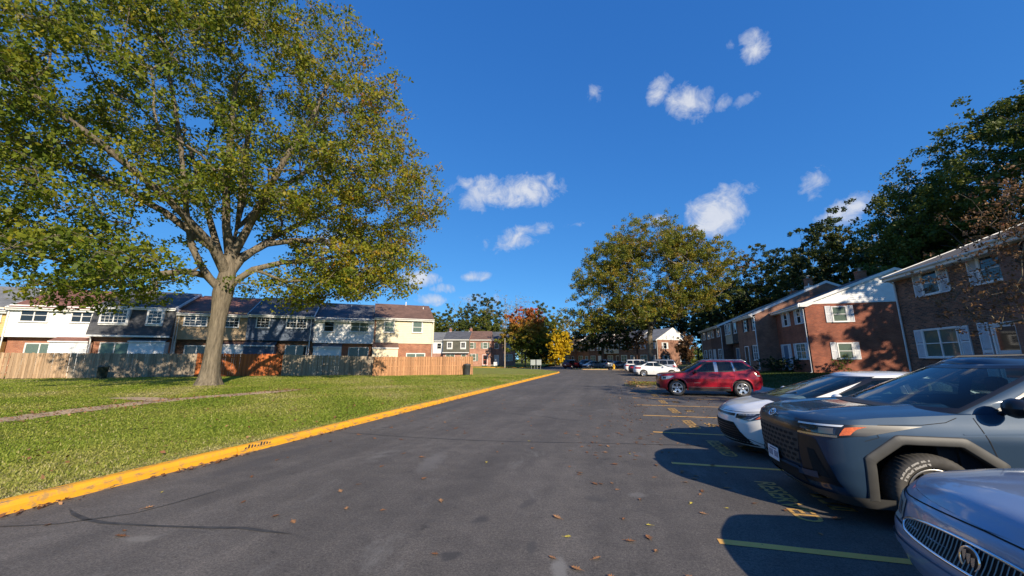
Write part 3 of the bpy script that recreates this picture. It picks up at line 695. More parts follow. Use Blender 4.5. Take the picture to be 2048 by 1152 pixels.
LAST = {}
def leaf_cloud(name, centers, spread, per, size, rnd, mat, tint_of=None, droop=.25, aspect=.62, flat_=.0, jit=.5, sub=1):
    """leaf-sized folded quads scattered round every twig end"""
    if sub > 1:                                                        # sprays of leaves round every twig end
        LAST['a'] = np.repeat(centers, sub, axis=0); centers = LAST['a'] + np.clip(rnd.normal(0, 1, (len(centers) * sub, 3)), -1.5, 1.5) * np.array([spread, spread, spread * .7]); spread = spread * .36; per = max(1, per // sub); LAST['b'] = centers
    n = len(centers) * per
    c = np.repeat(centers, per, axis=0)
    c = c + np.clip(rnd.normal(0, 1, (n, 3)), -1.55, 1.55) * np.array([spread, spread, spread * .75])
    d = rnd.normal(0, 1, (n, 3)); d[:, 2] -= droop; d /= np.linalg.norm(d, axis=1, keepdims=True)
    b = rnd.normal(0, 1, (n, 3)); b[:, 2] += flat_; s = np.cross(d, b); s /= np.linalg.norm(s, axis=1, keepdims=True) + 1e-9
    nn = np.cross(s, d)
    L = size * rnd.uniform(1 - jit, 1 + jit, (n, 1)); W = L * aspect * .5
    V = np.stack([c - d * L * .5, c + s * W - d * L * .05 + nn * W * .3, c + d * L * .5, c - s * W - d * L * .05 + nn * W * .3], 1).reshape(-1, 3)
    Q = np.arange(n * 4).reshape(-1, 4)
    me = np_mesh(name, V, Q)
    base = np.repeat(rnd.random(len(centers)), per)                    # clump by clump, then leaf by leaf
    tint = .62 * base + .38 * rnd.random(n)
    if tint_of is not None: tint = np.clip(tint_of(c, tint), 0, 1)
    at = me.attributes.new('tint', 'FLOAT', 'FACE'); at.data.foreach_set('value', tint.astype(np.float32))
    me.materials.append(mat)
    return me

def blob_points(rnd, n, blobs, shell=.55):
    """points in a union of ellipsoids (cx,cy,cz,rx,ry,rz), pushed outwards and broken by noise"""
    w = np.array([b[3] * b[4] * b[5] for b in blobs]) ** (2 / 3); w = w / w.sum()
    out = []
    for b, k in zip(blobs, np.maximum(1, (w * n).astype(int))):
        d = rnd.normal(0, 1, (k, 3)); d /= np.linalg.norm(d, axis=1, keepdims=True)
        r = (shell ** 3 + (1 - shell ** 3) * rnd.random(k)) ** (1 / 3)
        lump = 1 + .16 * np.sin(d[:, 0] * 5 + b[0]) * np.sin(d[:, 1] * 6 + b[1]) + .12 * np.sin(d[:, 2] * 9 + d[:, 0] * 4)
        out.append(np.array(b[:3]) + d * (r * lump)[:, None] * np.array(b[3:6]))
    return np.concatenate(out)

def tree(name, label, loc, blobs, trunk_h, n_tips, per, leaf, spread, leafmat, bark, seed, cat='tree', r_tip=.012, group=None, lean=(0, 0), shell=.5, tint_of=None, step=.9, expo=2.1, droop=.25, thin=1.0, scale_r=1.0, sub=2):
    rnd = np.random.default_rng(seed)
    root = thing(name, label, cat, loc, 0, group)
    trunk = [(lean[0] * t, lean[1] * t, -.3 + (trunk_h + .3) * t) for t in np.linspace(0, 1, 7)]
    A = blob_points(rnd, n_tips, blobs, shell)
    X, par, rad, tips = grow(trunk, A, rnd, r_tip, expo, step)
    rad = rad * scale_r
    rad[0] *= 1.5; rad[1] *= 1.15
    link_mesh('trunk', branch_mesh('trunk', X, par, rad), root, bark)
    use = X[tips]
    if thin < 1: use = use[rnd.random(len(use)) < thin]
    if per > 0: link_mesh('crown', leaf_cloud('crown', use, spread, per, leaf, rnd, leafmat, tint_of, droop, sub=sub), root)
    return root

# the big oak on the lawn: trunk, hand-laid limbs, then twigs and leaves
OAK = (-21.9, 16.9)
def big_oak():
    rnd = np.random.default_rng(11)
    z0 = float(lawn_z(*OAK))
    root = thing('oak_tree', 'huge spreading oak with pale thick trunk on the lawn before the plank fences', 'tree', (OAK[0], OAK[1], z0))
    # local axes: rx = screen right, ry = away from the viewer
    a = math.atan2(OAK[0], OAK[1])                      # bearing of the tree from the camera (negative = left)
    rx = np.array([math.cos(a), -math.sin(a), 0]); ry = np.array([math.sin(a), math.cos(a), 0])
    def W(r, d, z): return rx * r + ry * d + np.array([0, 0, z])
    trunk = [W(-.25, 0, -.3), W(-.25, 0, .6), W(-.25, 0, 1.8), W(-.24, 0, 3.2), W(-.20, .0, 4.6), W(-.17, .0, 5.4), W(-.12, .0, 6.4), W(-.08, .1, 7.6), W(0, .2, 9.4)]
    limbs = [   # (trunk node, [(right, away, z) ...])
        (5, [(-.75, -.1, 5.9), (-1.35, -.3, 6.7), (-1.87, -.5, 7.7), (-2.2, -.7, 8.9), (-2.45, -.9, 10.2), (-3.05, -1.2, 13.4), (-3.8, -1.6, 16.4), (-4.5, -2, 19)]),
        (5, [(-1.1, .3, 6.3), (-2.04, .5, 6.45), (-3.44, .7, 6.1), (-4.05, .8, 6.3), (-6.0, 1.0, 6.3), (-8.2, 1.0, 6.6)]),
        (6, [(-.6, .7, 7.6), (-1.3, 1.6, 9.8), (-2.2, 2.6, 12.6), (-3.2, 3.4, 15.6)]),
        (6, [(.42, -.1, 7.4), (.95, -.3, 8.0), (1.6, -.5, 8.55), (3.1, -.9, 9.0), (4.7, -1.2, 9.2), (5.5, -1.4, 8.6), (6.2, -1.6, 7.8), (7.6, -2.0, 6.6)]),
        (6, [(.4, .3, 7.7), (.9, .6, 8.2), (2.1, .8, 9.5), (3.4, .9, 10.7), (4.7, 1.0, 11.8), (6.1, 1.1, 12.9), (8.2, 1.2, 14.6)]),
        (5, [(.3, .1, 6.1), (1.1, -.2, 6.9), (2.6, -.2, 7.6), (4.4, -.1, 8.0), (6.6, -.1, 8.9), (9.0, -.2, 9.8)]),
        (8, [(.05, .2, 11.2), (.0, .3, 13.0), (-.1, .4, 15.0), (-.14, .5, 16.8), (.3, .6, 19.5)]),
        (7, [(-.5, -.6, 9.2), (-.8, -1.6, 11.6), (-.9, -2.6, 14.2), (-1.0, -3.4, 17)]),
        (7, [(.5, -.4, 9.2), (1.2, -1.4, 11.6), (2.0, -2.4, 14.0), (3.0, -3.2, 16.6), (3.6, -3.6, 19)]),
        (6, [(-.9, -.9, 7.8), (-3.0, -2.6, 9.6), (-5.4, -3.8, 11.2), (-7.6, -4.8, 12.4)]),
        (6, [(-1.0, .4, 8.0), (-3.4, .6, 9.8), (-6.0, .6, 11.0), (-9.0, .2, 12.0)]),
        (8, [(1.0, .8, 11.2), (2.4, 1.6, 13.6), (4.2, 2.2, 16), (5.6, 2.6, 18)])]
    start = [(ti, [W(*q) for q in L]) for ti, L in limbs]
    blobs = [(0.3, -.5, 17.0, 8.8, 7.6, 8.6), (-5.4, -1.4, 14.0, 6.4, 6.6, 7.6), (6.0, -1.0, 14.6, 6.4, 6.2, 7.2), (-7.8, -2.0, 10.5, 4.2, 5.2, 4.8), (8.0, -1.2, 12.6, 4.3, 4.6, 5.2), (-7.0, .2, 7.0, 4.6, 4.2, 2.2), (6.6, -1.2, 8.4, 4.2, 4.0, 2.4), (-8.6, -3.5, 15, 3.8, 4.6, 5.5), (8.2, -1.6, 7.6, 2.5, 2.8, 2.0), (-3, -2, 19.5, 7, 6, 5), (4.6, 0, 6.3, 3.4, 3.0, 1.2), (-5.6, -5.2, 5.3, 3.6, 3.4, 1.3), (-4.6, 0, 5.0, 3.0, 2.6, 1.0), (6.4, -3.4, 6.4, 3.0, 3.0, 1.3), (3.0, .5, 5.6, 2.4, 2.6, .8)]
    wb = []
    for b in blobs: c = W(*b[:3]); wb.append((*c, b[3], b[4], b[5]))
    A = blob_points(rnd, 1500, wb, .62)
    # open windows between the limbs
    keep = np.ones(len(A), bool)
    for _ in range(70):
        hc = W(rnd.uniform(-13, 12), rnd.uniform(-7, 5), rnd.uniform(6, 24)); keep &= np.linalg.norm((A - hc) / np.array([1.7, 1.7, 1.35]), axis=1) > 1
    A = A[keep & (A[:, 2] > 3.6)]
    X, par, rad, tips = grow(trunk, A, rnd, .0125, 2.05, .8, .09, .3, start)
    rad = np.minimum(rad, .42)
    i_ = len(trunk)                                    # laid limbs keep a stout taper
    for ti, Lm in limbs:
        for t_ in range(len(Lm)): rad[i_] = max(rad[i_], (.17 if Lm[1][2] > 7.2 else .15) * (1 - t_ / len(Lm)) ** .8 + .045); i_ += 1
    rad[0] = .45; rad[1] = .38; rad[2] = .36; rad[3] = .35; rad[4] = .37; rad[5] = .42; rad[6] = .42; rad[7] = .38
    # trunk as one smooth flared skin, limbs and twigs as tapering branches
    me = branch_mesh('trunk', X, par, np.where(np.arange(len(rad)) < 6, rad * .93, rad), r_big=.07)
    tr = link_mesh('trunk', me, root, M['bark'])
    k = 28; prof = []
    zs = [(-.35, .84), (0, .66), (.2, .56), (.5, .48), (1.0, .43), (1.8, .395), (2.8, .378), (3.8, .38), (4.6, .425), (5.2, .50), (5.7, .51), (6.3, .44), (7.0, .40), (7.7, .36)]
    tx = np.array([np.dot(t, rx) for t in trunk]); tz = np.array([t[2] for t in trunk])
    V = []
    for z, r in zs:
        c = W(np.interp(z, tz, tx), 0, z)
        for j in range(k):
            t = 2 * math.pi * j / k; root_lobe = .14 * max(0, 1 - z / 1.1) * math.sin(5 * t + .7) + .030 * math.sin(5 * t + z * .9) + .020 * math.sin(9 * t - z * 1.4) + .03 * math.sin(2 * t + z * 1.7)
            rr = r * (1 + root_lobe); V.append(c + rx * rr * math.cos(t) + ry * rr * math.sin(t))
    Q = [(i * k + j, i * k + (j + 1) % k, (i + 1) * k + (j + 1) % k, (i + 1) * k + j) for i in range(len(zs) - 1) for j in range(k)]
    bo = link_mesh('bole', np_mesh('bole', np.array(V), np.array(Q), True), root, M['bark'])
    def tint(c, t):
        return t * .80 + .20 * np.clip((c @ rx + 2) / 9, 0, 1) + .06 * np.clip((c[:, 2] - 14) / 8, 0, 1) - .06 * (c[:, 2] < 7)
    cen = X[tips]
    par_tip = X[par[tips]]
    cen = np.concatenate([cen, cen * .5 + par_tip * .5])
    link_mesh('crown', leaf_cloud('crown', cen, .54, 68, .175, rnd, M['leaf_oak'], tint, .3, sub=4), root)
    v, q = frusta(LAST['a'], LAST['b'], np.full(len(LAST['a']), .011), np.full(len(LAST['a']), .005), 3)      # the last twigs
    tw = link_mesh('twigs', np_mesh('twigs', v, q, True), root, M['bark']); tw['kind'] = 'stuff'
big_oak()

# ------------------------------------------------------------------ houses
M['brick_red'] = brick_mat('red_brick', (.36, .10, .048), (.235, .062, .033), (.31, .22, .16))
M['brick_dark'] = brick_mat('dark_mixed_brick', (.33, .14, .075), (.075, .042, .032), (.30, .23, .17))
M['brick_brown'] = brick_mat('brown_brick', (.34, .16, .10), (.25, .115, .075), (.30, .22, .17))
M['brick_pink'] = brick_mat('pink_brick', (.50, .25, .17), (.42, .19, .13), (.46, .36, .29))
M['brick_left'] = brick_mat('orange_brick', (.42, .165, .085), (.32, .11, .06), (.40, .31, .24))
M['brick_deep'] = brick_mat('deep_brown_brick', (.19, .09, .062), (.125, .06, .045), (.17, .13, .11))
M['side_white'] = pm('white_siding', (.80, .80, .78), .55, var=.05, scale=2)
M['side_beige'] = pm('beige_siding', (.66, .42, .17), .6, var=.07, scale=2)
M['side_tan'] = pm('tan_siding', (.42, .30, .175), .6, var=.08, scale=2)
M['side_blue'] = pm('slate_blue_siding', (.062, .094, .15), .55, var=.08, scale=2)
M['side_yellow'] = pm('pale_yellow_siding', (.68, .59, .41), .6, var=.05, scale=2)
M['side_black'] = pm('black_siding', (.02, .021, .024), .6, var=.15, scale=2)
M['side_cream'] = pm('cream_siding', (.48, .43, .33), .6, var=.06, scale=2)
M['roof_brown'] = shingle_mat('brown_shingles', (.19, .11, .08), (.14, .08, .06))
M['roof_rust'] = shingle_mat('red_brown_shingles', (.25, .11, .08), (.18, .08, .06))
M['roof_slate'] = shingle_mat('slate_shingles', (.105, .11, .125), (.072, .077, .088))
M['roof_grey'] = shingle_mat('grey_shingles', (.20, .21, .215), (.15, .155, .16))
M['roof_pale'] = shingle_mat('pale_tan_shingles', (.22, .18, .14), (.16, .13, .10))
M['mansard'] = shingle_mat('charcoal_mansard_shingles', (.10, .104, .115), (.066, .069, .076))
M['mansard_green'] = shingle_mat('mossy_mansard_shingles', (.13, .125, .095), (.09, .088, .068))
M['door_white'] = pm('white_door', (.62, .62, .62), .45, var=.05)
M['door_blue'] = pm('blue_door', (.10, .16, .23), .4, var=.05)
M['door_dark'] = pm('dark_door', (.035, .03, .03), .4, var=.1)
M['door_rust'] = pm('rust_door', (.42, .10, .05), .45, var=.05)
M['chimney_brick'] = brick_mat('chimney_brick', (.40, .16, .09), (.27, .09, .055), (.33, .26, .2))

FRONT = (0, 0, 0); RIGHT = (0, 0, R(90)); LEFT = (0, 0, R(-90))
_cache = {}
def window(house, x, y, z, w, h, rot=FRONT, lights=1, muntin=None, look='dark', trim=.07, depth=.07, mat=None, name='window', sash=True):
    """frame with sill (the part); panes and what hangs behind them (sub-parts). x is the middle, z the sill"""
    key = (round(w, 2), round(h, 2), lights, muntin, trim, depth, sash)
    if key not in _cache:
        f = MB(); t = trim; W2 = w / 2
        f.box(-W2 - t, W2 + t, -depth, -.001, h, h + t, bev=.008)
        f.box(-W2 - t, -W2, -depth, -.001, -t * .6, h, bev=.006); f.box(W2, W2 + t, -depth, -.001, -t * .6, h, bev=.006)
        f.box(-W2 - t * 1.4, W2 + t * 1.4, -depth - .04, -.001, -t * 1.15, -.002, bev=.008)
        lw = w / lights
        for k in range(lights):
            a, b = -W2 + k * lw, -W2 + (k + 1) * lw
            if k: f.box(a - .04, a + .04, -depth + .004, -.001, 0, h)
            s = .032
            f.box(a, a + s, -depth + .018, -.001, 0, h); f.box(b - s, b, -depth + .018, -.001, 0, h); f.box(a + s, b - s, -depth + .018, -.001, 0, s * 1.3); f.box(a + s, b - s, -depth + .018, -.001, h - s, h)
            if sash: f.box(a + s, b - s, -depth + .012, -.001, h * .5 - .022, h * .5 + .022)
            if muntin:
                nx, nz = muntin
                for i in range(1, nx): xx = a + lw * i / nx; f.box(xx - .011, xx + .011, -depth + .026, -.03, s, h - s)
                for i in range(1, nz):
                    if sash and i * 2 == nz: continue
                    zz = h * i / nz; f.box(a + s, b - s, -depth + .024, -.03, zz - .011, zz + .011)
        p = MB(); c = MB()
        for k in range(lights):
            a, b = -W2 + k * lw + .03, -W2 + (k + 1) * lw - .03
            p.add([(a, -.028, .03), (b, -.028, .03), (b, -.028, h - .03), (a, -.028, h - .03)], [(0, 1, 2, 3)])
            n = 14; Pc = np.zeros((2, n, 3)); Pc[:, :, 0] = np.linspace(a, b, n); Pc[:, :, 1] = -.010 - .006 * np.cos(np.arange(n) * 2.2); Pc[0, :, 2] = .03; Pc[1, :, 2] = h - .03
            c.grid(Pc, flip=True)
        _cache[key] = (f.mesh('window'), p.mesh('pane'), c.mesh('curtain'), {})
    f, p, c, var = _cache[key]
    def withmat(me, m):
        k = (me.name, m.name)
        if k not in var: v = me.copy(); v.materials.clear(); v.materials.append(m); var[k] = v
        return var[k]
    o = link_mesh(name, withmat(f, mat or M['white_trim']), house, None, (x, y, z), rot)
    link_mesh('pane', withmat(p, M['glass'] if look == 'dark' else M['glass_thru']), o)
    if look == 'curtain': link_mesh('curtain', withmat(c, M['curtain']), o)
    elif look == 'blind': link_mesh('blind', withmat(c, M['blind_green']), o)
    elif look == 'room': link_mesh('curtain', withmat(c, M['room']), o)
    return o
def shutter(house, x, y, z, w, h, mat, rot=FRONT):
    key = ('sh', round(w, 2), round(h, 2), mat.name)
    if key not in _cache:
        m = MB(); t = .05
        m.box(-w / 2, -w / 2 + t, -.05, -.002, 0, h); m.box(w / 2 - t, w / 2, -.05, -.002, 0, h)
        for a, b in ((0, .07), (h * .47, h * .53), (h - .07, h)): m.box(-w / 2 + t, w / 2 - t, -.048, -.002, a, b)
        zz = .085
        while zz < h - .09:
            if not (h * .45 < zz < h * .53): m.add([(-w / 2 + t, -.018, zz + .035), (w / 2 - t, -.018, zz + .035), (w / 2 - t, -.042, zz), (-w / 2 + t, -.042, zz)], [(3, 2, 1, 0)])
            zz += .04
        me = m.mesh('shutter'); me.materials.append(mat); _cache[key] = me
    return link_mesh('shutter', _cache[key], house, None, (x, y, z), rot)
def door(house, x, y, z, w, h, mat, rot=FRONT, glazed=False, trim=True):
    m = MB(); m.box(-w / 2, w / 2, -.05, -.002, 0, h)
    if glazed: m.box(-w / 2 + .08, w / 2 - .08, -.058, -.05, .08, .12); m.box(-w / 2 + .08, w / 2 - .08, -.062, -.05, h * .48, h * .53)
    else:
        for a in (-w * .24, w * .24):
            for z0, z1 in ((.15, h * .42), (h * .5, h * .9)): m.box(a - w * .16, a + w * .16, -.06, -.05, z0, z1, bev=.006)
    o = m.build('door', mat, house, (x, y, z), rot)
    k = MB(); k.lathe([(0, -.075), (.022, -.07), (.028, -.055), (.012, -.045), (.012, -.03)], 10, axis='y', c=(w * .4, -.02, h * .47)); k.build('handle', M['metal_grey'], o)
    if glazed:
        p = MB(); p.add([(-w / 2 + .1, -.055, .14), (w / 2 - .1, -.055, .14), (w / 2 - .1, -.055, h * .47), (-w / 2 + .1, -.055, h * .47)], [(0, 1, 2, 3)]); p.add([(-w / 2 + .1, -.055, h * .54), (w / 2 - .1, -.055, h * .54), (w / 2 - .1, -.055, h - .1), (-w / 2 + .1, -.055, h - .1)], [(0, 1, 2, 3)]); p.build('pane', M['glass'], o)
    if trim:
        f = MB(); t = .09
        f.box(-w / 2 - t, -w / 2, -.075, -.002, 0, h + t); f.box(w / 2, w / 2 + t, -.075, -.002, 0, h + t); f.box(-w / 2, w / 2, -.072, -.002, h, h + t); f.box(-w / 2 - t, w / 2 + t, -.35, -.002, -.16, -.004)
        f.build('door_frame', M['white_trim'], o)
    return o
def slider(house, x, y, z, w, h, look='dark'):
    o = window(house, x, y, z, w, h, lights=2, look=look, trim=.06, name='sliding_door', sash=False)
    return o
def siding(house, x0, x1, z0, z1, y, mat, rot=FRONT, loc=(0, 0, 0), exp_=.19, clip=None, name='siding'):
    """lapped boards; clip(z)->(xa,xb) narrows them under a gable"""
    m = MB(); z = z0
    while z < z1 - .02:
        zt = min(z + exp_, z1)
        a0, b0 = clip(z) if clip else (x0, x1); a1, b1 = clip(zt) if clip else (x0, x1)
        if b0 - a0 > .05:
            if b1 - a1 < .02: a1 = b1 = (a0 + b0) / 2
            m.add([(a0, y - .024, z), (b0, y - .024, z), (b1, y - .006, zt), (a1, y - .006, zt), (a0, y - .002, z), (b0, y - .002, z)], [(0, 1, 2, 3), (4, 5, 1, 0)])
        z = zt
    o = m.build(name, mat, house, loc, rot); o['kind'] = 'stuff'
    return o
def gable_roof(house, x0, x1, D, ze, rise, mat, over=.35, yr=None, trim=None, rake=0.0, back=True):
    """ridge runs along x; eave at the front (y=0)"""
    yr = D / 2 if yr is None else yr; sl = rise / yr; t = .14
    m = MB(); a, b = x0 - rake, x1 + rake
    yf, zf = -over, ze - over * sl
    m.prism([(yf, zf), (yf, zf + t), (yr, ze + rise + t), (yr, ze + rise)], 'x', a, b)
    sb = rise / (D - yr); yb, zb = D + over, ze - over * sb
    m.prism([(yr + .001, ze + rise), (yr + .001, ze + rise + t), (yb, zb + t), (yb, zb)], 'x', a, b)
    o = m.build('roof', mat, house)
    tr = trim or M['white_trim']
    g = MB(); g.box(a, b, yf - .028, yf - .002, zf - .10, zf + t - .02); g.box(a, b, yf, -.004, zf - .125, zf - .103)
    g.build('fascia', tr, house)
    gt = MB(); gt.prism([(yf - .03, zf + .02), (yf - .03, zf + .12), (yf - .14, zf + .12), (yf - .14, zf + .06), (yf - .10, zf + .02)], 'x', a, b); gt.build('gutter', M['gutter'] if trim is None else tr, house)
    return yf, zf
def rake_board(house, x, D, ze, rise, over=.35, yr=None, w=.16, th=.04, mat=None):
    yr = D / 2 if yr is None else yr; sl = rise / yr; m = MB()
    m.prism([(-over, ze - over * sl - .06), (-over, ze - over * sl + w + .02), (yr, ze + rise + w + .02), (yr, ze + rise - .06)], 'x', x, x + th)
    m.prism([(yr + .001, ze + rise - .06), (yr + .001, ze + rise + w + .02), (D + over, ze - over * sl + w + .02), (D + over, ze - over * sl - .06)], 'x', x, x + th)
    return m.build('rake_board', mat or M['white_trim'], house)
def downspout(house, x, y, z0, z1, kick=.25, rot=FRONT, mat=None):
    m = MB(); m.tube([(x, y - kick - .02, z1 + .12), (x, y - kick - .02, z1), (x, y - .06, z1 - .28), (x, y - .06, z0 + .15), (x, y - .22, z0 + .06)], .045, 6, smooth=False)
    return m.build('downspout', mat or M['gutter'], house)
def shed(house, x0, x1, y, z0, zt, zr, depth, wall, roof, door_=True):
    """lean-to storage shed against the back wall"""
    m = MB(); m.box(x0, x1, y - depth, y - .003, z0, zt); o = m.build('shed', wall, house)
    r = MB(); ov = .12
    r.prism([(y - depth - ov, zt - .02), (y - depth - ov, zt + .06), (y - .003, zr + .06), (y - .003, zr - .02)], 'x', x0 - .05, x1 + .05); r.build('shed_roof', roof, o)
    siding(o, x0, x1, z0, zt - .03, y - depth, wall)
    t = MB(); t.box(x0 - .06, x1 + .06, y - depth - ov - .025, y - depth - ov - .002, zt - .06, zt + .05); t.build('fascia', M['white_trim'], o)
    if door_:
        d = MB(); d.box(x0 + .5, x1 - .7, y - depth - .055, y - depth - .027, z0 + .05, zt - .3, bev=.008); d.build('shed_door', wall, o)
    return o
def vent(house, x, y, z, h=.45, mat=None):
    m = MB(); m.tube([(x, y, z - .2), (x, y, z + h)], .055, 8); m.build('vent_pipe', mat or M['white_trim'], house)
def chimney(house, x, y, z, w=.6, h=1.2, cap=True, mat=None):
    m = MB(); m.box(x - w / 2, x + w / 2, y - w / 2, y + w / 2, z - .8, z + h); m.box(x - w / 2 - .05, x + w / 2 + .05, y - w / 2 - .05, y + w / 2 + .05, z + h + .001, z + h + .13, bev=.02)
    o = m.build('chimney', mat or M['chimney_brick'], house)
    f = MB(); f.box(x - w / 2 - .04, x + w / 2 + .04, y - w / 2 - .04, y + w / 2 + .04, z - .25, z + .12); f.build('flashing', M['white_trim'], o)
    if cap: c = MB(); c.tube([(x, y, z + h + .14), (x, y, z + h + .38)], .13, 10); c.box(x - .2, x + .2, y - .2, y + .2, z + h + .38, z + h + .42); c.build('flue', M['metal_grey'], o)
    return o

# ---- row of houses behind the fences on the left (rear sides face the lawn)
LA = R(35.127); LU = Vector((math.cos(LA), math.sin(LA), 0)); LN = Vector((-LU.y, LU.x, 0)); LO = Vector((-45.05, 22.0, 0)); LZ = .42
def left_house(name, label, x0, x1, f, ze, lower, roof, rise=2.05, D=9.0, upper=None, z_mid=3.5, group='row houses behind the plank fences', jet=.55):
    p = LO + LU * x0 - LN * f
    h = thing(name, label, 'house', (p.x, p.y, LZ), LA, group)
    W = x1 - x0; e = ze - LZ; zm = z_mid - LZ
    m = MB(); m.box(.004, W - .004, 0, D, -.5, zm if upper else e)
    if upper: m.box(.004, W - .004, .05, D, zm + .002, e)
    pts = [(0, e), (D / 2, e + rise - .03), (D, e)]
    m.prism(pts, 'x', .01, W - .01)
    m.build('wall', lower, h)
    if upper:
        j = MB(); j.box(.002, W - .002, -jet, .05, zm, e - .02); j.build('upper_wall', upper, h)
        siding(h, 0, W, zm + .01, e - .12, -jet, upper)
        
        for xa in (0, W - .09): t = MB(); t.box(xa, xa + .09, -jet - .045, -jet - .026, zm, e - .1); t.build('corner_board', M['white_trim'] if upper is M['side_white'] else upper, h)
    gable_roof(h, .02, W - .02, D, e, rise, roof, over=.30 + (jet if upper else 0))
    return h, W, e, zm
hB, W, e, zm = left_house('row_house', 'beige clapboard house with grey roof at the far left end of the row', -10.2, -4.07, -.25, 5.95, M['brick_left'], M['roof_grey'], upper=M['side_beige'], rise=2.3)
window(hB, 5.85 - 1.05 + .45, -.575, 4.72 - LZ, .86, 1.1, muntin=(3, 4), look='curtain'); window(hB, 2.2, -.575, 4.72 - LZ, 1.6, 1.1, lights=2, muntin=(3, 4)); shed(hB, 3.9, 6.0, 0, -.4, 2.7, 3.1, 1.2, M['side_beige'], M['roof_grey']); vent(hB, 5.1, 3.6, 7.3)
hW, W, e, zm = left_house('row_house', 'white clapboard house with red-brown roof, second from the left end of the row', -4.05, 1.8, 0, 6.2, M['brick_left'], M['roof_rust'], upper=M['side_white'])
window(hW, 1.65, -.575, 4.8 - LZ, 1.62, 1.05, lights=2); window(hW, 4.65, -.575, 4.83 - LZ, 1.3, 1.05, lights=2); slider(hW, 2.1, 0, .12, 1.75, 2.45, 'curtain')
shed(hW, 3.4, 5.8, 0, -.4, 2.72, 3.3, 1.35, M['side_white'], M['roof_rust']); downspout(hW, .1, -.56, 0, e - .3); vent(hW, 5.2, 3.4, 7.2)
rake_board(hW, -.03, 9, e, 2.05, .85)
hM, W, e, zm = left_house('row_house', 'charcoal mansard house with green blinds in the sliding door, behind the left fence', 1.55, 7.2, .85, 6.3, M['brick_left'], M['roof_slate'], rise=2.0)
mm = MB(); mm.prism([(-.62, 3.3), (-.05, e - .05), (.02, e - .05), (.02, 3.3)], 'x', -.02, W + .02); mm.build('mansard', M['mansard'], hM)
gg = MB(); gg.box(-.05, W + .05, -.78, -.62, 3.2, 3.32); gg.box(-.05, W + .05, -.75, -.003, 3.17, 3.198); gg.build('gutter', M['gutter'], hM)
for cx, w, l in ((1.55, 1.72, 2), (4.35, .95, 1)):
    dm = MB(); dm.box(cx - w / 2 - .12, cx + w / 2 + .12, -.5, -.05, 4.20, 5.62); dm.build('dormer', M['side_white'], hM)
    window(hM, cx, -.5, 4.4, w, 1.15, lights=l, muntin=(3, 4))
slider(hM, 1.75, 0, .12, 1.9, 2.55, 'blind'); shed(hM, 3.0, 5.5, 0, -.4, 2.8, 3.15, .75, M['side_white'], M['roof_slate']); downspout(hM, .35, -.5, 0, 3.2); vent(hM, 1.6, 3.6, 7.3, .6); vent(hM, 4.6, 4.2, 7.7, .25, M['metal_grey'])
s2 = siding(hM, -.02, .9, -.3, e, 0, M['side_white'], RIGHT, (W + .004, 0, 0))
rake_board(hM, W - .03, 9, e, 2.0, .35)
hT, W, e, zm = left_house('row_house', 'tan clapboard house with rusty brown roof, partly hidden by the oak trunk', 7.2, 12.9, 0, 6.2, M['brick_dark'], M['roof_rust'], upper=M['side_tan'])
window(hT, 1.45, -.575, 4.8 - LZ, 1.7, 1.0, lights=2, muntin=(2, 4)); window(hT, 4.3, -.575, 4.75 - LZ, 1.1, 1.1, muntin=(3, 4)); slider(hT, 1.65, 0, .12, 1.8, 2.4); shed(hT, 3.9, 5.6, 0, -.4, 2.6, 3.05, 1.0, M['side_white'], M['roof_brown']); downspout(hT, .15, -.56, 0, e - .3)
hL, W, e, zm = left_house('row_house', 'slate blue clapboard house with dark roof behind the orange fence', 12.9, 18.65, .5, 6.25, M['brick_dark'], M['roof_slate'], upper=M['side_blue'], rise=2.1)
window(hL, 1.3, -.575, 4.75 - LZ, 1.05, 1.1, muntin=(3, 4)); window(hL, 4.2, -.575, 4.8 - LZ, 1.75, 1.1, lights=2, muntin=(3, 4)); slider(hL, 4.3, 0, .12, 1.85, 2.5); shed(hL, .05, 2.6, 0, -.4, 2.55, 3.1, 1.1, M['side_blue'], M['roof_slate']); downspout(hL, 5.5, -.56, 0, e - .3)
rake_board(hL, -.03, 9, e, 2.1, .85)
rake_board(hL, W - .03, 9, e, 2.1, .85)
hV, W, e, zm = left_house('row_house', 'white clapboard house with dark roof, between the blue and the yellow house', 18.65, 24.4, .3, 6.02, M['brick_left'], M['roof_slate'], upper=M['side_white'], z_mid=3.34)
window(hV, 1.4, -.575, 4.53 - LZ, .9, 1.08, look='room'); window(hV, 4.35, -.575, 4.57 - LZ, 1.75, 1.1, lights=2, look='curtain'); slider(hV, 4.4, 0, .1, 1.9, 2.4, 'room'); shed(hV, .2, 2.75, 0, -.4, 2.5, 2.95, 1.1, M['side_white'], M['roof_slate']); vent(hV, 3.2, 3.4, 7.1)
hY, W, e, zm = left_house('row_house', 'pale yellow clapboard house with brown roof at the right end of the row', 24.4, 30.9, .6, 6.2, M['brick_left'], M['roof_brown'], upper=M['side_yellow'], z_mid=3.42, jet=.06)
window(hY, 1.6, -.085, 4.62 - LZ, 1.0, 1.15, look='curtain'); window(hY, 4.63, -.085, 4.68 - LZ, 1.0, 1.15, look='curtain'); window(hY, 4.6, 0, .3, 1.95, 1.6, lights=2, look='curtain', sash=False)
shed(hY, .05, 2.6, 0, -.4, 2.45, 3.05, 1.25, M['side_yellow'], M['roof_brown']); downspout(hY, 6.35, -.08, 0, e - .3); vent(hY, 3.6, 4.2, 7.8, .5); vent(hY, 5.6, 3.2, 7.2, .4)
siding(hY, 0, 9, 3.0, e, 0, M['side_yellow'], RIGHT, (W + .004, 0, 0))
siding(hY, 0, 9, e, e + 2, 0, M['side_yellow'], RIGHT, (W + .004, 0, 0), clip=lambda z: ((z - e) / 2.05 * 4.5, 9 - (z - e) / 2.05 * 4.5))
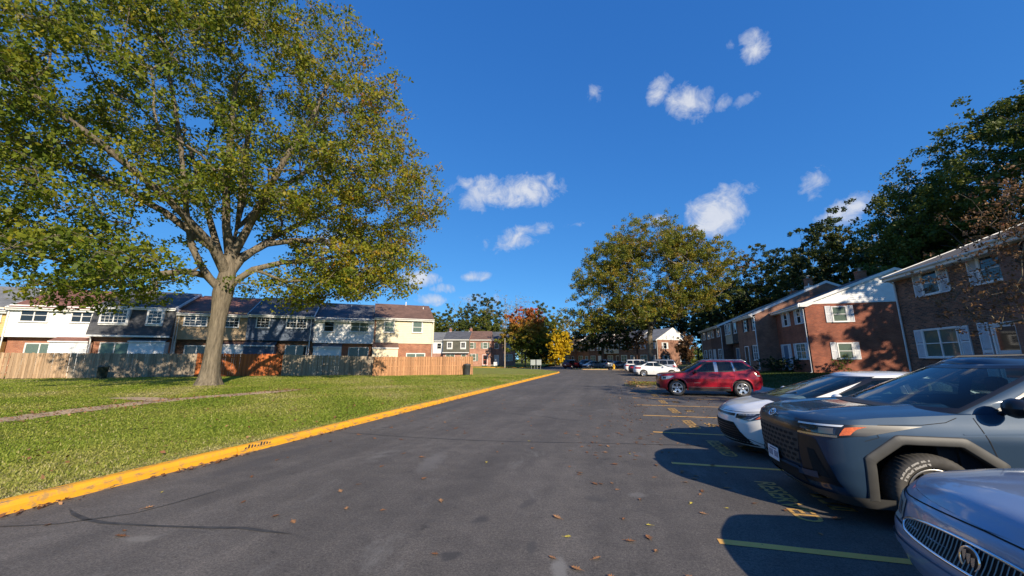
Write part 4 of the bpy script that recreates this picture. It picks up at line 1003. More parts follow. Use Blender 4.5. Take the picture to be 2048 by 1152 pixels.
m_ = MB(); m_.box(-.02, .24, -.1, -.004, -.3, e - .15); m_.build('brick_pier', M['brick_left'], hY)

# ---- brick houses on the right (fronts face the road)
def right_house(name, label, y_far, y_near, x, z0, ze, brick, roof, D=13.2, rise=2.6, group='brick row houses along the parking bays', over=.42):
    h = thing(name, label, 'house', (x, y_far, z0), R(-90), group)
    W = y_far - y_near; e = ze - z0
    m = MB(); m.box(0, W, 0, D, -.6, e); m.prism([(0, e), (D / 2, e + rise - .02), (D, e)], 'x', .01, W - .01)
    m.build('wall', brick, h)
    gable_roof(h, .0, W, D, e, rise, roof, over)
    return h, W, e
def rwin(h, yw0, yw1, z0, z1, z0h, mats, y_far, sw=.42, lights=1, muntin=None, look='dark', only=None):
    """window between world y (far, near), heights absolute"""
    a, b = y_far - yw0, y_far - yw1; c = (a + b) / 2; w = b - a
    window(h, c, 0, z0 - z0h, w, z1 - z0, lights=lights, muntin=muntin, look=look)
    if mats:
        if only != 'r': shutter(h, a - .09 - sw / 2, 0, z0 - z0h - .06, sw, z1 - z0 + .12, mats)
        if only != 'l': shutter(h, b + .09 + sw / 2, 0, z0 - z0h - .06, sw, z1 - z0 + .12, mats)
# near house
NZ = .58
hN, W, e = right_house('row_house', 'dark brick house with white shutters at the right edge, behind the brown bare shrub tree', 25.5, 18.8, 15.8, NZ, 6.3, M['brick_dark'], M['roof_pale'], over=.5)
rwin(hN, 23.5, 22.55, 4.9, 6.0, NZ, M['white_shutter'], 25.5, .5); rwin(hN, 20.35, 19.35, 4.9, 6.0, NZ, M['white_shutter'], 25.5, .5)
rwin(hN, 24.1, 22.15, 1.78, 3.12, NZ, M['white_shutter'], 25.5, .5, lights=2, look='curtain')
door(hN, 25.5 - 19.9, 0, .2, 1.0, 2.3, M['door_white'], glazed=True); shutter(hN, 25.5 - 20.85, 0, .2, .48, 2.45, M['white_shutter']); shutter(hN, 25.5 - 18.98, 0, .2, .36, 2.45, M['white_shutter'])
downspout(hN, .12, -.02, 0, e - .18, kick=.42); siding(hN, 0, 13.2, e, e + 2.5, 0, M['side_white'], LEFT, (-.004, 13.2, 0), clip=lambda z: ((z - e) / 2.6 * 6.6, 13.2 - (z - e) / 2.6 * 6.6)); rake_board(hN, -.05, 13.2, e, 2.6, .5)
hN2, W, e2 = right_house('row_house', 'brown brick house mostly beyond the right edge of the picture', 18.8, 12.6, 15.2, NZ, 6.3, M['brick_brown'], M['roof_brown'])
rwin(hN2, 17.4, 16.4, 4.9, 6.0, NZ, M['dark_shutter'], 18.8); rwin(hN2, 14.8, 13.8, 4.9, 6.0, NZ, M['dark_shutter'], 18.8); rwin(hN2, 17.4, 16.0, 1.8, 3.1, NZ, M['dark_shutter'], 18.8, lights=2); door(hN2, 4.6, 0, .2, 1.0, 2.2, M['door_dark'])
# gable end house
GZ = .6
hG, W, e = right_house('row_house', 'red brick end house with white clapboard gable and white shutters', 42.2, 36.4, 16.1, GZ, 6.25, M['brick_red'], M['roof_slate'])
rwin(hG, 40.4, 39.75, 4.75, 5.95, GZ, M['white_shutter'], 42.2, .42); rwin(hG, 37.85, 37.2, 4.75, 5.95, GZ, M['white_shutter'], 42.2, .42)
door(hG, 42.2 - 40.75, 0, .28, .95, 2.1, M['door_blue'], glazed=False); shutter(hG, 42.2 - 41.6, 0, .28, .42, 2.2, M['white_shutter']); shutter(hG, 42.2 - 40.0, 0, .28, .42, 2.2, M['white_shutter'])
rwin(hG, 38.75, 37.15, 1.72, 3.0, GZ, M['white_shutter'], 42.2, .4, lights=2, muntin=(2, 4), look='curtain')
for z in (4.75, 1.75):
    window(hG, W, 2.4, z - GZ, .95, 1.2, RIGHT, look='curtain')
    for yy in (1.62, 3.18): shutter(hG, W, yy, z - GZ - .06, .40, 1.36, M['white_shutter'], RIGHT)
siding(hG, 0, 13.2, e + .12, e + 2.58, 0, M['side_white'], RIGHT, (W + .004, 0, 0), clip=lambda z: ((z - e) / 2.6 * 6.6, 13.2 - (z - e) / 2.6 * 6.6), exp_=.16)
fb = MB(); fb.box(W + .003, W + .03, -.42, 13.6, e + .0, e + .12); fb.prism([(-.55, e - .22), (-.55, e + .02), (.05, e + .2), (.6, e + .2), (.6, e - .0), (.1, e - .22)], 'x', W + .004, W + .2); fb.build('frieze_board', M['white_trim'], hG)
rake_board(hG, W + .19, 13.2, e, 2.6, .42); ov = MB(); sl = 2.6 / 6.6
ov.prism([(-.42, e - .42 * sl), (-.42, e - .42 * sl + .139), (6.6, e + 2.6 + .139), (6.6, e + 2.6)], 'x', W + .001, W + .19); ov.prism([(6.601, e + 2.6), (6.601, e + 2.739), (13.6, e - .42 * sl + .139), (13.6, e - .42 * sl)], 'x', W + .001, W + .19); ov.build('roof_overhang', M['roof_slate'], hG)
downspout(hG, W - .12, -.02, -.1, e - .15, kick=.36); chimney(hG, 1.2, 6.9, e + 2.5, .62, .9)
# the stepped row behind
h2, W, e = right_house('row_house', 'brown brick house with dark shutters, left of the red brick end house', 48.0, 42.2, 14.3, GZ, 6.2, M['brick_brown'], M['roof_pale'], D=13, rise=2.9)
rwin(h2, 45.5, 44.8, 4.65, 5.95, GZ, M['dark_shutter'], 48.0, .45); rwin(h2, 42.95, 42.4, 4.6, 5.9, GZ, M['dark_shutter'], 48, .4, only='l'); door(h2, 48 - 45.5, 0, .3, .95, 2.1, M['door_dark']); rwin(h2, 43.6, 42.4, 1.65, 3.05, GZ, M['dark_shutter'], 48, .42, lights=2, muntin=(2, 4), only='l')
rake_board(h2, W - .02, 13, e, 2.9, .42); downspout(h2, W - .1, -.02, 0, e - .15, kick=.36); chimney(h2, 3.2, 6.2, e + 2.9, .55, .8); vent(h2, 5.4, 5.2, e + 2.5, .4)
h3, W, e = right_house('row_house', 'house with black and cream jettied upper floor in the stepped row', 53.8, 48.0, 15.3, GZ, 6.2, M['brick_deep'], M['roof_brown'], D=13, rise=2.6)
for a, b, mt in ((0.3, 3.0, M['side_cream']), (3.2, 5.7, M['side_black'])):
    j = MB(); j.box(a, b, -.8, -.004, 3.0, e - .1); j.build('jetty', mt, h3); siding(h3, a, b, 3.0, e - .12, -.8, mt)
for x in (1.0, 2.3): window(h3, x, -.83, 4.15, .7, 1.25, muntin=(2, 4))
window(h3, 4.6, -.83, 4.15, .8, 1.25); door(h3, 1.9, 0, .3, .95, 2.1, M['door_blue']); window(h3, 4.3, 0, 1.1, 1.3, 1.3, lights=2); chimney(h3, 2.5, 6.5, e + 2.6, .6, .9)
h4, W, e = right_house('row_house', 'narrow dark brick house with white downpipe in the stepped row', 59.6, 53.8, 14.2, GZ, 6.1, M['brick_deep'], M['roof_pale'], D=13, rise=2.7)
for x in (1.4, 4.3): window(h4, x, 0, 4.1, .9, 1.3); shutter(h4, x - .72, 0, 4.05, .36, 1.4, M['white_shutter'])
door(h4, 1.5, 0, .3, .95, 2.1, M['door_white']); window(h4, 4.2, 0, 1.1, 1.4, 1.3, lights=2); downspout(h4, W - .1, -.02, 0, e - .15, kick=.36); rake_board(h4, W - .02, 13, e, 2.7, .42)
h5, W, e = right_house('row_house', 'brown brick house with white shutters at the far end of the stepped row', 65.8, 59.6, 14.4, GZ, 6.1, M['brick_brown'], M['roof_grey'], D=13, rise=2.5)
for x in (1.7, 4.5):
    for z in (1.2, 4.1): window(h5, x, 0, z, .85, 1.25); shutter(h5, x - .68, 0, z - .05, .34, 1.35, M['white_shutter']); shutter(h5, x + .68, 0, z - .05, .34, 1.35, M['white_shutter'])
rake_board(h5, W - .02, 13, e, 2.5, .42); downspout(h5, .15, -.02, 0, e - .15, kick=.36)

# ---- far houses across the side street, left of centre
FA = R(14.0)
def far_house(label, px, py, z0, W, e, brick, roof, rise=2.0, D=9, rz=FA, f=0, group='far row houses across the side street'):
    h = thing('row_house', label, 'house', (px, py, z0), rz, group)
    m = MB(); m.box(.004, W - .004, 0, D, -.6, e); m.prism([(0, e), (D / 2, e + rise - .02), (D, e)], 'x', .01, W - .01); m.build('wall', brick, h)
    gable_roof(h, 0, W, D, e, rise, roof, .35)
    return h
hm = far_house('mossy mansard house with dark roof in the far row left of the maple', -36.0, 77.8, .5, 5.8, 5.7, M['brick_pink'], M['roof_slate'])
mm = MB(); mm.prism([(-.55, 2.75), (-.04, 5.6), (.02, 5.6), (.02, 2.75)], 'x', -.02, 5.82); mm.build('mansard', M['mansard_green'], hm)
gg = MB(); gg.box(-.05, 5.85, -.72, -.56, 2.65, 2.8); gg.build('gutter', M['gutter'], hm)
for x in (1.5, 4.5): dm = MB(); dm.box(x - .62, x + .62, -.5, -.05, 3.5, 5.1); dm.build('dormer', M['side_white'], hm); window(hm, x, -.5, 3.8, .9, 1.15, muntin=(2, 4))
window(hm, 1.6, 0, .9, 1.9, 1.4, lights=2, look='curtain'); window(hm, 4.6, 0, .9, 1.0, 1.4, look='curtain'); chimney(hm, .8, 4.4, 7.6, .5, .7); vent(hm, 5.2, 4.2, 7.5)
hw = far_house('narrow white clapboard house at the left of the far row', -41.6, 77.0, .5, 5.6, 5.5, M['brick_pink'], M['roof_grey'])
siding(hw, 0, 5.6, 2.6, 5.4, 0, M['side_white']); window(hw, 4.6, -.03, 3.6, .9, 1.2, look='room'); window(hw, 1.8, -.03, 3.6, .9, 1.2); rake_board(hw, 5.55, 9, 5.5, 2, .35)
hp = far_house('pink brick house with brown roof and white storm door across the street', -31.7, 80.6, .5, 5.7, 5.75, M['brick_pink'], M['roof_brown'], 2.1)
for x in (1.3, 4.4): window(hp, x, 0, 3.75, .95, 1.25, look='curtain'); shutter(hp, x - .78, 0, 3.7, .36, 1.35, M['green_shutter']); shutter(hp, x + .78, 0, 3.7, .36, 1.35, M['green_shutter'])
door(hp, 4.4, 0, .1, .95, 2.15, M['door_rust'], glazed=True); window(hp, 1.4, 0, .95, 1.7, 1.5, lights=2, look='curtain'); shutter(hp, 2.6, 0, .9, .4, 1.6, M['green_shutter']); chimney(hp, .6, 4.4, 7.7, .6, .8)
hs = far_house('brick house with slate roof half hidden behind the red maple', -27.3, 84.0, .5, 6.2, 5.75, M['brick_pink'], M['roof_slate'], 2.1)
for x in (1.8, 4.6): window(hs, x, 0, 3.75, .95, 1.25, look='curtain')
door(hs, 1.8, 0, .1, .95, 2.1, M['door_white']); window(hs, 4.5, 0, .95, 1.9, 1.4, lights=2, look='curtain'); rake_board(hs, -.04, 9, 5.75, 2.1, .35)
st = MB()
for k in range(2): st.box(-28.9 + 1.2 * .97 + .4, -28.9 + 3.4, 83.6 - .35 * k - .6, 84.2 - .35 * k, .3, .62 - .17 * k)
tag(st.build('door_steps', M['concrete']), 'low concrete steps before the far brick doorway', 'steps')
# ---- dark row beyond the mid oak, with a white gable turned to the sun
FB = R(-48.65); FU = Vector((.6607, -.7507, 0)); F0 = Vector((10.1, 86.7, 0))
specs = [('far brick house with bright white gable end, right of the mid oak', M['brick_brown'], M['roof_grey'], 0), ('far brick house in shade behind the mid oak trunk', M['brick_deep'], M['roof_slate'], .4), ('far house with pale jettied upper floor behind the dark round tree', M['brick_deep'], M['roof_pale'], -.5), ('far brick house with tan roof behind the dark tree', M['brick_deep'], M['roof_pale'], .3), ('far brick house at the left end of the shaded row, by the yellow tree', M['brick_brown'], M['roof_slate'], 0), ('last far brick house of the shaded row, hidden mostly by the yellow tree', M['brick_brown'], M['roof_brown'], .4)]
for k, (lab, br, rf, f) in enumerate(specs):
    p = F0 - FU * (5.8 * (k + 1)); q = Vector((FU.y, -FU.x, 0)) * f
    h = far_house(lab, p.x + q.x, p.y + q.y, .4, 5.8, 5.6, br, rf, 2.6, 10.0, FB, group='far row houses behind the mid oak')
    if k == 2:
        j = MB(); j.box(.2, 5.6, -.7, -.004, 2.8, 5.5); j.build('jetty', M['side_cream'], h); siding(h, .2, 5.6, 2.8, 5.45, -.7, M['side_cream'])
    yy = -.73 if k == 2 else 0
    for x in (1.5, 4.3):
        window(h, x, yy, 3.7, .95, 1.25, look='curtain' if k % 2 else 'dark')
        if k != 2: shutter(h, x - .75, yy, 3.65, .36, 1.35, M['white_shutter']); shutter(h, x + .75, yy, 3.65, .36, 1.35, M['white_shutter'])
    window(h, 1.7, 0, .9, 1.8, 1.4, lights=2, look='curtain'); door(h, 4.4, 0, .1, .95, 2.1, (M['door_white'], M['door_blue'], M['door_dark'])[k % 3])
    if k == 0:
        siding(h, 0, 10, 5.6, 8.2, 0, M['side_white'], RIGHT, (5.804, 0, 0), clip=lambda z: ((z - 5.6) / 2.6 * 5, 10 - (z - 5.6) / 2.6 * 5)); rake_board(h, 5.81, 10, 5.6, 2.6, .35)
        for z in (3.7, .9):
            for y in (2.2, 7.6): window(h, 5.8, y, z, 1.0, 1.25, RIGHT); shutter(h, 5.8, y - .8, z - .05, .38, 1.35, M['white_shutter'], RIGHT); shutter(h, 5.8, y + .8, z - .05, .38, 1.35, M['white_shutter'], RIGHT)
    else: rake_board(h, 5.77, 10, 5.6, 2.6, .35)
    if k in (2, 4): chimney(h, 2.0, 4.9, 8.2, .6, 1.0)
    if k == 0: downspout(h, 5.7, -.02, 0, 5.45, kick=.3)

# ------------------------------------------------------------------ plank fences
def wood(name, c1, c2, rough=.85):
    m, n, l, b = new_mat(name)
    tc = n.new('ShaderNodeTexCoord'); oi = n.new('ShaderNodeObjectInfo'); mp = n.new('ShaderNodeMapping'); mp.inputs['Scale'].default_value = (22, 22, 1.6)
    ad = n.new('ShaderNodeVectorMath'); l.new(tc.outputs['Object'], ad.inputs[0]); l.new(oi.outputs['Random'], ad.inputs[1]); l.new(ad.outputs[0], mp.inputs[0])
    t = n.new('ShaderNodeTexNoise'); t.inputs['Scale'].default_value = 1; t.inputs['Detail'].default_value = 7; l.new(mp.outputs[0], t.inputs['Vector'])
    r = n.new('ShaderNodeValToRGB'); r.color_ramp.elements[0].position = .3; r.color_ramp.elements[1].position = .7; r.color_ramp.elements[0].color = (*c1, 1); r.color_ramp.elements[1].color = (*c2, 1); l.new(t.outputs[0], r.inputs[0])
    hs = n.new('ShaderNodeHueSaturation'); mr = n.new('ShaderNodeMapRange'); mr.inputs[3].default_value = .72; mr.inputs[4].default_value = 1.25; l.new(oi.outputs['Random'], mr.inputs[0]); l.new(mr.outputs[0], hs.inputs['Value']); l.new(r.outputs[0], hs.inputs['Color'])
    l.new(hs.outputs[0], b.inputs['Base Color']); b.inputs['Roughness'].default_value = rough
    bp = n.new('ShaderNodeBump'); bp.inputs['Strength'].default_value = .4; bp.inputs['Distance'].default_value = .01; l.new(t.outputs[0], bp.inputs['Height']); l.new(bp.outputs[0], b.inputs['Normal'])
    return m
M['wood_grey'] = wood('weathered_wood', (.30, .185, .10), (.47, .33, .21))
M['wood_silver'] = wood('silvered_wood', (.23, .18, .13), (.38, .31, .23))
M['wood_orange'] = wood('orange_stained_wood', (.33, .085, .02), (.48, .14, .035))
M['wood_brown'] = wood('brown_wood', (.33, .16, .075), (.47, .25, .125))
_pk = {}
def picket(h, w, style):
    k = (round(h, 2), round(w, 3), style)
    if k not in _pk:
        m = MB()
        if style == 'dog': m.prism([(-w / 2, 0), (w / 2, 0), (w / 2, h - .035), (w / 2 - .03, h), (-w / 2 + .03, h), (-w / 2, h - .035)], 'y', -.009, .009)
        else: m.box(-w / 2, w / 2, -.009, .009, 0, h)
        _pk[k] = m.mesh('picket')
    return _pk[k]
def fence(label, a, b, z0, z1, h, mat, style='dog', shadowbox=False, group='plank fences along the back yards', gate=None, post_h=.04):
    a, b = Vector((a[0], a[1], 0)), Vector((b[0], b[1], 0)); d = b - a; L = d.length; ang = math.atan2(d.y, d.x)
    root = thing('plank_fence', label, 'fence', (a.x, a.y, 0), ang, group)
    zz = lambda s: z0 + (z1 - z0) * s / L
    n = int(L / 2.4) + 1; 
    for k in range(n + 1):
        s = L * k / n; p = MB(); p.box(s - .05, s + .05, .06, .16, zz(s) - .3, zz(s) + h + post_h, bev=.012); p.build('post', mat, root)
    for t in (.22, .5, .82):
        r = MB(); r.prism([(0, z0 + h * t), (L, z1 + h * t), (L, z1 + h * t + .085), (0, z0 + h * t + .085)], 'y', .012, .05); r.build('rail', mat, root)
    me_cache = {}; s = .07; k = 0
    rr = random.Random(int(a.x * 10))
    while s < L - .02:
        hh = h + rr.choice((-.02, -.01, 0, 0, .01, .02)); w = .138 if not shadowbox else .128
        me = picket(hh, w, style); key = (me.name, mat.name)
        if key not in me_cache: c = me.copy(); c.materials.append(mat); me_cache[key] = c
        back = shadowbox and k % 2
        link_mesh('picket', me_cache[key], root, None, (s, .062 if back else 0, zz(s) + rr.uniform(-.015, .015) + .03), (rr.uniform(-.008, .008), rr.uniform(-.006, .006), 0))
        s += (.118 if shadowbox else .148) + rr.uniform(-.002, .004); k += 1
    return root
fA = Vector((-41.6, 17.09, 0)) - LN * 0
def fp(s, off=0.): p = fA + LU * s + LN * off; return (p.x, p.y)
fence('weathered open-board plank fence at the left, with a bin before it', fp(-9.5), fp(.2), .33, .32, 1.80, M['wood_grey'], 'flat', True)
fence('weathered brown fence section with a latched gate, before the mansard house', fp(.25), fp(3.4), .32, .31, 1.78, M['wood_grey'], 'flat', False)
fence('shadowed grey plank fence left of the oak trunk', fp(3.45), fp(11.0), .31, .30, 1.80, M['wood_silver'], 'dog', False)
fence('bright orange stained plank fence right of the oak trunk', fp(11.05), fp(17.1), .30, .27, 1.84, M['wood_orange'], 'dog', False)
fence('silvery grey plank fence between the orange and the brown fence', fp(17.15), fp(24.6), .26, .14, 1.80, M['wood_silver'], 'dog', False)
fence('reddish brown board fence at the right end, ending at a dark bin', (-20.75, 30.2), (-13.6, 36.6), .10, .17, 1.78, M['wood_brown'], 'flat', True)
lt = MB(); lt.box(-.02, .02, -.03, -.01, -.09, .09, bev=.004); lt.box(-.06, .06, -.035, -.012, -.02, .02); p = fA + LU * 3.25 - LN * .02
tag(lt.build('gate_latch', M['black'], None, (p.x, p.y, 1.55), (0, 0, LA)), 'small black gate latch on the weathered fence', 'latch')

# ------------------------------------------------------------------ more trees
def ell(*a): return list(a)
def T(name, label, x, y, z, blobs, th, tips, per, leaf, spread, lm, bk, seed, **k): return tree(name, label, (x, y, z), blobs, th, tips, per, leaf, spread, M[lm], M[bk], seed, **k)
# mid oak
T('oak_tree', 'broad turning oak with dark forked trunk in the middle, behind the parked cars', 6.2, 62.5, .2, [(0, 0, 15.2, 8.6, 8, 7.6), (-6.8, -1, 12.4, 5.2, 5.5, 5.6), (7.0, 0, 14, 5.4, 5.6, 5.6), (0, 0, 20.4, 6.0, 5.6, 3.8), (-10.2, 0, 7.8, 3.2, 3.6, 2.4), (-1.0, -2, 8.8, 4.6, 5, 2.6), (5.0, -1, 10.2, 4.0, 4, 2.4), (10.4, 0, 17.4, 2.8, 3.2, 3.0), (-5, 0, 18, 4, 4, 3.2), (5.5, 0, 19.5, 3.4, 3.6, 3)], 5.2, 980, 132, .225, .70, 'leaf_oak2', 'bark', 21, sub=3, r_tip=.024, shell=.62, expo=2.0, step=1.2)
# dark trees before the shaded row
T('shade_tree', 'dark round tree in shade before the far houses, left of the mid oak', -1.5, 74, .2, [(0, 0, 6.8, 4.8, 4.5, 4.0), (-3, 0, 5.6, 3, 3, 2.6), (3, 0, 6, 3, 3, 2.8)], 2.2, 220, 60, .30, .5, 'leaf_dark', 'bark', 22, r_tip=.018)
T('small_tree', 'small brownish tree before the jettied far house', 4.3, 76, .2, [(0, 0, 5.4, 2.4, 2.4, 2.2)], 2.4, 90, 40, .26, .4, 'leaf_brown', 'bark_dark', 23, r_tip=.018)
T('willow_shrub', 'dry brown weeping tree before the white gable end', 15.2, 84.5, .3, [(0, 0, 4.2, 1.5, 1.4, 2.4), (0, 0, 2.4, 1.2, 1.2, 1.5)], 2.0, 100, 40, .30, .4, 'leaf_brown', 'bark_dark', 24, r_tip=.015, droop=1.4)
# maple and yellow tree across the street
def maple_tint(c, t): return np.clip(.08 + .62 * (c[:, 2] - 3) / 8 + .38 * (t - .4), 0, 1)
T('maple_tree', 'maple turning red at the top, beside the far pink house', -17.5, 79.0, .5, [(0, 0, 8.2, 4.4, 4, 4.2), (-2.6, 0, 5.8, 3, 3, 2.8), (2.2, 0, 6.4, 3.4, 3, 3.6)], 2.4, 330, 60, .34, .5, 'leaf_red', 'bark_dark', 25, r_tip=.018, tint_of=maple_tint)
T('yellow_tree', 'bright yellow bushy tree at the end of the street', -14.2, 101, .4, [(0, 0, 5.0, 3.8, 3.6, 4.6), (-1.4, -1, 2.6, 3.6, 3, 2.4), (1.9, 0, 6, 2.6, 2.4, 3.2)], 1.2, 300, 60, .36, .5, 'leaf_yellow', 'bark_dark', 26, r_tip=.016)
T('bushy_tree', 'olive bushy tree between the maple and the yellow tree', -19.5, 102, .4, [(0, 0, 6.6, 4.2, 3.6, 6.0), (0, 0, 2.8, 4.4, 3.6, 2.6)], 1.4, 240, 50, .36, .5, 'leaf_green', 'bark_dark', 27, r_tip=.016)
T('small_tree', 'dark green bush tree at the foot of the maple', -14.6, 80.5, .4, [(0, 0, 2.8, 2.2, 2, 2.4)], .8, 110, 50, .3, .4, 'leaf_dark', 'bark_dark', 28, r_tip=.016)
T('slim_tree', 'pale leaning tree with thin grey foliage above the yellow tree', -13.6, 108, .4, [(0, 0, 10, 3.0, 2.6, 4.2), (1.5, 0, 7, 3, 2.6, 3)], 3, 170, 34, .34, .5, 'leaf_pale', 'bark_pale', 29, r_tip=.02)
# wood behind the far houses
protoA = [(0, 0, 11, 5.5, 5, 6.0), (-3, 0, 8, 4, 4, 4), (3, 0, 9, 4, 4, 4.4)]
wd = [  # label, x, y, kind, seed, scale
 ('olive tree behind the far mansard house', -46, 104, 'g', 31, 1.0), ('tall dark round tree over the far mansard house', -37.5, 108, 'd', 32, 1.22), ('grey bare tree left of the tall dark round tree', -44, 112, 'b', 33, 1.3), ('bare pale tree right of the tall dark round tree', -31, 106, 'b', 34, 1.25),
 ('green tree behind the far pink house', -34, 99, 'g', 35, .85), ('bare thin tree behind the red maple', -24, 104, 'b', 36, 1.15), ('dull green tree far behind the red maple', -19, 102, 'g', 37, 1.0), ('olive tree at the left of the far wood', -53, 100, 'g', 38, .95), ('green tree peeking over the yellow house roof', -64, 121, 'p', 39, 1.15)]
for lab, x, y, kd, sd, sc in wd:
    bl = [tuple(v * sc for v in b) for b in protoA]
    if kd == 'b': T('bare_tree', lab, x, y, .5, bl, 4 * sc, 320, 5, .30, .5, 'leaf_pale', 'bark_pale', sd, r_tip=.03, shell=.3, group='trees beyond the far houses')
    else: T('wood_tree', lab, x, y, .5, bl, 3 * sc, 240, 80, .36, .66, {'g': 'leaf_green', 'd': 'leaf_dark', 'p': 'leaf_oak2'}[kd], 'bark_dark', sd, r_tip=.02, group='trees beyond the far houses')
# wood behind the brick row on the right
rw = [('reddish tinged tree behind the far end of the brick row', 31, 87, 'r', 41, 1.5), ('tall green tree behind the stepped brick row', 42, 77, 'd', 42, 1.65), ('dark tree behind the chimneys of the brick row', 29, 58, 'd', 43, 1.12), ('dark bushy tree between the mid oak and the brick row', 27, 96, 'd', 44, 1.15), ('deep green tree beside the reddish tree', 37, 92, 'd', 45, 1.45),
      ('thin pale bare tree above the white gable', 46, 58, 'b', 46, 1.75), ('dark tree behind the white gable house', 38, 49, 'd', 47, 1.25), ('green tree right of the thin bare tree', 56, 50, 'd', 48, 1.2), ('dark leafy tree behind the shaded far row', 12, 112, 'd', 49, 1.15), ('dark tree over the far shaded roofs', 2, 118, 'd', 50, 1.1), ('dusky tree filling the gap right of the white far gable', 22, 106, 'd', 52, 1.1), ('low dark tree closing the gap beside the far end of the brick row', 23, 88, 'd', 57, .5), ('deep dark tree at the back of the gap right of the far gable', 32, 112, 'd', 58, 1.35)]
def red_tip(c, t): return np.clip(t * .68 + .32 * ((c[:, 2] > 19) & (c[:, 0] < -1)), 0, 1)
for lab, x, y, kd, sd, sc in rw:
    bl = [tuple(v * sc for v in b) for b in protoA]
    if kd == 'b': T('bare_tree', lab, x, y, .6, bl, 4 * sc, 420, 8, .30, .5, 'leaf_pale', 'bark_pale', sd, r_tip=.028, shell=.3, group='trees behind the brick row')
    else: T('wood_tree', lab, x, y, .6, bl, 3 * sc, 300, 84, .35, .7, 'leaf_darkred' if kd == 'r' else 'leaf_dark', 'bark_dark', sd, r_tip=.02, group='trees behind the brick row', tint_of=red_tip if kd == 'r' else None)
T('tall_tree', 'huge dark green tree towering over the dark brick house at the right', 34, 38.5, .6, [(0, 0, 15.5, 8, 7.5, 7.2), (-5, 2, 11, 5.5, 5, 5), (5, -4, 18, 6.5, 6, 6.5), (-1, 0, 8, 6, 6, 4), (3, -3, 20, 5, 5, 4)], 6, 760, 150, .25, .8, 'leaf_green', 'bark_dark', 53, r_tip=.024, sub=3)
T('tall_tree', 'dark tree low behind the roof of the right house', 31, 46, .6, [(0, 0, 9, 5, 5, 4.5), (-2, 0, 7, 4, 4, 3)], 3, 220, 66, .36, .7, 'leaf_dark', 'bark_dark', 54, r_tip=.02)
T('tall_tree', 'tall green tree behind the right house, cut by the picture edge', 39, 24, .6, [(0, 0, 16, 7, 7, 7.5), (-3, 4, 11, 5, 5, 5)], 5, 420, 66, .40, .8, 'leaf_green', 'bark_dark', 55, r_tip=.024)
# crape myrtle, nearly dry, before the right house; another young tree stands further along the lawn
T('crape_myrtle', 'dry brown crape myrtle with bare twigs before the dark brick house', 13.0, 14.3, .45, [(0, 0, 4.4, 2.4, 2.6, 2.5), (-.6, 1.2, 3.4, 1.9, 2.2, 1.5), (.5, .2, 5.6, 2.0, 2.2, 2.0)], 1.0, 380, 20, .085, .2, 'leaf_brown', 'bark', 56, r_tip=.0065, shell=.35, step=.35, expo=2.0)
T('small_tree', 'leafy young tree on the lawn beyond the right edge of the picture', 16.6, 6.6, .6, [(0, 0, 8.2, 3.6, 3.4, 3.4)], 3.5, 150, 20, .22, .5, 'leaf_green', 'bark', 59, r_tip=.015)
# shrubs by the brick fronts
def shrub(label, x, y, z, r, h, seed, mat='leaf_hedge', n=60, per=55):
    T('shrub', label, x, y, z, [(0, 0, h * .55, r, r * .8, h * .5), (r * .4, 0, h * .45, r * .7, r * .7, h * .45)], .15, n, per, .085, .13, mat, 'bark_dark', seed, cat='shrub', r_tip=.008, shell=.5, step=.25)
shrub('clipped dark hedge under the windows of the red brick end house', 15.1, 38.6, .55, 1.4, 1.35, 61); shrub('dark green hedge before the step of the red brick house', 14.6, 41.0, .53, 1.3, 1.25, 62); shrub('sparse small shrub at the gable wall', 17.7, 35.6, .6, .8, 1.3, 63, 'leaf_green', 30, 30)
shrub('low dark shrub at the far end of the brick row', 13.2, 62, .5, 1.5, 1.4, 64); shrub('small dark bush beside the stepped brick row', 13.6, 55.5, .5, 1.0, 1.1, 65)

# distant wood closing the horizon, one mass
_r = np.random.default_rng(70); _a = _r.uniform(R(-75), R(80), 5200); _d = _r.uniform(150, 190, 5200)
_c = np.stack([_d * np.sin(_a), _d * np.cos(_a), .5 + _r.random(5200) ** .8 * (9 + 3 * np.sin(_a * 23) + 2.5 * np.sin(_a * 61))], -1)
fw = link_mesh('far_wood', leaf_cloud('far_wood', _c, .9, 9, 1.25, _r, M['leaf_green'])); tag(fw, 'distant belt of woodland closing the horizon behind the houses', 'wood', kind='stuff')

# ------------------------------------------------------------------ cars
M['car_glass'] = glass_mat('car_glass', (.012, .016, .018), thru=.80, rough=.015)
M['car_glass_dark'] = glass_mat('dark_car_glass', (.010, .012, .014), thru=.35, rough=.02)
M['car_trim'] = pm('gloss_black_trim', (.010, .010, .012), .34, var=.1, scale=6, coat=.2)
M['car_matt'] = pm('matt_black_plastic', (.022, .022, .023), .6, var=.15, scale=9)
M['car_grey'] = pm('grey_cladding', (.050, .049, .046), .55, var=.08, scale=9, bump=.05, bscale=300)
M['tyre'] = pm('tyre_rubber', (.055, .051, .046), .85, var=.2, scale=12)
M['tyre_text'] = pm('raised_tyre_lettering', (.34, .325, .30), .8, var=.1)
M['rim_silver'] = pm('alloy_silver', (.62, .62, .63), .28, .85, var=.05, scale=5)
M['rim_dark'] = pm('alloy_dark', (.05, .05, .053), .4, .6, var=.1, scale=5)
M['rim_satin'] = pm('alloy_satin', (.26, .255, .245), .38, .8, var=.05, scale=5)
M['chrome'] = pm('chrome', (.78, .79, .80), .08, 1.0, var=.02)
M['chrome_dull'] = pm('dull_chrome', (.50, .50, .50), .2, .9, var=.05)
M['amber'] = pm('amber_lens', (.62, .13, .02), .15, var=.2, scale=60, coat=.8)
M['red_lens'] = pm('red_lens', (.32, .012, .012), .15, var=.2, scale=50, coat=.8)
M['lamp_clear'] = pm('clear_lamp', (.42, .44, .46), .12, .3, var=.35, scale=30, coat=1.0)
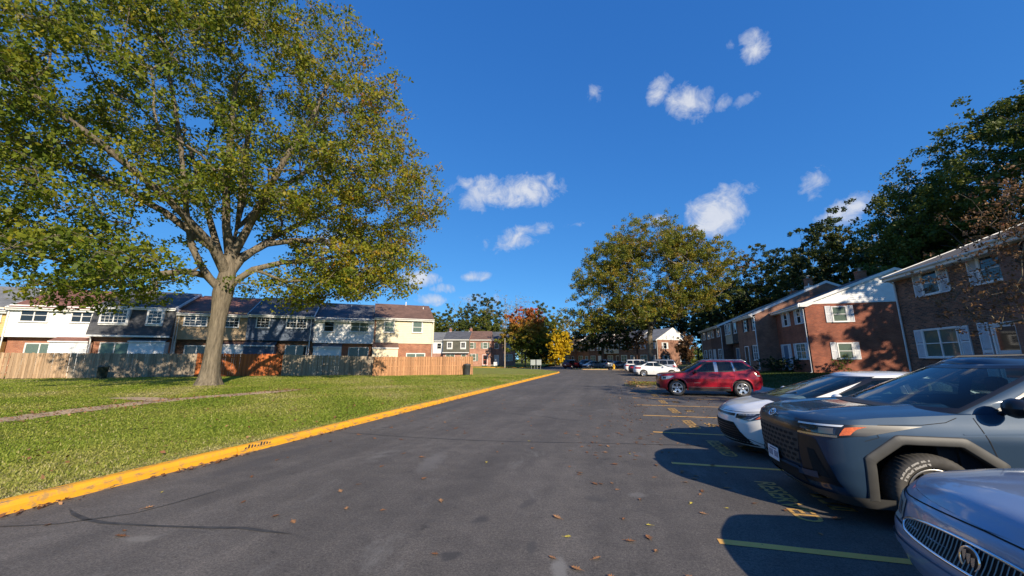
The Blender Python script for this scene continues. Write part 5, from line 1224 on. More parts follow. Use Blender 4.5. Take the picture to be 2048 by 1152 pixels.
M['lamp_dark'] = pm('smoked_lamp', (.03, .033, .038), .1, .2, var=.4, scale=20, coat=1.0)
M['lamp_haze'] = pm('hazed_lamp', (.40, .42, .38), .28, .0, var=.2, scale=9, coat=.5)
M['lamp_white'] = pm('white_light_strip', (.72, .74, .76), .2, .0, var=.04)
M['seat'] = pm('seat_cloth', (.035, .034, .034), .85, var=.2, scale=12)
M['seat_tan'] = pm('tan_seat', (.26, .22, .16), .8, var=.1, scale=12)
M['plate'] = pm('plate_white', (.72, .73, .76), .5, var=.04)
M['plate_ink'] = pm('plate_ink', (.03, .05, .16), .6, var=.05)
M['under'] = pm('underbody', (.01, .01, .01), .9, var=.2)
M['copper'] = pm('brushed_copper_lettering', (.34, .25, .17), .3, .7, var=.1)

class Car:
    def __init__(s, name, label, front, rear, side, zlo, zhi, cf=.55, cr=.45, nf=2.6, nr=2.8, taper=None, crown=.06, cm=3.0, wb=2.69, wr=.36, arch=(.46, .47, 2.4), fine=True, group='cars parked in the bays'):
        s.fp, s.rp, s.sp = np.array(front), np.array(rear), np.array(side)
        s.zl, s.zh = np.array(zlo), np.array(zhi); s.cf, s.cr, s.nf, s.nr = cf, cr, nf, nr
        s.tp = np.array(taper if taper else [(-3, 1), (3, 1)]); s.crown, s.cm = crown, cm
        s.wb, s.wr, s.arch, s.fine = wb, wr, arch, fine
        s.root = thing(name, label, 'car', group=group); s.nf_, s.ns_ = (18, 130) if fine else (9, 56)
    # --- lower body surface
    def outline(s, q, z):
        q, z = np.broadcast_arrays(np.asarray(q, float), np.asarray(z, float))
        xf = np.interp(z, s.fp[:, 0], s.fp[:, 1]); xr = np.interp(z, s.rp[:, 0], s.rp[:, 1]); w = np.interp(z, s.sp[:, 0], s.sp[:, 1])
        a, b = xf - s.cf, xr + s.cr
        tf = np.clip(q, 0, 1) * np.pi / 2; tr = np.clip(q - 2, 0, 1) * np.pi / 2
        x = np.where(q < 1, a + s.cf * np.cos(tf) ** (2 / s.nf), np.where(q <= 2, a + (b - a) * (q - 1), b - s.cr * np.sin(tr) ** (2 / s.nr)))
        y = np.where(q < 1, np.sin(tf) ** (2 / s.nf), np.where(q <= 2, 1., np.clip(np.cos(tr), 0, 1) ** (2 / s.nr))) * w * np.interp(x, s.tp[:, 0], s.tp[:, 1])
        return x, y
    def at(s, q, v):
        z = np.full(np.broadcast(np.asarray(q, float), np.asarray(v, float)).shape, .6)
        for _ in range(5):
            x, y = s.outline(q, z); z = np.interp(x, s.zl[:, 0], s.zl[:, 1]) * (1 - v) + np.interp(x, s.zh[:, 0], s.zh[:, 1]) * v
        return np.stack(np.broadcast_arrays(x, y, z), -1)
    def Q(s, q, z): x, y = s.outline(q, z); return np.stack(np.broadcast_arrays(x, y, z), -1)
    def side(s, x, z):                                             # left side (+y) at given x,z
        x, z = np.broadcast_arrays(np.asarray(x, float), np.asarray(z, float))
        xf = np.interp(z, s.fp[:, 0], s.fp[:, 1]); xr = np.interp(z, s.rp[:, 0], s.rp[:, 1]); w = np.interp(z, s.sp[:, 0], s.sp[:, 1]) * np.interp(x, s.tp[:, 0], s.tp[:, 1])
        a, b = xf - s.cf, xr + s.cr
        tf = np.clip((x - a) / s.cf, 0, 1); tr = np.clip((b - x) / s.cr, 0, 1)
        y = w * np.where(x > a, (1 - tf ** s.nf) ** (1 / s.nf), np.where(x < b, (1 - tr ** s.nr) ** (1 / s.nr), 1))
        return np.stack([x, y, z], -1)
    def front(s, y, z):
        y, z = np.broadcast_arrays(np.asarray(y, float), np.asarray(z, float))
        xf = np.interp(z, s.fp[:, 0], s.fp[:, 1]); w = np.interp(z, s.sp[:, 0], s.sp[:, 1]) * np.interp(xf - s.cf * .5, s.tp[:, 0], s.tp[:, 1])
        t = np.clip(np.abs(y) / w, 0, .999); return np.stack([xf - s.cf + s.cf * (1 - t ** s.nf) ** (1 / s.nf), y, z], -1)
    def rear(s, y, z):
        y, z = np.broadcast_arrays(np.asarray(y, float), np.asarray(z, float))
        xr = np.interp(z, s.rp[:, 0], s.rp[:, 1]); w = np.interp(z, s.sp[:, 0], s.sp[:, 1]) * np.interp(xr + s.cr * .5, s.tp[:, 0], s.tp[:, 1])
        t = np.clip(np.abs(y) / w, 0, .999); return np.stack([xr + s.cr - s.cr * (1 - t ** s.nr) ** (1 / s.nr), y, z], -1)
    def hood(s, x, y):
        x, y = np.broadcast_arrays(np.asarray(x, float), np.asarray(y, float))
        zh = np.interp(x, s.zh[:, 0], s.zh[:, 1]); Y = s.side(x, zh)[..., 1] + 1e-6
        t = np.clip(np.abs(y) / Y, 0, 1)
        return np.stack([x, y, zh + s.crown * np.clip(Y / .6, 0, 1) * (1 - t ** s.cm) + s.bulge(x, y)], -1)
    def bulge(s, x, y): return 0 * x
    def gauge(s, a, b):
        n = s.arch[2]
        if n == 'poly': return np.maximum(np.maximum(a, b), (.62 * a + .78 * b) / 1.08)     # angular arch
        return (a ** n + b ** n) ** (1 / n)
    def arch_rho(s, x, z, grow=0.):
        rx, rz, n = s.arch; r = 9.
        for xa in (s.wb / 2, -s.wb / 2):
            dx = np.abs(x - xa) / (rx + grow); dz = np.clip(z - s.wr, 0, None) / (rz + grow)
            r = np.minimum(r, s.gauge(dx, dz))
        return r
    def build_body(s, paint, deck=None):
        qs = np.concatenate([np.linspace(0, 1, s.nf_)[:-1], np.linspace(1, 2, s.ns_)[:-1], np.linspace(2, 3, s.nf_)])
        vs = np.linspace(0, 1, 30 if s.fine else 14)
        P = s.at(qs[:, None], vs[None, :])
        n, m = P.shape[:2]
        rho = s.arch_rho(P[..., 0], P[..., 2]); inside = (rho < 1) & (P[..., 1] > .45)
        # snap rim vertices to the arch edge
        xa = np.where(P[..., 0] > 0, s.wb / 2, -s.wb / 2)
        k = np.where(inside, 1 / np.maximum(rho, 1e-3), 1)
        face_keep = ~(inside[:-1, :-1] & inside[1:, :-1] & inside[1:, 1:] & inside[:-1, 1:])
        P2 = P.copy()
        P2[..., 0] = np.where(inside, xa + (P[..., 0] - xa) * np.minimum(k, 3), P[..., 0]); P2[..., 2] = np.where(inside & (P[..., 2] > s.wr), s.wr + (P[..., 2] - s.wr) * np.minimum(k, 3), P[..., 2])
        idx = np.arange(n * m).reshape(n, m); I, J = np.where(face_keep)
        Qd = np.stack([idx[I, J], idx[I, J + 1], idx[I + 1, J + 1], idx[I + 1, J]], -1)
        V = P2.reshape(-1, 3); Vr = V * np.array([1, -1, 1])
        verts = np.concatenate([V, Vr]); quads = np.concatenate([Qd[:, ::-1], Qd + len(V)])
        link_mesh('body', np_mesh('body', verts, quads, True), s.root, paint)
        # dark floor pan and wheel wells
        u = MB(); ring = s.at(qs, .02)[:, :]; pts = [tuple(p) for p in ring] + [(p[0], -p[1], p[2]) for p in ring[::-1]]
        xs_ = np.linspace(s.rp[:, 1].min() + .3, s.fp[:, 1].max() - .3, 12); zb = np.interp(xs_, s.zl[:, 0], s.zl[:, 1]) + .04
        u.grid(np.array([[(x, -.55, z), (x, .55, z)] for x, z in zip(xs_, zb)]))
        for sx in (s.wb / 2, -s.wb / 2):
            for sy in (-1, 1):
                rx, rz, nn = s.arch; G = []
                for t in np.linspace(0, np.pi, 20):
                    c, si = math.cos(t), math.sin(t); rr = 1 / float(s.gauge(abs(c), abs(si)))
                    G.append([(sx + rx * 1.01 * rr * c, sy * .45, s.wr + rz * 1.01 * rr * si), (sx + rx * 1.01 * rr * c, sy * (s.side(sx, s.wr + .3)[1] - .015), s.wr + rz * 1.01 * rr * si)])
                u.grid(np.array(G)); u.add([(sx + rx, sy * .46, .25), (sx - rx, sy * .46, .25), (sx - rx, sy * .46, s.wr + rz), (sx + rx, sy * .46, s.wr + rz)], [(0, 1, 2, 3)])
        u.build('underbody', M['under'], s.root)
    def cap(s, name, x0, x1, mat, n=30, m=21, ymax=None, dz=0.):
        xs_ = np.linspace(x0, x1, n); zh = np.interp(xs_, s.zh[:, 0], s.zh[:, 1]); Y = s.side(xs_, zh)[:, 1]
        t = np.sin(np.linspace(-1, 1, m) * np.pi / 2); P = s.hood(xs_[:, None], (Y[:, None] * t[None, :]) * (1 if ymax is None else ymax)); P[..., 2] += dz
        mb = MB(); mb.grid(P, flip=x1 > x0); return mb.build(name, mat, s.root)
    # --- greenhouse
    def greenhouse(s, xf, xr, wv, zb, zr, cf, cr, nf=2.4, nr=2.6, crown=.05):
        s.g = dict(xf=np.array(xf), xr=np.array(xr), w=np.array(wv), zb=np.array(zb), zr=np.array(zr), cf=cf, cr=cr, nf=nf, nr=nr, crown=crown)
    def G(s, q, v):
        g = s.g; q, v = np.broadcast_arrays(np.asarray(q, float), np.asarray(v, float)); sg = np.sign(q) + (q == 0); q = np.abs(q)
        xf = np.interp(v, g['xf'][:, 0], g['xf'][:, 1]); xr = np.interp(v, g['xr'][:, 0], g['xr'][:, 1]); w = np.interp(v, g['w'][:, 0], g['w'][:, 1])
        a, b = xf - g['cf'], xr + g['cr']; tf = np.clip(q, 0, 1) * np.pi / 2; tr = np.clip(q - 2, 0, 1) * np.pi / 2
        x = np.where(q < 1, a + g['cf'] * np.cos(tf) ** (2 / g['nf']), np.where(q <= 2, a + (b - a) * (q - 1), b - g['cr'] * np.sin(tr) ** (2 / g['nr'])))
        y = np.where(q < 1, np.sin(tf) ** (2 / g['nf']), np.where(q <= 2, 1., np.clip(np.cos(tr), 0, 1) ** (2 / g['nr']))) * w
        z = np.interp(x, g['zb'][:, 0], g['zb'][:, 1]) * (1 - v) + np.interp(x, g['zr'][:, 0], g['zr'][:, 1]) * v
        return np.stack([x, y * sg, z], -1)
    def GS(s, x, v):                                               # side of the cabin at x, height fraction v
        g = s.g; x, v = np.broadcast_arrays(np.asarray(x, float), np.asarray(v, float))
        xf = np.interp(v, g['xf'][:, 0], g['xf'][:, 1]); xr = np.interp(v, g['xr'][:, 0], g['xr'][:, 1]); w = np.interp(v, g['w'][:, 0], g['w'][:, 1])
        a, b = xf - g['cf'], xr + g['cr']; tf = np.clip((x - a) / g['cf'], 0, 1); tr = np.clip((b - x) / g['cr'], 0, 1)
        y = w * np.where(x > a, (1 - tf ** g['nf']) ** (1 / g['nf']), np.where(x < b, (1 - tr ** g['nr']) ** (1 / g['nr']), 1))
        z = np.interp(x, g['zb'][:, 0], g['zb'][:, 1]) * (1 - v) + np.interp(x, g['zr'][:, 0], g['zr'][:, 1]) * v
        return np.stack([x, y, z], -1)
    def build_cabin(s, paint, ws=(.84, .07, .93), bw=(.7, .1, .9), wins=(), glass=None, band=.05, roof_mat=None, rear_glass=None, roof_hole=None):
        glass = glass or M['car_glass']
        nq, nsd, nv = (20, 90, 26) if s.fine else (10, 36, 12)
        qs = np.concatenate([np.linspace(0, 1, nq)[:-1], np.linspace(1, 2, nsd)[:-1], np.linspace(2, 3, nq)]); vs = np.linspace(0, 1, nv)
        P = s.G(qs[:, None], vs[None, :]); n, m = P.shape[:2]
        qc = (qs[:-1] + qs[1:]) / 2; vc = (vs[:-1] + vs[1:]) / 2; QC, VC = np.meshgrid(qc, vc, indexing='ij'); XC = (P[:-1, :-1, 0] + P[1:, 1:, 0]) / 2
        hole = (QC < ws[0]) & (VC > ws[1]) & (VC < ws[2]) if ws else np.zeros_like(QC, bool)
        if bw: hole |= (QC > 3 - bw[0]) & (VC > bw[1]) & (VC < bw[2])
        def inpoly(px, pv, poly):
            r = np.zeros(px.shape, bool); k = len(poly)
            for i in range(k):
                (x1, y1), (x2, y2) = poly[i], poly[(i + 1) % k]
                c = ((y1 > pv) != (y2 > pv)) & (px < (x2 - x1) * (pv - y1) / (y2 - y1 + 1e-12) + x1); r ^= c
            return r
        for lo, up in wins: hole |= inpoly(XC, VC, list(lo) + list(up)[::-1]) & (QC > .5) & (QC < 2.9)
        idx = np.arange(n * m).reshape(n, m); I, J = np.where(~hole)
        Qd = np.stack([idx[I, J], idx[I, J + 1], idx[I + 1, J + 1], idx[I + 1, J]], -1)
        V = P.reshape(-1, 3)
        o = link_mesh('cabin_frame', np_mesh('cabin_frame', np.concatenate([V, V * np.array([1, -1, 1])]), np.concatenate([Qd[:, ::-1], Qd + len(V)]), True), s.root, paint)
        # roof
        top = s.G(qs, 1.0); R_ = []
        for i in range(len(qs)):
            t = np.sin(np.linspace(1, -1, 17) * np.pi / 2); y = top[i, 1] * t; Y = max(top[i, 1], 1e-4)
            R_.append(np.stack([np.full(17, top[i, 0]), y, top[i, 2] + s.g['crown'] * min(1, Y / .45) * (1 - np.abs(t) ** 3)], -1))
        mb = MB(); mb.grid(np.array(R_)); mb.build('roof', roof_mat or paint, s.root)
        # glass
        if ws:
            qg = np.linspace(-ws[0] - .02, ws[0] + .02, 25); vg = np.linspace(ws[1] - .02, ws[2] + .02, 10)
            s.sheet('windscreen', s.G(qg[:, None], vg[None, :]), .003, glass)
            for q0, q1, v0, v1 in ((-ws[0] - .035, ws[0] + .035, ws[1] - .045, ws[1] + .04), (-ws[0] - .035, ws[0] + .035, ws[2] - .035, ws[2] + .03), (ws[0] - .045, ws[0] + .035, ws[1] - .045, ws[2] + .03), (-ws[0] - .035, -ws[0] + .045, ws[1] - .045, ws[2] + .03)):
                a, b = np.linspace(q0, q1, 25 if q1 - q0 > .5 else 4), np.linspace(v0, v1, 12 if v1 - v0 > .3 else 3); s.sheet('windscreen_border', s.G(a[:, None], b[None, :]), .0055, M['car_trim'])
        if bw:
            qg = np.linspace(3 - bw[0] - .02, 3, 12); vg = np.linspace(bw[1] - .03, bw[2] + .03, 8); Pb = s.G(qg[:, None], vg[None, :]); Pb = np.concatenate([Pb, (Pb * np.array([1, -1, 1]))[::-1][1:]])
            s.sheet('rear_window', Pb, .003, rear_glass or glass)
        for lo, up in wins:
            for sy in (1, -1):
                P_ = s.ruled(s.GS, lo, up, 16, 8) * np.array([1, sy, 1]); s.sheet('side_window', P_, .003, rear_glass or glass if np.mean([p[0] for p in lo]) < -.35 else glass)
                poly = list(lo) + list(up)[::-1]; P3 = []
                for (xa, va), (xb, vb) in zip(poly, poly[1:] + poly[:1]):
                    for t in np.linspace(0, 1, 9)[:-1]: P3.append((xa + (xb - xa) * t, va + (vb - va) * t))
                P3 = np.array(P3); c = P3.mean(0); d = P3 - c; L = np.linalg.norm(d * np.array([1, .55]), axis=1)[:, None] + 1e-6
                A = P3 + d / L * band * .9; B = P3 - d / L * band * .35
                Gd = np.stack([s.GS(A[:, 0], np.clip(A[:, 1], 0, 1)), s.GS(B[:, 0], np.clip(B[:, 1], 0, 1))], 1); Gd = np.concatenate([Gd, Gd[:1]]) * np.array([1, sy, 1]); s.sheet('window_seal', Gd, .0058, M['car_trim'])
    # --- helpers for parts that follow the surface
    def ruled(s, fn, lo, up, nu, nv):
        lo, up = np.array(lo, float), np.array(up, float)
        t = np.linspace(0, 1, nu); f = lambda A: np.stack([np.interp(t, np.linspace(0, 1, len(A)), A[:, i]) for i in (0, 1)], -1)
        a, b = f(lo), f(up); w = np.linspace(0, 1, nv)[None, :, None]; D = a[:, None] * (1 - w) + b[:, None] * w
        return fn(D[..., 0], D[..., 1])
    def sheet(s, name, P, off, mat, parent=None, thick=0.):
        du = np.gradient(P, axis=0); dv = np.gradient(P, axis=1); N = np.cross(du, dv); N /= np.linalg.norm(N, axis=-1, keepdims=True) + 1e-9
        c = np.array([0, 0, .75]); out = np.sign(np.sum(N * (P - c) * np.array([1, 1.6, 1.2]), -1).mean()); N = N * (out if out != 0 else 1)
        mb = MB(); mb.grid(P + N * off, flip=out > 0)
        return mb.build(name, mat, parent or s.root)
    def patch(s, name, fn, lo, up, off, mat, nu=14, nv=6, both=False, parent=None):
        P = s.ruled(fn, lo, up, nu, nv); r = [s.sheet(name, P, off, mat, parent)]
        if both: r.append(s.sheet(name, P * np.array([1, -1, 1]), off, mat, parent))
        return r
    def line(s, name, fn, pts, w, off, mat, both=False, n=40):
        pts = np.array(pts, float); t = np.linspace(0, 1, n); k = np.linspace(0, 1, len(pts)); C = np.stack([np.interp(t, k, pts[:, 0]), np.interp(t, k, pts[:, 1])], -1)
        d = np.gradient(C, axis=0); nn = np.stack([-d[:, 1], d[:, 0]], -1); nn /= np.linalg.norm(nn, axis=1, keepdims=True) + 1e-9
        A, B = C + nn * w / 2, C - nn * w / 2; P = np.stack([fn(A[:, 0], A[:, 1]), fn(B[:, 0], B[:, 1])], 1); s.sheet(name, P, off, mat)
        if both: s.sheet(name, P * np.array([1, -1, 1]), off, mat)
    def flare(s, w, proud, mat):
        rx, rz, n = s.arch
        for sx in (s.wb / 2, -s.wb / 2):
            for sy in (1, -1):
                rows = []
                for t in np.concatenate([[-.1], np.linspace(0, np.pi, 61), [np.pi + .1]]):
                    tt = min(max(t, 0), np.pi); c, si = math.cos(tt), math.sin(tt); rr = 1 / float(s.gauge(abs(c), abs(si)))
                    dn = 0 if 0 <= t <= np.pi else -.09
                    row = []
                    for g, pr in ((0, -.03), (0, proud * .85), (w * .12, proud), (w * .9, proud * .8), (w, proud * .5), (w * 1.01, -.002)):
                        x = sx + (rx + g) * rr * c; z = s.wr + (rz + g) * rr * si + dn; row.append((x, sy * (float(s.side(x, max(z, .3))[1]) + pr), z))
                    rows.append(row)
                mb = MB(); mb.grid(np.array(rows), flip=sy > 0, smooth=True); mb.build('wheel_arch_trim', mat, s.root)
    def wheels(s, kind, track=None, width=.225, rim=.24, tread=False, text=None):
        y0 = track or s.sp[:, 1].max() - .02
        for ax, sx in enumerate((s.wb / 2, -s.wb / 2)):
            for sy in (1, -1):
                w = bpy.data.objects.new('wheel', None); COL.objects.link(w); w.parent = s.root; w.location = (sx, sy * y0, s.wr); w.rotation_euler = (0, 0, 0 if sy > 0 else math.pi)
                link_mesh('tyre', tyre_mesh(s.wr, rim, width, tread), w, M['tyre']); link_mesh('rim', rim_mesh(kind, rim, width), w)
                if text and sx > 0:
                    link_mesh('tyre_lettering', text, w)
    def handle(s, x, z, paint):
        for sy in (1, -1):
            p = s.side(x, z); m = MB(); m.box(-.10, .10, 0, .028, -.014, .014, bev=.009); o = m.build('door_handle', paint, s.root, (x, sy * (p[1] + .002), z), (0, 0, 0 if sy > 0 else math.pi))
    def mirror(s, x, z, mat, sc=1.0, y=None):
        for sy in (1, -1):
            yb = (y if y else s.side(x, z - .1)[1]) - .02; m = MB(); P = []
            for t in np.linspace(0, 1, 9):
                r = math.sin(math.pi * (.08 + .86 * t)) ** .45; cy = yb + .05 + .19 * t; k = 14; P.append([(x + (.075 * r * math.cos(a) - .01 * t) * sc, sy * cy, z + .085 * r * sc * math.sin(a) * (1 - .15 * t)) for a in np.linspace(0, 2 * np.pi, k)])
            m.grid(np.array(P), flip=sy > 0); m.add(P[-1][:-1], [tuple(range(13))]); m.add(P[0][:-1], [tuple(range(12, -1, -1))])
            m.tube([(x + .02, sy * (yb - .05), z - .09), (x + .01, sy * (yb + .09), z - .03)], .022, 6)
            m.build('mirror', mat, s.root)
    def seats(s, mat, zf=.52, xs=(.05, -.85), top=1.02):
        for x in xs:
            for sy in (-1, 1):
                m = MB(); m.box(x - .1, x + .42, sy * .37 - .25, sy * .37 + .25, zf - .1, zf + .06, bev=.05)
                m.add([], []); P = []
                for t in np.linspace(0, 1, 6): w_ = .25 - .06 * t ** 2; P.append([(x - .08 - .14 * t + dx, sy * .37 + yy * w_, zf + (top - zf) * t) for dx, yy in ((.05, -1), (.07, -.5), (.07, .5), (.05, 1), (-.06, .9), (-.06, -.9), (.05, -1))])
                m.grid(np.array(P)); m.add(P[-1][:-1], [(0, 1, 2, 3, 4, 5)])
                m.box(x - .30, x - .20, sy * .37 - .12, sy * .37 + .12, top + .03, top + .21, bev=.035)
                m.build('seat', mat, s.root)
    def interior(s, x_dash, mat, zd=.95, steer=True):
        hw = s.g['w'][0, 1] - .05
        m = MB(); m.prism([(x_dash + .35, zd - .06), (x_dash + .1, zd + .02), (x_dash - .18, zd - .02), (x_dash - .26, zd - .2), (x_dash - .26, .4), (x_dash + .35, .4)], 'y', -hw, hw); m.build('dashboard', M['car_matt'], s.root)
        f = MB(); f.box(-2.0, x_dash, -hw, hw, .36, .40); f.build('cabin_floor', M['under'], s.root)
        for sy in (1, -1): d = MB(); d.box(-1.9, x_dash + .2, sy * hw - .03, sy * hw + .03, .4, zd - .04); d.build('door_lining', mat, s.root)
        if steer:
            t = MB(); t.lathe([(.175 + .014 * math.cos(a), .014 * math.sin(a)) for a in np.linspace(0, 2 * np.pi, 7)], 28, axis='x', c=(0, 0, 0)); t.box(-.012, .012, -.17, .17, -.02, .02); t.box(-.03, .02, -.06, .06, -.06, .05, bev=.02)
            t.build('steering_wheel', M['car_matt'], s.root, (x_dash - .42, .37, zd - .02), (0, R(-22), 0))
    def place(s, X, Y, rz=math.pi, z=0.): s.root.location = (X, Y, z); s.root.rotation_euler = (0, 0, rz); return s

_wm = {}
def tyre_mesh(r, rim, w, tread):
    k = ('t', r, rim, w, tread)
    if k in _wm: return _wm[k]
    h = w / 2
    prof = [(rim - .012, h * .62 - w), (rim, h * .80 - w), (rim + .02, h - w), ((r + rim) / 2, h * 1.10 - w), (r - .035, h * 1.06 - w), (r - .012, h * .86 - w), (r, h * .55 - w), (r, -h * .55 - w + 0), (r - .012, -h * .86 - w), (r - .035, -h * 1.06 - w), (rim, -h * .9 - w)]
    prof = [(a, b + w / 2) for a, b in prof]                       # outer face near y = 0
    n = 168 if tread else 40; V, F = [], []
    for i, (rr, y) in enumerate(prof):
        for j in range(n):
            q = rr - (.0055 if tread and i in (5, 6, 7, 8) and j % 3 == 0 else 0)
            t = 2 * math.pi * (j + (.4 if i in (6, 7) else 0)) / n; V.append((q * math.cos(t), y, q * math.sin(t)))
    F = [(i * n + j, i * n + (j + 1) % n, (i + 1) * n + (j + 1) % n, (i + 1) * n + j) for i in range(len(prof) - 1) for j in range(n)]
    me = np_mesh('tyre', np.array(V), np.array(F), not tread); _wm[k] = me; return me
def rim_mesh(kind, rim, w):
    k = ('r', kind, rim, w)
    if k in _wm: return _wm[k]
    m = MB(); d = -.03
    m.lathe([(rim, -.012), (rim - .012, -.006), (rim - .022, -.016), (rim - .028, -.07), (rim - .034, -w * .7)], 40, 0, 'y'); m.lathe([(0, -.10), (.16, -.105), (rim - .03, -.10)], 32, 2, 'y')           # barrel, disc behind
    m.lathe([(0, d + .012), (.028, d + .012), (.034, d + .002), (.062, d - .004), (.07, d - .05)], 24, 0, 'y')
    ns, wa, wb_, mi = {'five': (5, .085, .105, 0), 'split': (10, .030, .045, 0), 'ten': (10, .034, .046, 0), 'multi': (7, .045, .06, 0), 'rav': (6, .07, .085, 0)}[kind]
    for i in range(ns):
        a = 2 * math.pi * i / ns + .3; c, s_ = math.cos(a), math.sin(a); off = (.012 if i % 2 else -.012) if kind == 'split' else 0
        def Pt(r, t, y): return (r * c - t * s_, y, r * s_ + t * c)
        r0, r1 = .05, rim - .016
        vs = [Pt(r0, -wa / 2, d - .004), Pt(r0, wa / 2, d - .004), Pt(r1, wb_ / 2 + off, -.018), Pt(r1, -wb_ / 2 + off, -.018), Pt(r0, -wa / 2 - .012, d - .05), Pt(r0, wa / 2 + .012, d - .05), Pt(r1, wb_ / 2 + .01 + off, -.06), Pt(r1, -wb_ / 2 - .01 + off, -.06)]
        m.add(vs, [(0, 1, 2, 3), (0, 3, 7, 4), (1, 5, 6, 2), (3, 2, 6, 7)], 0 if kind != 'rav' else 0)
        if kind == 'rav':                                          # dark pocket inlay on every spoke
            m.add([Pt(.10, -.012, d + .001), Pt(.10, .012, d + .001), Pt(r1 - .02, .02, -.012), Pt(r1 - .02, -.02, -.012)], [(0, 1, 2, 3)], 1)
    for i in range(5): t = 2 * math.pi * i / 5; m.lathe([(0, d + .008), (.008, d + .006), (.009, d - .01)], 6, 1, 'y', c=(.045 * math.cos(t), 0, .045 * math.sin(t)))
    me = m.mesh('rim')
    for q in ({'five': M['rim_silver'], 'split': M['rim_silver'], 'ten': M['rim_silver'], 'multi': M['rim_satin'], 'rav': M['rim_satin']}[kind], M['rim_dark'], M['under']): me.materials.append(q)
    _wm[k] = me; return me

def bent_text(body, r, size, ang0, dr=.0, y=.012):
    """lettering bent round a circle in the xz plane, read from outside (+y)"""
    me = text_mesh(body, size, .002, 'CENTER', .004)
    for v in me.vertices:
        a = math.pi / 2 + ang0 + v.co.x / r                        # seen from +y, x runs to the left
        rr = r + v.co.y; yy = y + v.co.z; v.co = Vector((rr * math.cos(a), yy, rr * math.sin(a)))
    me.materials.append(M['tyre_text']); return me

def number_plate(c, x, z, rot=(R(90), 0, R(90)), y=0.):
    m = MB(); m.box(-.152, .152, -.076, .076, -.004, .0, bev=.003); o = m.build('number_plate', M['plate'], c.root, (x, y, z), rot)
    ink = MB()                                                     # characters too small and dim to read: dark strokes only
    for k in range(7):
        if k == 3: continue
        xk = -.118 + k * .0385; ink.box(xk, xk + .008, -.036, .030, .0, .0012); ink.box(xk + .016, xk + .024, -.036, .030, .0, .0012); ink.box(xk, xk + .024, .022, .030, .0, .0011); ink.box(xk, xk + .024, (-.036, -.008)[k % 2], (-.028, .0)[k % 2], .0, .0011)
    ink.box(-.09, .09, .048, .060, .0, .0011)
    q = ink.build('plate_lettering', M['plate_ink'], o); q['kind'] = 'stuff'
    return o
PAINT = {'grey': paint_mat('slate_grey_paint', (.024, .048, .085), .1, .45), 'white': paint_mat('white_paint', (.80, .79, .76), .0, .3, flake=.03), 'blue': paint_mat('ice_blue_metallic_paint', (.27, .33, .45), .3, .36), 'red': paint_mat('deep_red_paint', (.31, .008, .02), .05, .35), 'white2': paint_mat('bright_white_paint', (.78, .78, .77), .0, .3, flake=.03), 'dark': paint_mat('black_paint', (.018, .02, .025), .3, .3), 'silver': paint_mat('silver_paint', (.36, .37, .39), .6, .35), 'maroon': paint_mat('maroon_paint', (.10, .008, .015), .3, .3), 'navy': paint_mat('navy_paint', (.02, .03, .06), .3, .3)}

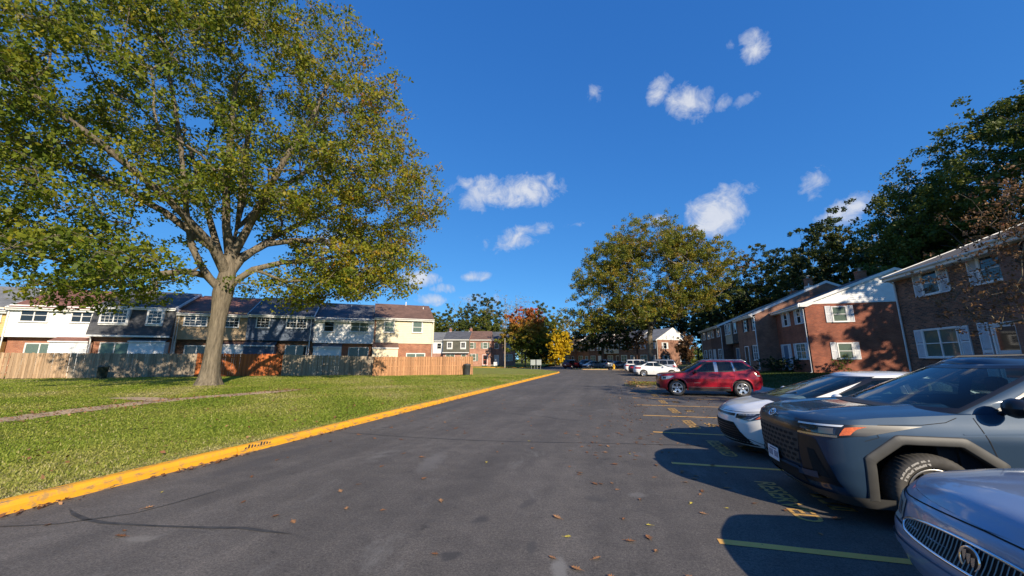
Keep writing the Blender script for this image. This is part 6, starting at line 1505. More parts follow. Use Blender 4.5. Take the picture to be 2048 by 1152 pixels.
# ---- slate grey SUV
def grey_suv():
    c = Car('parked_suv', 'slate grey SUV with grey arch trim, between the white and the ice blue sedan',
            front=[(.20, 2.10), (.28, 2.20), (.40, 2.255), (.60, 2.28), (.80, 2.285), (.90, 2.28), (.97, 2.25), (1.03, 2.2)], rear=[(.2, -2.2), (.4, -2.3), (.8, -2.315), (1.1, -2.26), (1.2, -2.2)],
            side=[(.20, .86), (.35, .895), (.55, .918), (.75, .922), (.88, .925), (.96, .905), (1.05, .875), (1.15, .845)], zlo=[(-2.3, .30), (-1.8, .22), (1.7, .21), (2.3, .26)], zhi=[(-2.3, 1.16), (-1, 1.14), (.5, 1.125), (1.0, 1.10), (1.6, 1.055), (2.0, 1.01), (2.28, .965)],
            cf=.42, cr=.4, nf=2.5, taper=[(-2.3, .97), (-1.5, 1), (1.4, 1), (1.9, .985), (2.3, .96)], crown=.055, cm=4.5, wb=2.55, wr=.362, arch=(.47, .455, 'poly'))
    c.bulge = lambda x, y: .022 * np.exp(-((np.abs(y) - .50) / .07) ** 2) * np.clip((2.15 - x) / .25, 0, 1)
    P = PAINT['grey']; c.build_body(P)
    c.greenhouse([(0, 1.30), (1, .30)], [(0, -2.24), (.35, -2.2), (1, -1.95)], [(0, .835), (.25, .805), (.6, .73), (.85, .67), (1, .60)], [(-2.3, 1.15), (.5, 1.115), (1.3, 1.10)], [(-2.1, 1.58), (-.4, 1.61), (.3, 1.585)], .44, .35, crown=.075)
    wins = [([(.63, .10), (-.24, .10)], [(-.06, .86), (-.24, .88)]), ([(-.34, .10), (-1.15, .12)], [(-.34, .88), (-1.08, .86)]), ([(-1.26, .14), (-1.80, .34)], [(-1.2, .86), (-1.60, .82)])]
    c.build_cabin(P, (.86, .06, .93), (.75, .12, .88), wins, rear_glass=M['car_glass'])
    c.cap('hood', 2.279, .86, P, 44, 33)
    for x0, x1 in ((-2.05, -2.3),): c.cap('tail_panel', x0, x1, P, 6, 15)
    c.interior(.80, M['car_matt'], 1.02); c.seats(M['seat'], .62, (-.05, -.95), 1.22)
    c.flare(.085, .020, M['car_grey'])
    for sy in (1, -1): c.sheet('sill_cladding', c.ruled(c.side, [(-.86, .20), (.86, .20)], [(-.86, .36), (.86, .36)], 20, 4) * np.array([1, sy, 1]), .016, M['car_grey'])
    # front end
    c.patch('upper_grille_band', c.front, [(-.60, .845), (.60, .845)], [(-.62, .945), (.62, .945)], .004, M['car_trim'], 30, 4)
    c.patch('grille', c.front, [(-.50, .49), (.50, .49)], [(-.55, .84), (.55, .84)], .005, M['car_grey'], 30, 6)
    hx = MB()
    for r in range(6):
        for k in range(-5, 6):
            y0 = k * .098 + (.049 if r % 2 else 0); z0 = .525 + r * .055
            if abs(y0) > .49: continue
            pts = [c.front(y0 + .040 * math.cos(a) * (1 - .1 * (r == 0)), z0 + .021 * math.sin(a)) + np.array([.008, 0, 0]) for a in (0, R(50), R(130), math.pi, R(230), R(310))]
            pin = [c.front(y0 + .028 * math.cos(a), z0 + .014 * math.sin(a)) + np.array([.0065, 0, 0]) for a in (0, R(50), R(130), math.pi, R(230), R(310))]
            hx.add(pts, [tuple(range(6))]); 
    o = hx.build('grille_openings', M['under'], c.root); o['kind'] = 'stuff'
    for sy in (1, -1):
        f = lambda a, b, s=sy: c.Q(a, b) * np.array([1, s, 1])
        lp = c.sheet('headlight', c.ruled(f, [(.36, .835), (.80, .845), (1.02, .875)], [(.36, .955), (.80, .972), (1.14, .985)], 26, 6), .006, M['car_trim'])
        c.sheet('lamp_reflector', c.ruled(f, [(.40, .868), (.80, .872)], [(.40, .925), (.82, .94)], 14, 4), .008, M['lamp_dark'], lp)
        c.sheet('light_strip', c.ruled(f, [(.37, .935), (.86, .950)], [(.37, .953), (.88, .968)], 18, 3), .011, M['lamp_white'], lp)
        c.sheet('light_strip', c.ruled(f, [(.37, .838), (.82, .846)], [(.37, .858), (.82, .868)], 18, 3), .011, M['chrome_dull'], lp)
        c.sheet('turn_signal', c.ruled(f, [(.84, .868), (.95, .880)], [(.89, .945), (1.02, .962)], 10, 4), .012, M['amber'], lp)
        c.sheet('projector', c.ruled(f, [(.62, .875), (.78, .878)], [(.62, .925), (.78, .93)], 8, 4), .0095, M['copper'], lp)
        c.sheet('bumper_inlay', c.ruled(f, [(.34, .34), (.62, .37), (.76, .36)], [(.36, .825), (.52, .82), (.58, .80)], 20, 10), .004, M['car_trim'])
        c.sheet('air_slot', c.ruled(f, [(.48, .44), (.66, .43)], [(.46, .70), (.54, .69)], 10, 6), .008, M['under'])
        c.sheet('bumper_bar', c.ruled(f, [(.30, .395), (.54, .41)], [(.30, .455), (.54, .475)], 10, 4), .022, P)
    c.patch('lower_air_intake', c.front, [(-.50, .30), (.50, .30)], [(-.48, .47), (.48, .47)], .006, M['under'], 24, 4)
    c.patch('intake_bar', c.front, [(-.48, .435), (.48, .435)], [(-.48, .47), (.48, .47)], .02, P, 24, 3)
    f = lambda a, b: c.Q(np.abs(a), b) * np.stack([np.ones_like(a), np.where(a < 0, -1., 1.), np.ones_like(a)], -1)
    c.sheet('front_lip', c.ruled(f, [(-1.25, .20), (0, .20), (1.25, .20)], [(-1.25, .30), (0, .285), (1.25, .30)], 60, 5), .020, M['car_grey'])
    number_plate(c, 2.312, .50)
    e = MB(); e.lathe([(.062, -.004), (.068, .004), (.060, .008), (.052, .003)], 28, axis='x'); e.lathe([(.030, -.002), (.035, .005), (.028, .008), (.022, .003)], 20, axis='x', c=(0, 0, .014))
    o = e.build('emblem', M['chrome'], c.root, (2.262, 0, .985), (0, R(-38), 0)); o.scale = (1, 1.25, .8)
    # seams, mirrors, handles, rails, wipers
    c.line('panel_gap', c.side, [(1.66, .985), (1.3, 1.0), (1.1, 1.03), (1.0, 1.075)], .006, .002, M['under'], True)
    c.line('panel_gap', c.side, [(.87, 1.08), (.83, .9), (.76, .6), (.72, .36)], .007, .002, M['under'], True); c.line('panel_gap', c.side, [(-.29, 1.11), (-.29, .36)], .007, .002, M['under'], True); c.line('panel_gap', c.side, [(-1.22, 1.1), (-1.1, .8), (-.92, .6)], .007, .002, M['under'], True)
    c.line('panel_gap', c.side, [(1.72, .965), (1.68, .87), (1.80, .83)], .005, .002, M['under'], True)
    c.line('character_line', c.side, [(1.0, .93), (.2, .97), (-1.6, 1.0)], .012, .004, P, True)
    c.handle(-.12, .97, P); c.handle(-1.02, .99, P); c.mirror(.62, 1.19, M['car_trim'], 1.15)
    for sy in (1, -1):
        r = MB(); r.tube([(.0, sy * .60, 1.61), (-.15, sy * .60, 1.675), (-.9, sy * .60, 1.69), (-1.6, sy * .58, 1.665), (-1.75, sy * .57, 1.61)], [.012, .018, .018, .018, .012], 8); r.build('roof_rail', M['car_matt'], c.root)
        w = MB(); w.tube([(1.16, sy * .12 - .3, 1.155), (1.05, sy * .2 - .02, 1.20), (.90, sy * .3 + .12, 1.245)], .009, 6); w.build('wiper', M['car_matt'], c.root)
    cw = MB(); cw.grid(np.array([[(x, y, float(c.hood(x, y)[2]) + .006) for y in np.linspace(-.72, .72, 17)] for x in (1.40 - .0, 1.24, 1.10)]) - np.array([[[.16 * (y / .72) ** 2, 0, 0] for y in np.linspace(-.72, .72, 17)]] * 3)); cw.build('cowl', M['car_matt'], c.root)
    mi = MB(); mi.box(-.02, .02, -.11, .11, -.035, .035, bev=.015); mi.tube([(0, 0, .03), (.03, 0, .09)], .012, 6); mi.build('rear_view_mirror', M['car_matt'], c.root, (.22, 0, 1.47))
    c.sheet('rear_lamp', c.ruled(c.Q, [(1.97, .86), (2.5, .88)], [(1.95, 1.04), (2.5, 1.04)], 10, 4), .008, M['red_lens']); c.sheet('rear_lamp', c.ruled(c.Q, [(1.97, .86), (2.5, .88)], [(1.95, 1.04), (2.5, 1.04)], 10, 4) * np.array([1, -1, 1]), .008, M['red_lens'])
    c.wheels('rav', track=.912, rim=.238, width=.235, tread=True, text=bent_text('MICHELIN', .297, .068, -.62, y=.008))
    return c.place(4.235, 5.63)
grey_suv()

# ---- white sedan
def white_sedan():
    c = Car('parked_sedan', 'white sedan with black lower grille and amber headlight corner, left of the grey SUV',
            front=[(.16, 2.16), (.24, 2.24), (.40, 2.28), (.55, 2.285), (.64, 2.27), (.70, 2.24), (.76, 2.18), (.82, 2.1)], rear=[(.2, -2.22), (.5, -2.33), (.8, -2.34), (1.05, -2.30)],
            side=[(.16, .82), (.3, .86), (.5, .885), (.66, .89), (.78, .872), (.9, .84), (1.02, .80)], zlo=[(-2.3, .26), (-1.6, .19), (1.6, .17), (2.28, .19)], zhi=[(-2.35, 1.02), (-1.6, 1.04), (-.5, .99), (.6, .965), (1.1, .93), (1.6, .86), (2.0, .785), (2.27, .715)],
            cf=.62, cr=.45, nf=2.25, taper=[(-2.3, .95), (-1.3, 1), (1.2, 1), (1.8, .985), (2.3, .95)], crown=.075, cm=2.6, wb=2.70, wr=.32, arch=(.375, .375, 2.1))
    c.bulge = lambda x, y: .016 * np.exp(-((np.abs(y) - .42) / .08) ** 2) * np.clip((2.1 - x) / .3, 0, 1)
    P = PAINT['white']; c.build_body(P)
    c.greenhouse([(0, 1.52), (.5, .90), (1, .30)], [(0, -1.75), (.5, -1.3), (1, -.85)], [(0, .80), (.3, .755), (.7, .66), (1, .555)], [(-2, 1.03), (-.5, .98), (.6, .96), (1.3, .94)], [(-1.2, 1.36), (-.4, 1.385), (.1, 1.365)], .42, .45, crown=.055)
    wins = [([(.86, .10), (-.22, .10)], [(.10, .84), (-.22, .87)]), ([(-.32, .10), (-1.18, .14)], [(-.32, .87), (-.82, .78)])]
    c.build_cabin(P, (.84, .06, .94), (.72, .12, .92), wins)
    c.cap('hood', 2.278, 1.04, P, 40, 29); c.cap('boot_lid', -1.28, -2.33, P, 16, 21)
    c.interior(.98, M['car_matt'], .89); c.seats(M['seat_tan'], .45, (-.1, -.95), 1.03)
    c.patch('grille', c.front, [(-.74, .20), (.74, .20)], [(-.50, .55), (.50, .55)], .006, M['under'], 30, 6)
    gm = MB()
    for k in range(7): z = .235 + k * .042; Pm = c.ruled(c.front, [(-.70 + .20 * k / 7, z), (.70 - .20 * k / 7, z)], [(-.70 + .20 * k / 7, z + .01), (.70 - .20 * k / 7, z + .01)], 26, 2); gm.grid(Pm + np.array([.012, 0, 0]), flip=True)
    o = gm.build('grille_bars', M['car_trim'], c.root); o['kind'] = 'stuff'
    c.patch('nose_band', c.front, [(-.50, .655), (.50, .655)], [(-.50, .695), (.50, .695)], .005, M['car_trim'], 24, 3)
    for sy in (1, -1):
        f = lambda a, b, s=sy: c.Q(a, b) * np.array([1, s, 1])
        lp = c.sheet('headlight', c.ruled(f, [(.40, .630), (.62, .60), (.84, .66)], [(.40, .695), (.70, .735), (1.0, .775)], 24, 6), .006, M['lamp_dark'])
        c.sheet('light_strip', c.ruled(f, [(.44, .675), (.68, .70)], [(.44, .69), (.70, .725)], 12, 3), .009, M['lamp_clear'], lp)
        c.sheet('light_strip', c.ruled(f, [(.56, .605), (.66, .62)], [(.62, .63), (.76, .715)], 10, 3), .009, M['lamp_clear'], lp)
        c.sheet('turn_signal', c.ruled(f, [(.72, .635), (.84, .672)], [(.80, .732), (.985, .765)], 10, 4), .010, M['amber'], lp)
    c.line('panel_gap', c.Q, [(.42, .30), (.60, .30), (.78, .24), (.92, .17)], .008, .003, M['under'], True)
    c.line('panel_gap', c.Q, [(0, .712), (.5, .735), (.9, .79), (1.06, .80)], .007, .003, M['under'], True)
    c.line('panel_gap', c.side, [(.86, .92), (.84, .6), (.78, .28)], .007, .002, M['under'], True); c.line('panel_gap', c.side, [(-.35, .96), (-.35, .26)], .007, .002, M['under'], True); c.line('panel_gap', c.side, [(-1.2, .98), (-1.1, .7), (-.95, .45)], .007, .002, M['under'], True)
    cw = MB(); cw.grid(np.array([[(x - .16 * (y / .70) ** 2, y, float(c.hood(x - .16 * (y / .7) ** 2, y)[2]) + .006) for y in np.linspace(-.70, .70, 17)] for x in (1.64, 1.48, 1.36)])); cw.build('cowl', M['car_matt'], c.root)
    for sy in (1, -1): w = MB(); w.tube([(1.40, sy * .15 - .25, .97), (1.25, sy * .2 + .02, 1.03), (1.13, sy * .3 + .12, 1.07)], .009, 6); w.build('wiper', M['car_matt'], c.root)
    c.handle(-.22, .84, P); c.handle(-1.05, .86, P); c.mirror(.80, 1.02, P); c.wheels('ten', track=.875, rim=.215, width=.21)
    for sy in (1, -1): c.sheet('rear_lamp', c.ruled(c.Q, [(1.95, .78), (2.5, .8)], [(1.95, .93), (2.5, .93)], 10, 4) * np.array([1, sy, 1]), .008, M['red_lens'])
    return c.place(4.27, 8.22)
white_sedan()

M['bar_dark'] = pm('dark_chrome_bar', (.24, .24, .235), .3, .8, var=.1)
# ---- ice blue sedan in the corner
def blue_sedan():
    c = Car('parked_sedan', 'ice blue older sedan with oval chrome grille at the bottom right corner',
            front=[(.18, 2.36), (.26, 2.44), (.36, 2.475), (.46, 2.48), (.52, 2.465), (.545, 2.43), (.60, 2.415), (.68, 2.39), (.75, 2.33), (.82, 2.22)], rear=[(.2, -2.5), (.5, -2.6), (.8, -2.58), (1.0, -2.52)],
            side=[(.18, .85), (.3, .90), (.5, .935), (.65, .935), (.8, .91), (.95, .865)], zlo=[(-2.6, .26), (-1.6, .2), (1.7, .18), (2.45, .20)], zhi=[(-2.6, .98), (-1.5, 1.0), (0, .95), (1.0, .91), (1.7, .845), (2.1, .79), (2.40, .715)],
            cf=.36, cr=.6, nf=2.5, taper=[(-2.6, .95), (-1.3, 1), (1.2, 1), (1.9, .98), (2.48, .95)], crown=.085, cm=2.2, wb=2.85, wr=.325, arch=(.38, .375, 2.1))
    P = PAINT['blue']; c.build_body(P)
    c.greenhouse([(0, 1.20), (.5, .66), (1, .12)], [(0, -2.0), (.5, -1.55), (1, -1.15)], [(0, .82), (.3, .77), (.7, .68), (1, .58)], [(-2.2, .99), (0, .94), (1.2, .90)], [(-1.4, 1.34), (-.4, 1.38), (.2, 1.36)], .40, .45, crown=.06)
    wins = [([(.52, .10), (-.38, .10)], [(-.10, .84), (-.38, .87)]), ([(-.48, .10), (-1.4, .12)], [(-.48, .87), (-1.1, .80)])]
    c.build_cabin(P, (.84, .06, .94), (.72, .12, .92), wins)
    c.cap('hood', 2.40, .80, P, 44, 33); c.cap('boot_lid', -1.5, -2.55, P, 16, 21)
    c.interior(.72, M['car_matt'], .88); c.seats(M['seat'], .45, (-.15, -1.05), 1.02)
    # oval grille
    def ov(t, k=1.0, dz=0): return .575 * k * math.cos(t), .566 + .070 * k * math.sin(t) + dz - .012 * math.cos(t) ** 2
    bk = MB(); pts = [c.front(*ov(t, .98)) + np.array([.004, 0, 0]) for t in np.linspace(0, 2 * np.pi, 48)[:-1]]; ctr = c.front(0, .566) + np.array([.004, 0, 0])
    rings = [[c.front(*ov(t, k)) + np.array([.004, 0, 0]) for t in np.linspace(0, 2 * np.pi, 49)] for k in (.98, .7, .4, .05)]; bk.grid(np.array(rings)); bk.build('grille_backing', M['under'], c.root)
    rg = MB(); rg.tube([tuple(c.front(*ov(t, 1.0)) + np.array([.010, 0, 0])) for t in np.linspace(0, 2 * np.pi, 61)], .010, 8, cap=False); rg.build('grille_surround', M['chrome'], c.root)
    for k in range(-20, 21):
        y = k * .0262; t = abs(y) / .566
        if t >= .98: continue
        hz = .068 * math.sqrt(1 - t * t); b = MB(); z0 = .566 - .012 * t * t
        b.tube([tuple(c.front(y, z0 - hz) + np.array([.008, 0, 0])), tuple(c.front(y, z0) + np.array([.016, 0, 0])), tuple(c.front(y, z0 + hz) + np.array([.006, 0, 0]))], .0036, 5); b.build('grille_bar', M['bar_dark'], c.root)
    em = MB(); em.lathe([(.058, -.006), (.066, .006), (.060, .013), (.052, .008)], 32, axis='x'); o = em.build('emblem', M['chrome'], c.root, (float(c.front(0, .566)[0]) + .018, 0, .566), (0, R(-10), 0))
    dk = MB(); dk.lathe([(0, .006), (.053, .006)], 28, axis='x', smooth=False); dk.build('emblem_ground', M['car_trim'], o)
    for k in (-1, 0, 1):
        s_ = MB(); yy = k * .026; s_.prism([(yy - .013, .024 - .012 * k), (yy + .013, .030 - .012 * k), (yy + .009, -.006 - .012 * k), (yy, -.030 - .012 * k), (yy - .010, -.008 - .012 * k)], 'x', .007, .012); s_.build('emblem_shield', M['chrome_dull'], o)
    for sy in (1, -1):
        f = lambda a, b, s=sy: c.Q(a, b) * np.array([1, s, 1])
        lp = c.sheet('headlight', c.ruled(f, [(.45, .535), (.62, .53), (.96, .55)], [(.43, .675), (.66, .705), (1.06, .725)], 24, 8), .006, M['lamp_haze'])
        c.sheet('lamp_reflector', c.ruled(f, [(.48, .56), (.64, .56)], [(.48, .65), (.64, .67)], 10, 5), .009, M['lamp_clear'], lp)
        c.sheet('turn_signal', c.ruled(f, [(.86, .58), (.98, .59)], [(.88, .685), (1.02, .70)], 8, 4), .009, M['lamp_haze'], lp)
    f = lambda a, b: c.Q(np.abs(a), b) * np.stack([np.ones_like(a), np.where(a < 0, -1., 1.), np.ones_like(a)], -1)
    c.sheet('bumper_strip', c.ruled(f, [(-1.2, .40), (0, .40), (1.2, .40)], [(-1.2, .44), (0, .44), (1.2, .44)], 50, 3), .012, P)
    c.line('panel_gap', c.Q, [(0, .715), (.45, .70), (.75, .71), (1.0, .735), (1.1, .79)], .007, .003, M['under'], True); c.line('panel_gap', c.Q, [(0, .525), (.9, .53), (1.1, .55)], .008, .001, M['under'], True)
    c.line('panel_gap', c.side, [(.80, .9), (.78, .3)], .007, .002, M['under'], True); c.line('panel_gap', c.side, [(-.43, .93), (-.43, .3)], .007, .002, M['under'], True)
    c.handle(-.3, .80, P); c.handle(-1.2, .82, P); c.mirror(.52, .99, P); c.wheels('multi', track=.90, rim=.205, width=.22)
    for sy in (1, -1): c.sheet('rear_lamp', c.ruled(c.Q, [(1.97, .72), (2.6, .74)], [(1.97, .9), (2.6, .9)], 10, 4) * np.array([1, sy, 1]), .008, M['red_lens'])
    return c.place(4.29, 2.82)
blue_sedan()

# ---- deep red SUV
def red_suv():
    c = Car('parked_suv', 'deep red SUV with five-spoke alloy wheels and silver roof rails in the middle bays',
            front=[(.24, 2.02), (.34, 2.13), (.5, 2.17), (.7, 2.175), (.9, 2.15), (1.0, 2.08)], rear=[(.25, -2.2), (.5, -2.33), (.8, -2.34), (1.1, -2.25)],
            side=[(.24, .82), (.4, .865), (.6, .88), (.8, .88), (.95, .86), (1.1, .82)], zlo=[(-2.3, .36), (-1.7, .27), (1.5, .26), (2.17, .32)], zhi=[(-2.35, 1.12), (-1, 1.08), (.5, 1.06), (1.0, 1.04), (1.5, 1.0), (1.9, .965), (2.15, .92)],
            cf=.48, cr=.42, nf=2.4, taper=[(-2.3, .96), (-1.3, 1), (1.3, 1), (1.8, .98), (2.2, .95)], crown=.05, cm=3, wb=2.72, wr=.355, arch=(.42, .42, 2.4))
    P = PAINT['red']; c.build_body(P)
    c.greenhouse([(0, 1.12), (1, .20)], [(0, -2.18), (.4, -2.10), (1, -1.75)], [(0, .80), (.3, .765), (.7, .68), (1, .58)], [(-2.3, 1.10), (.5, 1.05), (1.2, 1.04)], [(-1.9, 1.56), (-.5, 1.59), (.2, 1.565)], .38, .38, crown=.06)
    wins = [([(.52, .10), (-.30, .10)], [(.0, .86), (-.30, .88)]), ([(-.44, .10), (-1.06, .12)], [(-.44, .88), (-1.02, .87)]), ([(-1.2, .14), (-1.82, .34)], [(-1.12, .86), (-1.52, .80)])]
    c.build_cabin(P, (.84, .07, .93), (.72, .12, .88), wins, glass=M['car_glass'], rear_glass=M['car_glass_dark'])
    c.cap('hood', 2.168, .76, P, 34, 25); c.cap('tail_panel', -2.05, -2.32, P, 6, 15)
    c.interior(.68, M['car_matt'], .98); c.seats(M['seat'], .6, (-.1, -1.0), 1.18); c.flare(.05, .012, P)
    for k, y in enumerate(np.linspace(-.48, .48, 7)): c.patch('grille_slot', c.front, [(y - .045, .72), (y + .045, .72)], [(y - .045, .87), (y + .045, .87)], .006, M['car_trim'], 4, 4)
    c.patch('lower_air_intake', c.front, [(-.5, .36), (.5, .36)], [(-.55, .52), (.55, .52)], .006, M['under'], 20, 4)
    for sy in (1, -1):
        f = lambda a, b, s=sy: c.Q(a, b) * np.array([1, s, 1])
        lp = c.sheet('headlight', c.ruled(f, [(.60, .73), (1.0, .76)], [(.58, .88), (1.06, .90)], 16, 6), .006, M['lamp_clear']); c.sheet('turn_signal', c.ruled(f, [(1.05, .70), (1.10, .70)], [(1.05, .735), (1.10, .735)], 4, 3), .007, M['amber'])
        c.sheet('lamp_reflector', c.ruled(f, [(.68, .76), (.86, .77)], [(.68, .85), (.86, .86)], 8, 4), .009, M['lamp_dark'], lp)
        c.sheet('sill_cladding', c.ruled(c.side, [(-.92, .25), (.92, .25)], [(-.92, .37), (.92, .37)], 20, 4) * np.array([1, sy, 1]), .012, M['car_matt']); c.sheet('body_moulding', c.ruled(c.side, [(-.85, .395), (.85, .395)], [(-.85, .42), (.85, .42)], 20, 2) * np.array([1, sy, 1]), .014, M['chrome_dull'])
        c.sheet('rear_lamp', c.ruled(c.Q, [(1.94, .84), (2.5, .86)], [(1.96, 1.06), (2.5, 1.06)], 10, 5) * np.array([1, sy, 1]), .008, M['red_lens']); c.sheet('reversing_lamp', c.ruled(c.Q, [(2.08, .90), (2.3, .90)], [(2.08, .96), (2.3, .96)], 6, 3) * np.array([1, sy, 1]), .011, M['lamp_clear'])
        r = MB(); r.tube([(.0, sy * .58, 1.58), (-.12, sy * .58, 1.64), (-1.5, sy * .56, 1.64), (-1.66, sy * .55, 1.57)], .017, 8); r.build('roof_rail', M['chrome_dull'], c.root)
        c.sheet('door_pillar_trim', c.ruled(c.GS, [(-.30, .05), (-.44, .05)], [(-.30, .92), (-.44, .92)], 3, 10) * np.array([1, sy, 1]), .008, M['chrome_dull']); c.sheet('door_pillar_trim', c.ruled(c.GS, [(-1.08, .08), (-1.15, .08)], [(-1.04, .9), (-1.10, .9)], 3, 10) * np.array([1, sy, 1]), .008, M['chrome_dull'])
    c.line('panel_gap', c.side, [(.76, 1.03), (.74, .7), (.70, .36)], .008, .002, M['under'], True); c.line('panel_gap', c.side, [(-.36, 1.05), (-.36, .36)], .008, .002, M['under'], True); c.line('panel_gap', c.side, [(-1.12, 1.06), (-1.05, .8), (-.95, .6)], .008, .002, M['under'], True)
    c.line('badge_strip', c.side, [(.62, .60), (.36, .60)], .02, .004, M['chrome_dull'], True)
    c.handle(-.2, .90, P); c.handle(-.98, .92, P); c.mirror(.56, 1.10, M['car_matt'], 1.05); c.wheels('five', track=.865, rim=.235, width=.22)
    return c.place(4.33, 20.12)
red_suv()

# ---- cars further off
def plain_car(name, label, paint, kind, X, Y, rz, z=0., wheel='five', group='cars parked further down the road', glass=None, detail=True):
    P = PAINT[paint]
    if kind == 'sedan':
        c = Car(name, label, front=[(.18, 2.14), (.3, 2.22), (.5, 2.25), (.66, 2.22), (.76, 2.12)], rear=[(.22, -2.14), (.45, -2.27), (.7, -2.28), (.95, -2.22), (1.05, -2.15)], side=[(.18, .82), (.35, .87), (.6, .905), (.75, .895), (.9, .85), (1.02, .80)], zlo=[(-2.3, .27), (-1.6, .2), (1.6, .18), (2.28, .2)], zhi=[(-2.3, 1.03), (-1.5, 1.06), (-.5, 1.0), (.6, .96), (1.2, .90), (1.8, .80), (2.24, .70)], cf=.6, cr=.5, nf=2.3, crown=.07, cm=2.6, wb=2.65, wr=.32, arch=(.375, .37, 2.1), fine=False, group=group)
        c.build_body(P); c.greenhouse([(0, 1.35), (.5, .72), (1, .15)], [(0, -1.85), (.5, -1.45), (1, -.95)], [(0, .80), (.3, .76), (.7, .67), (1, .56)], [(-2, 1.05), (-.5, .99), (.6, .955), (1.3, .92)], [(-1.2, 1.39), (-.4, 1.42), (.1, 1.40)], .42, .42, crown=.055)
        wins = [([(.66, .10), (-.28, .10)], [(-.05, .84), (-.28, .87)]), ([(-.38, .10), (-1.22, .16)], [(-.38, .87), (-.88, .78)])]; c.build_cabin(P, (.84, .06, .94), (.72, .12, .92), wins, glass=glass, band=.04); c.cap('hood', 2.24, .86, P, 18, 15); c.cap('boot_lid', -1.32, -2.26, P, 10, 15); zt, zl_, dz = .95, .80, .88
        c.interior(.8, M['car_matt'], .9, False); c.seats(M['seat'], .45, (-.1, -.95), 1.05)
    else:
        c = Car(name, label, front=[(.24, 2.10), (.4, 2.24), (.7, 2.25), (.9, 2.2), (1.0, 2.1)], rear=[(.25, -2.2), (.5, -2.34), (.9, -2.34), (1.15, -2.26)], side=[(.24, .84), (.4, .88), (.6, .90), (.85, .90), (1.0, .87), (1.12, .84)], zlo=[(-2.3, .34), (-1.7, .25), (1.5, .24), (2.2, .3)], zhi=[(-2.35, 1.12), (-1, 1.10), (.5, 1.08), (1.0, 1.06), (1.6, 1.0), (2.2, .94)], cf=.5, cr=.36, nf=2.5, crown=.05, cm=3, wb=2.72, wr=.35, arch=(.41, .41, 2.4), fine=False, group=group)
        c.build_body(P); c.greenhouse([(0, 1.15), (1, .3)], [(0, -2.22), (.5, -2.18), (1, -2.02)], [(0, .82), (.3, .79), (.7, .71), (1, .63)], [(-2.3, 1.11), (.5, 1.07), (1.2, 1.05)], [(-2.1, 1.60), (-.5, 1.63), (.3, 1.60)], .36, .3, crown=.06)
        wins = [([(.52, .10), (-.30, .10)], [(.08, .86), (-.30, .88)]), ([(-.40, .10), (-1.16, .10)], [(-.40, .88), (-1.14, .88)]), ([(-1.28, .12), (-1.94, .16)], [(-1.26, .88), (-1.86, .86)])]; c.build_cabin(P, (.84, .07, .93), (.75, .12, .90), wins, glass=glass, rear_glass=M['car_glass_dark'], band=.04); c.cap('hood', 2.18, .8, P, 18, 15); c.cap('tail_panel', -2.1, -2.32, P, 5, 11); zt, zl_, dz = 1.06, .82, .92
        c.interior(.72, M['car_matt'], 1.0, False); c.seats(M['seat'], .6, (-.1, -1.0), 1.2)
        for sy in (1, -1): r = MB(); r.tube([(.05, sy * .60, 1.62), (-.1, sy * .6, 1.68), (-1.7, sy * .58, 1.68), (-1.85, sy * .57, 1.62)], .017, 6); r.build('roof_rail', M['chrome_dull'], c.root)
    c.patch('grille', c.front, [(-.5, zl_ - .42), (.5, zl_ - .42)], [(-.56, zl_ - .14), (.56, zl_ - .14)], .006, M['under'], 14, 4); number_plate(c, float(c.rear(0, .75)[0]) - .012, .75, (R(90), 0, R(-90)))
    for sy in (1, -1):
        f = lambda a, b, s=sy: c.Q(a, b) * np.array([1, s, 1])
        c.sheet('headlight', c.ruled(f, [(.55, zl_ - .16), (.98, zl_ - .10)], [(.55, zl_ - .03), (1.02, zl_ - .0)], 12, 4), .006, M['lamp_clear']); c.sheet('rear_lamp', c.ruled(f, [(1.95, zt - .20), (2.45, zt - .18)], [(1.93, zt - .03), (2.5, zt - .02)], 12, 4), .008, M['red_lens'])
        c.sheet('rear_bumper_trim', c.ruled(f, [(2.1, .28), (3, .28)], [(2.1, .40), (3, .40)], 14, 3), .006, M['car_matt'])
    c.line('panel_gap', c.side, [(.84, .92), (.80, .36)], .009, .002, M['under'], True); c.line('panel_gap', c.side, [(-.34, .95), (-.34, .36)], .009, .002, M['under'], True)
    c.handle(-.2, dz - .05, P); c.handle(-1.05, dz - .03, P); c.mirror(.6, zt + .02, P); c.wheels(wheel, track=.885, rim=.215, width=.21)
    return c.place(X, Y, rz, z)
plain_car('parked_sedan', 'white compact sedan parked nose-in beyond the leaf-strewn island', 'white2', 'sedan', 4.55, 41.6, 0, wheel='ten')
plain_car('parked_sedan', 'black sedan parked beyond the white compact sedan', 'dark', 'sedan', 4.2, 44.5, 0)
plain_car('parked_suv', 'silver crossover parked nose-out beyond the black sedan', 'silver', 'suv', 5.1, 47.2, math.pi)
plain_car('parked_suv', 'white SUV parked nose-in furthest down the right bays', 'white', 'suv', 4.1, 52.7, 0)
plain_car('parked_sedan', 'maroon car parked nose-out beside the white SUV', 'maroon', 'sedan', 4.4, 58.0, 0)
far = [('parked_suv', 'dark SUV with maroon tail in the shaded far lot, leftmost', 'maroon', 'suv', -7.0, 73.6, R(60)), ('parked_suv', 'navy SUV beside the leftmost far car', 'navy', 'suv', -5.0, 76.0, R(-120)), ('parked_sedan', 'silver sedan in the middle of the shaded far lot', 'silver', 'sedan', -3.2, 72.0, R(-130)), ('parked_suv', 'silver boxy SUV with lit tail behind the orange kerb', 'silver', 'suv', -1.2, 72.4, R(125)), ('parked_sedan', 'dark sedan behind the yellow hydrant', 'navy', 'sedan', 1.0, 74.5, R(-130))]
for nm, lb, pt, kd, x, y, rz in far: plain_car(nm, lb, pt, kd, x, y, rz, group='cars in the shaded far lot')

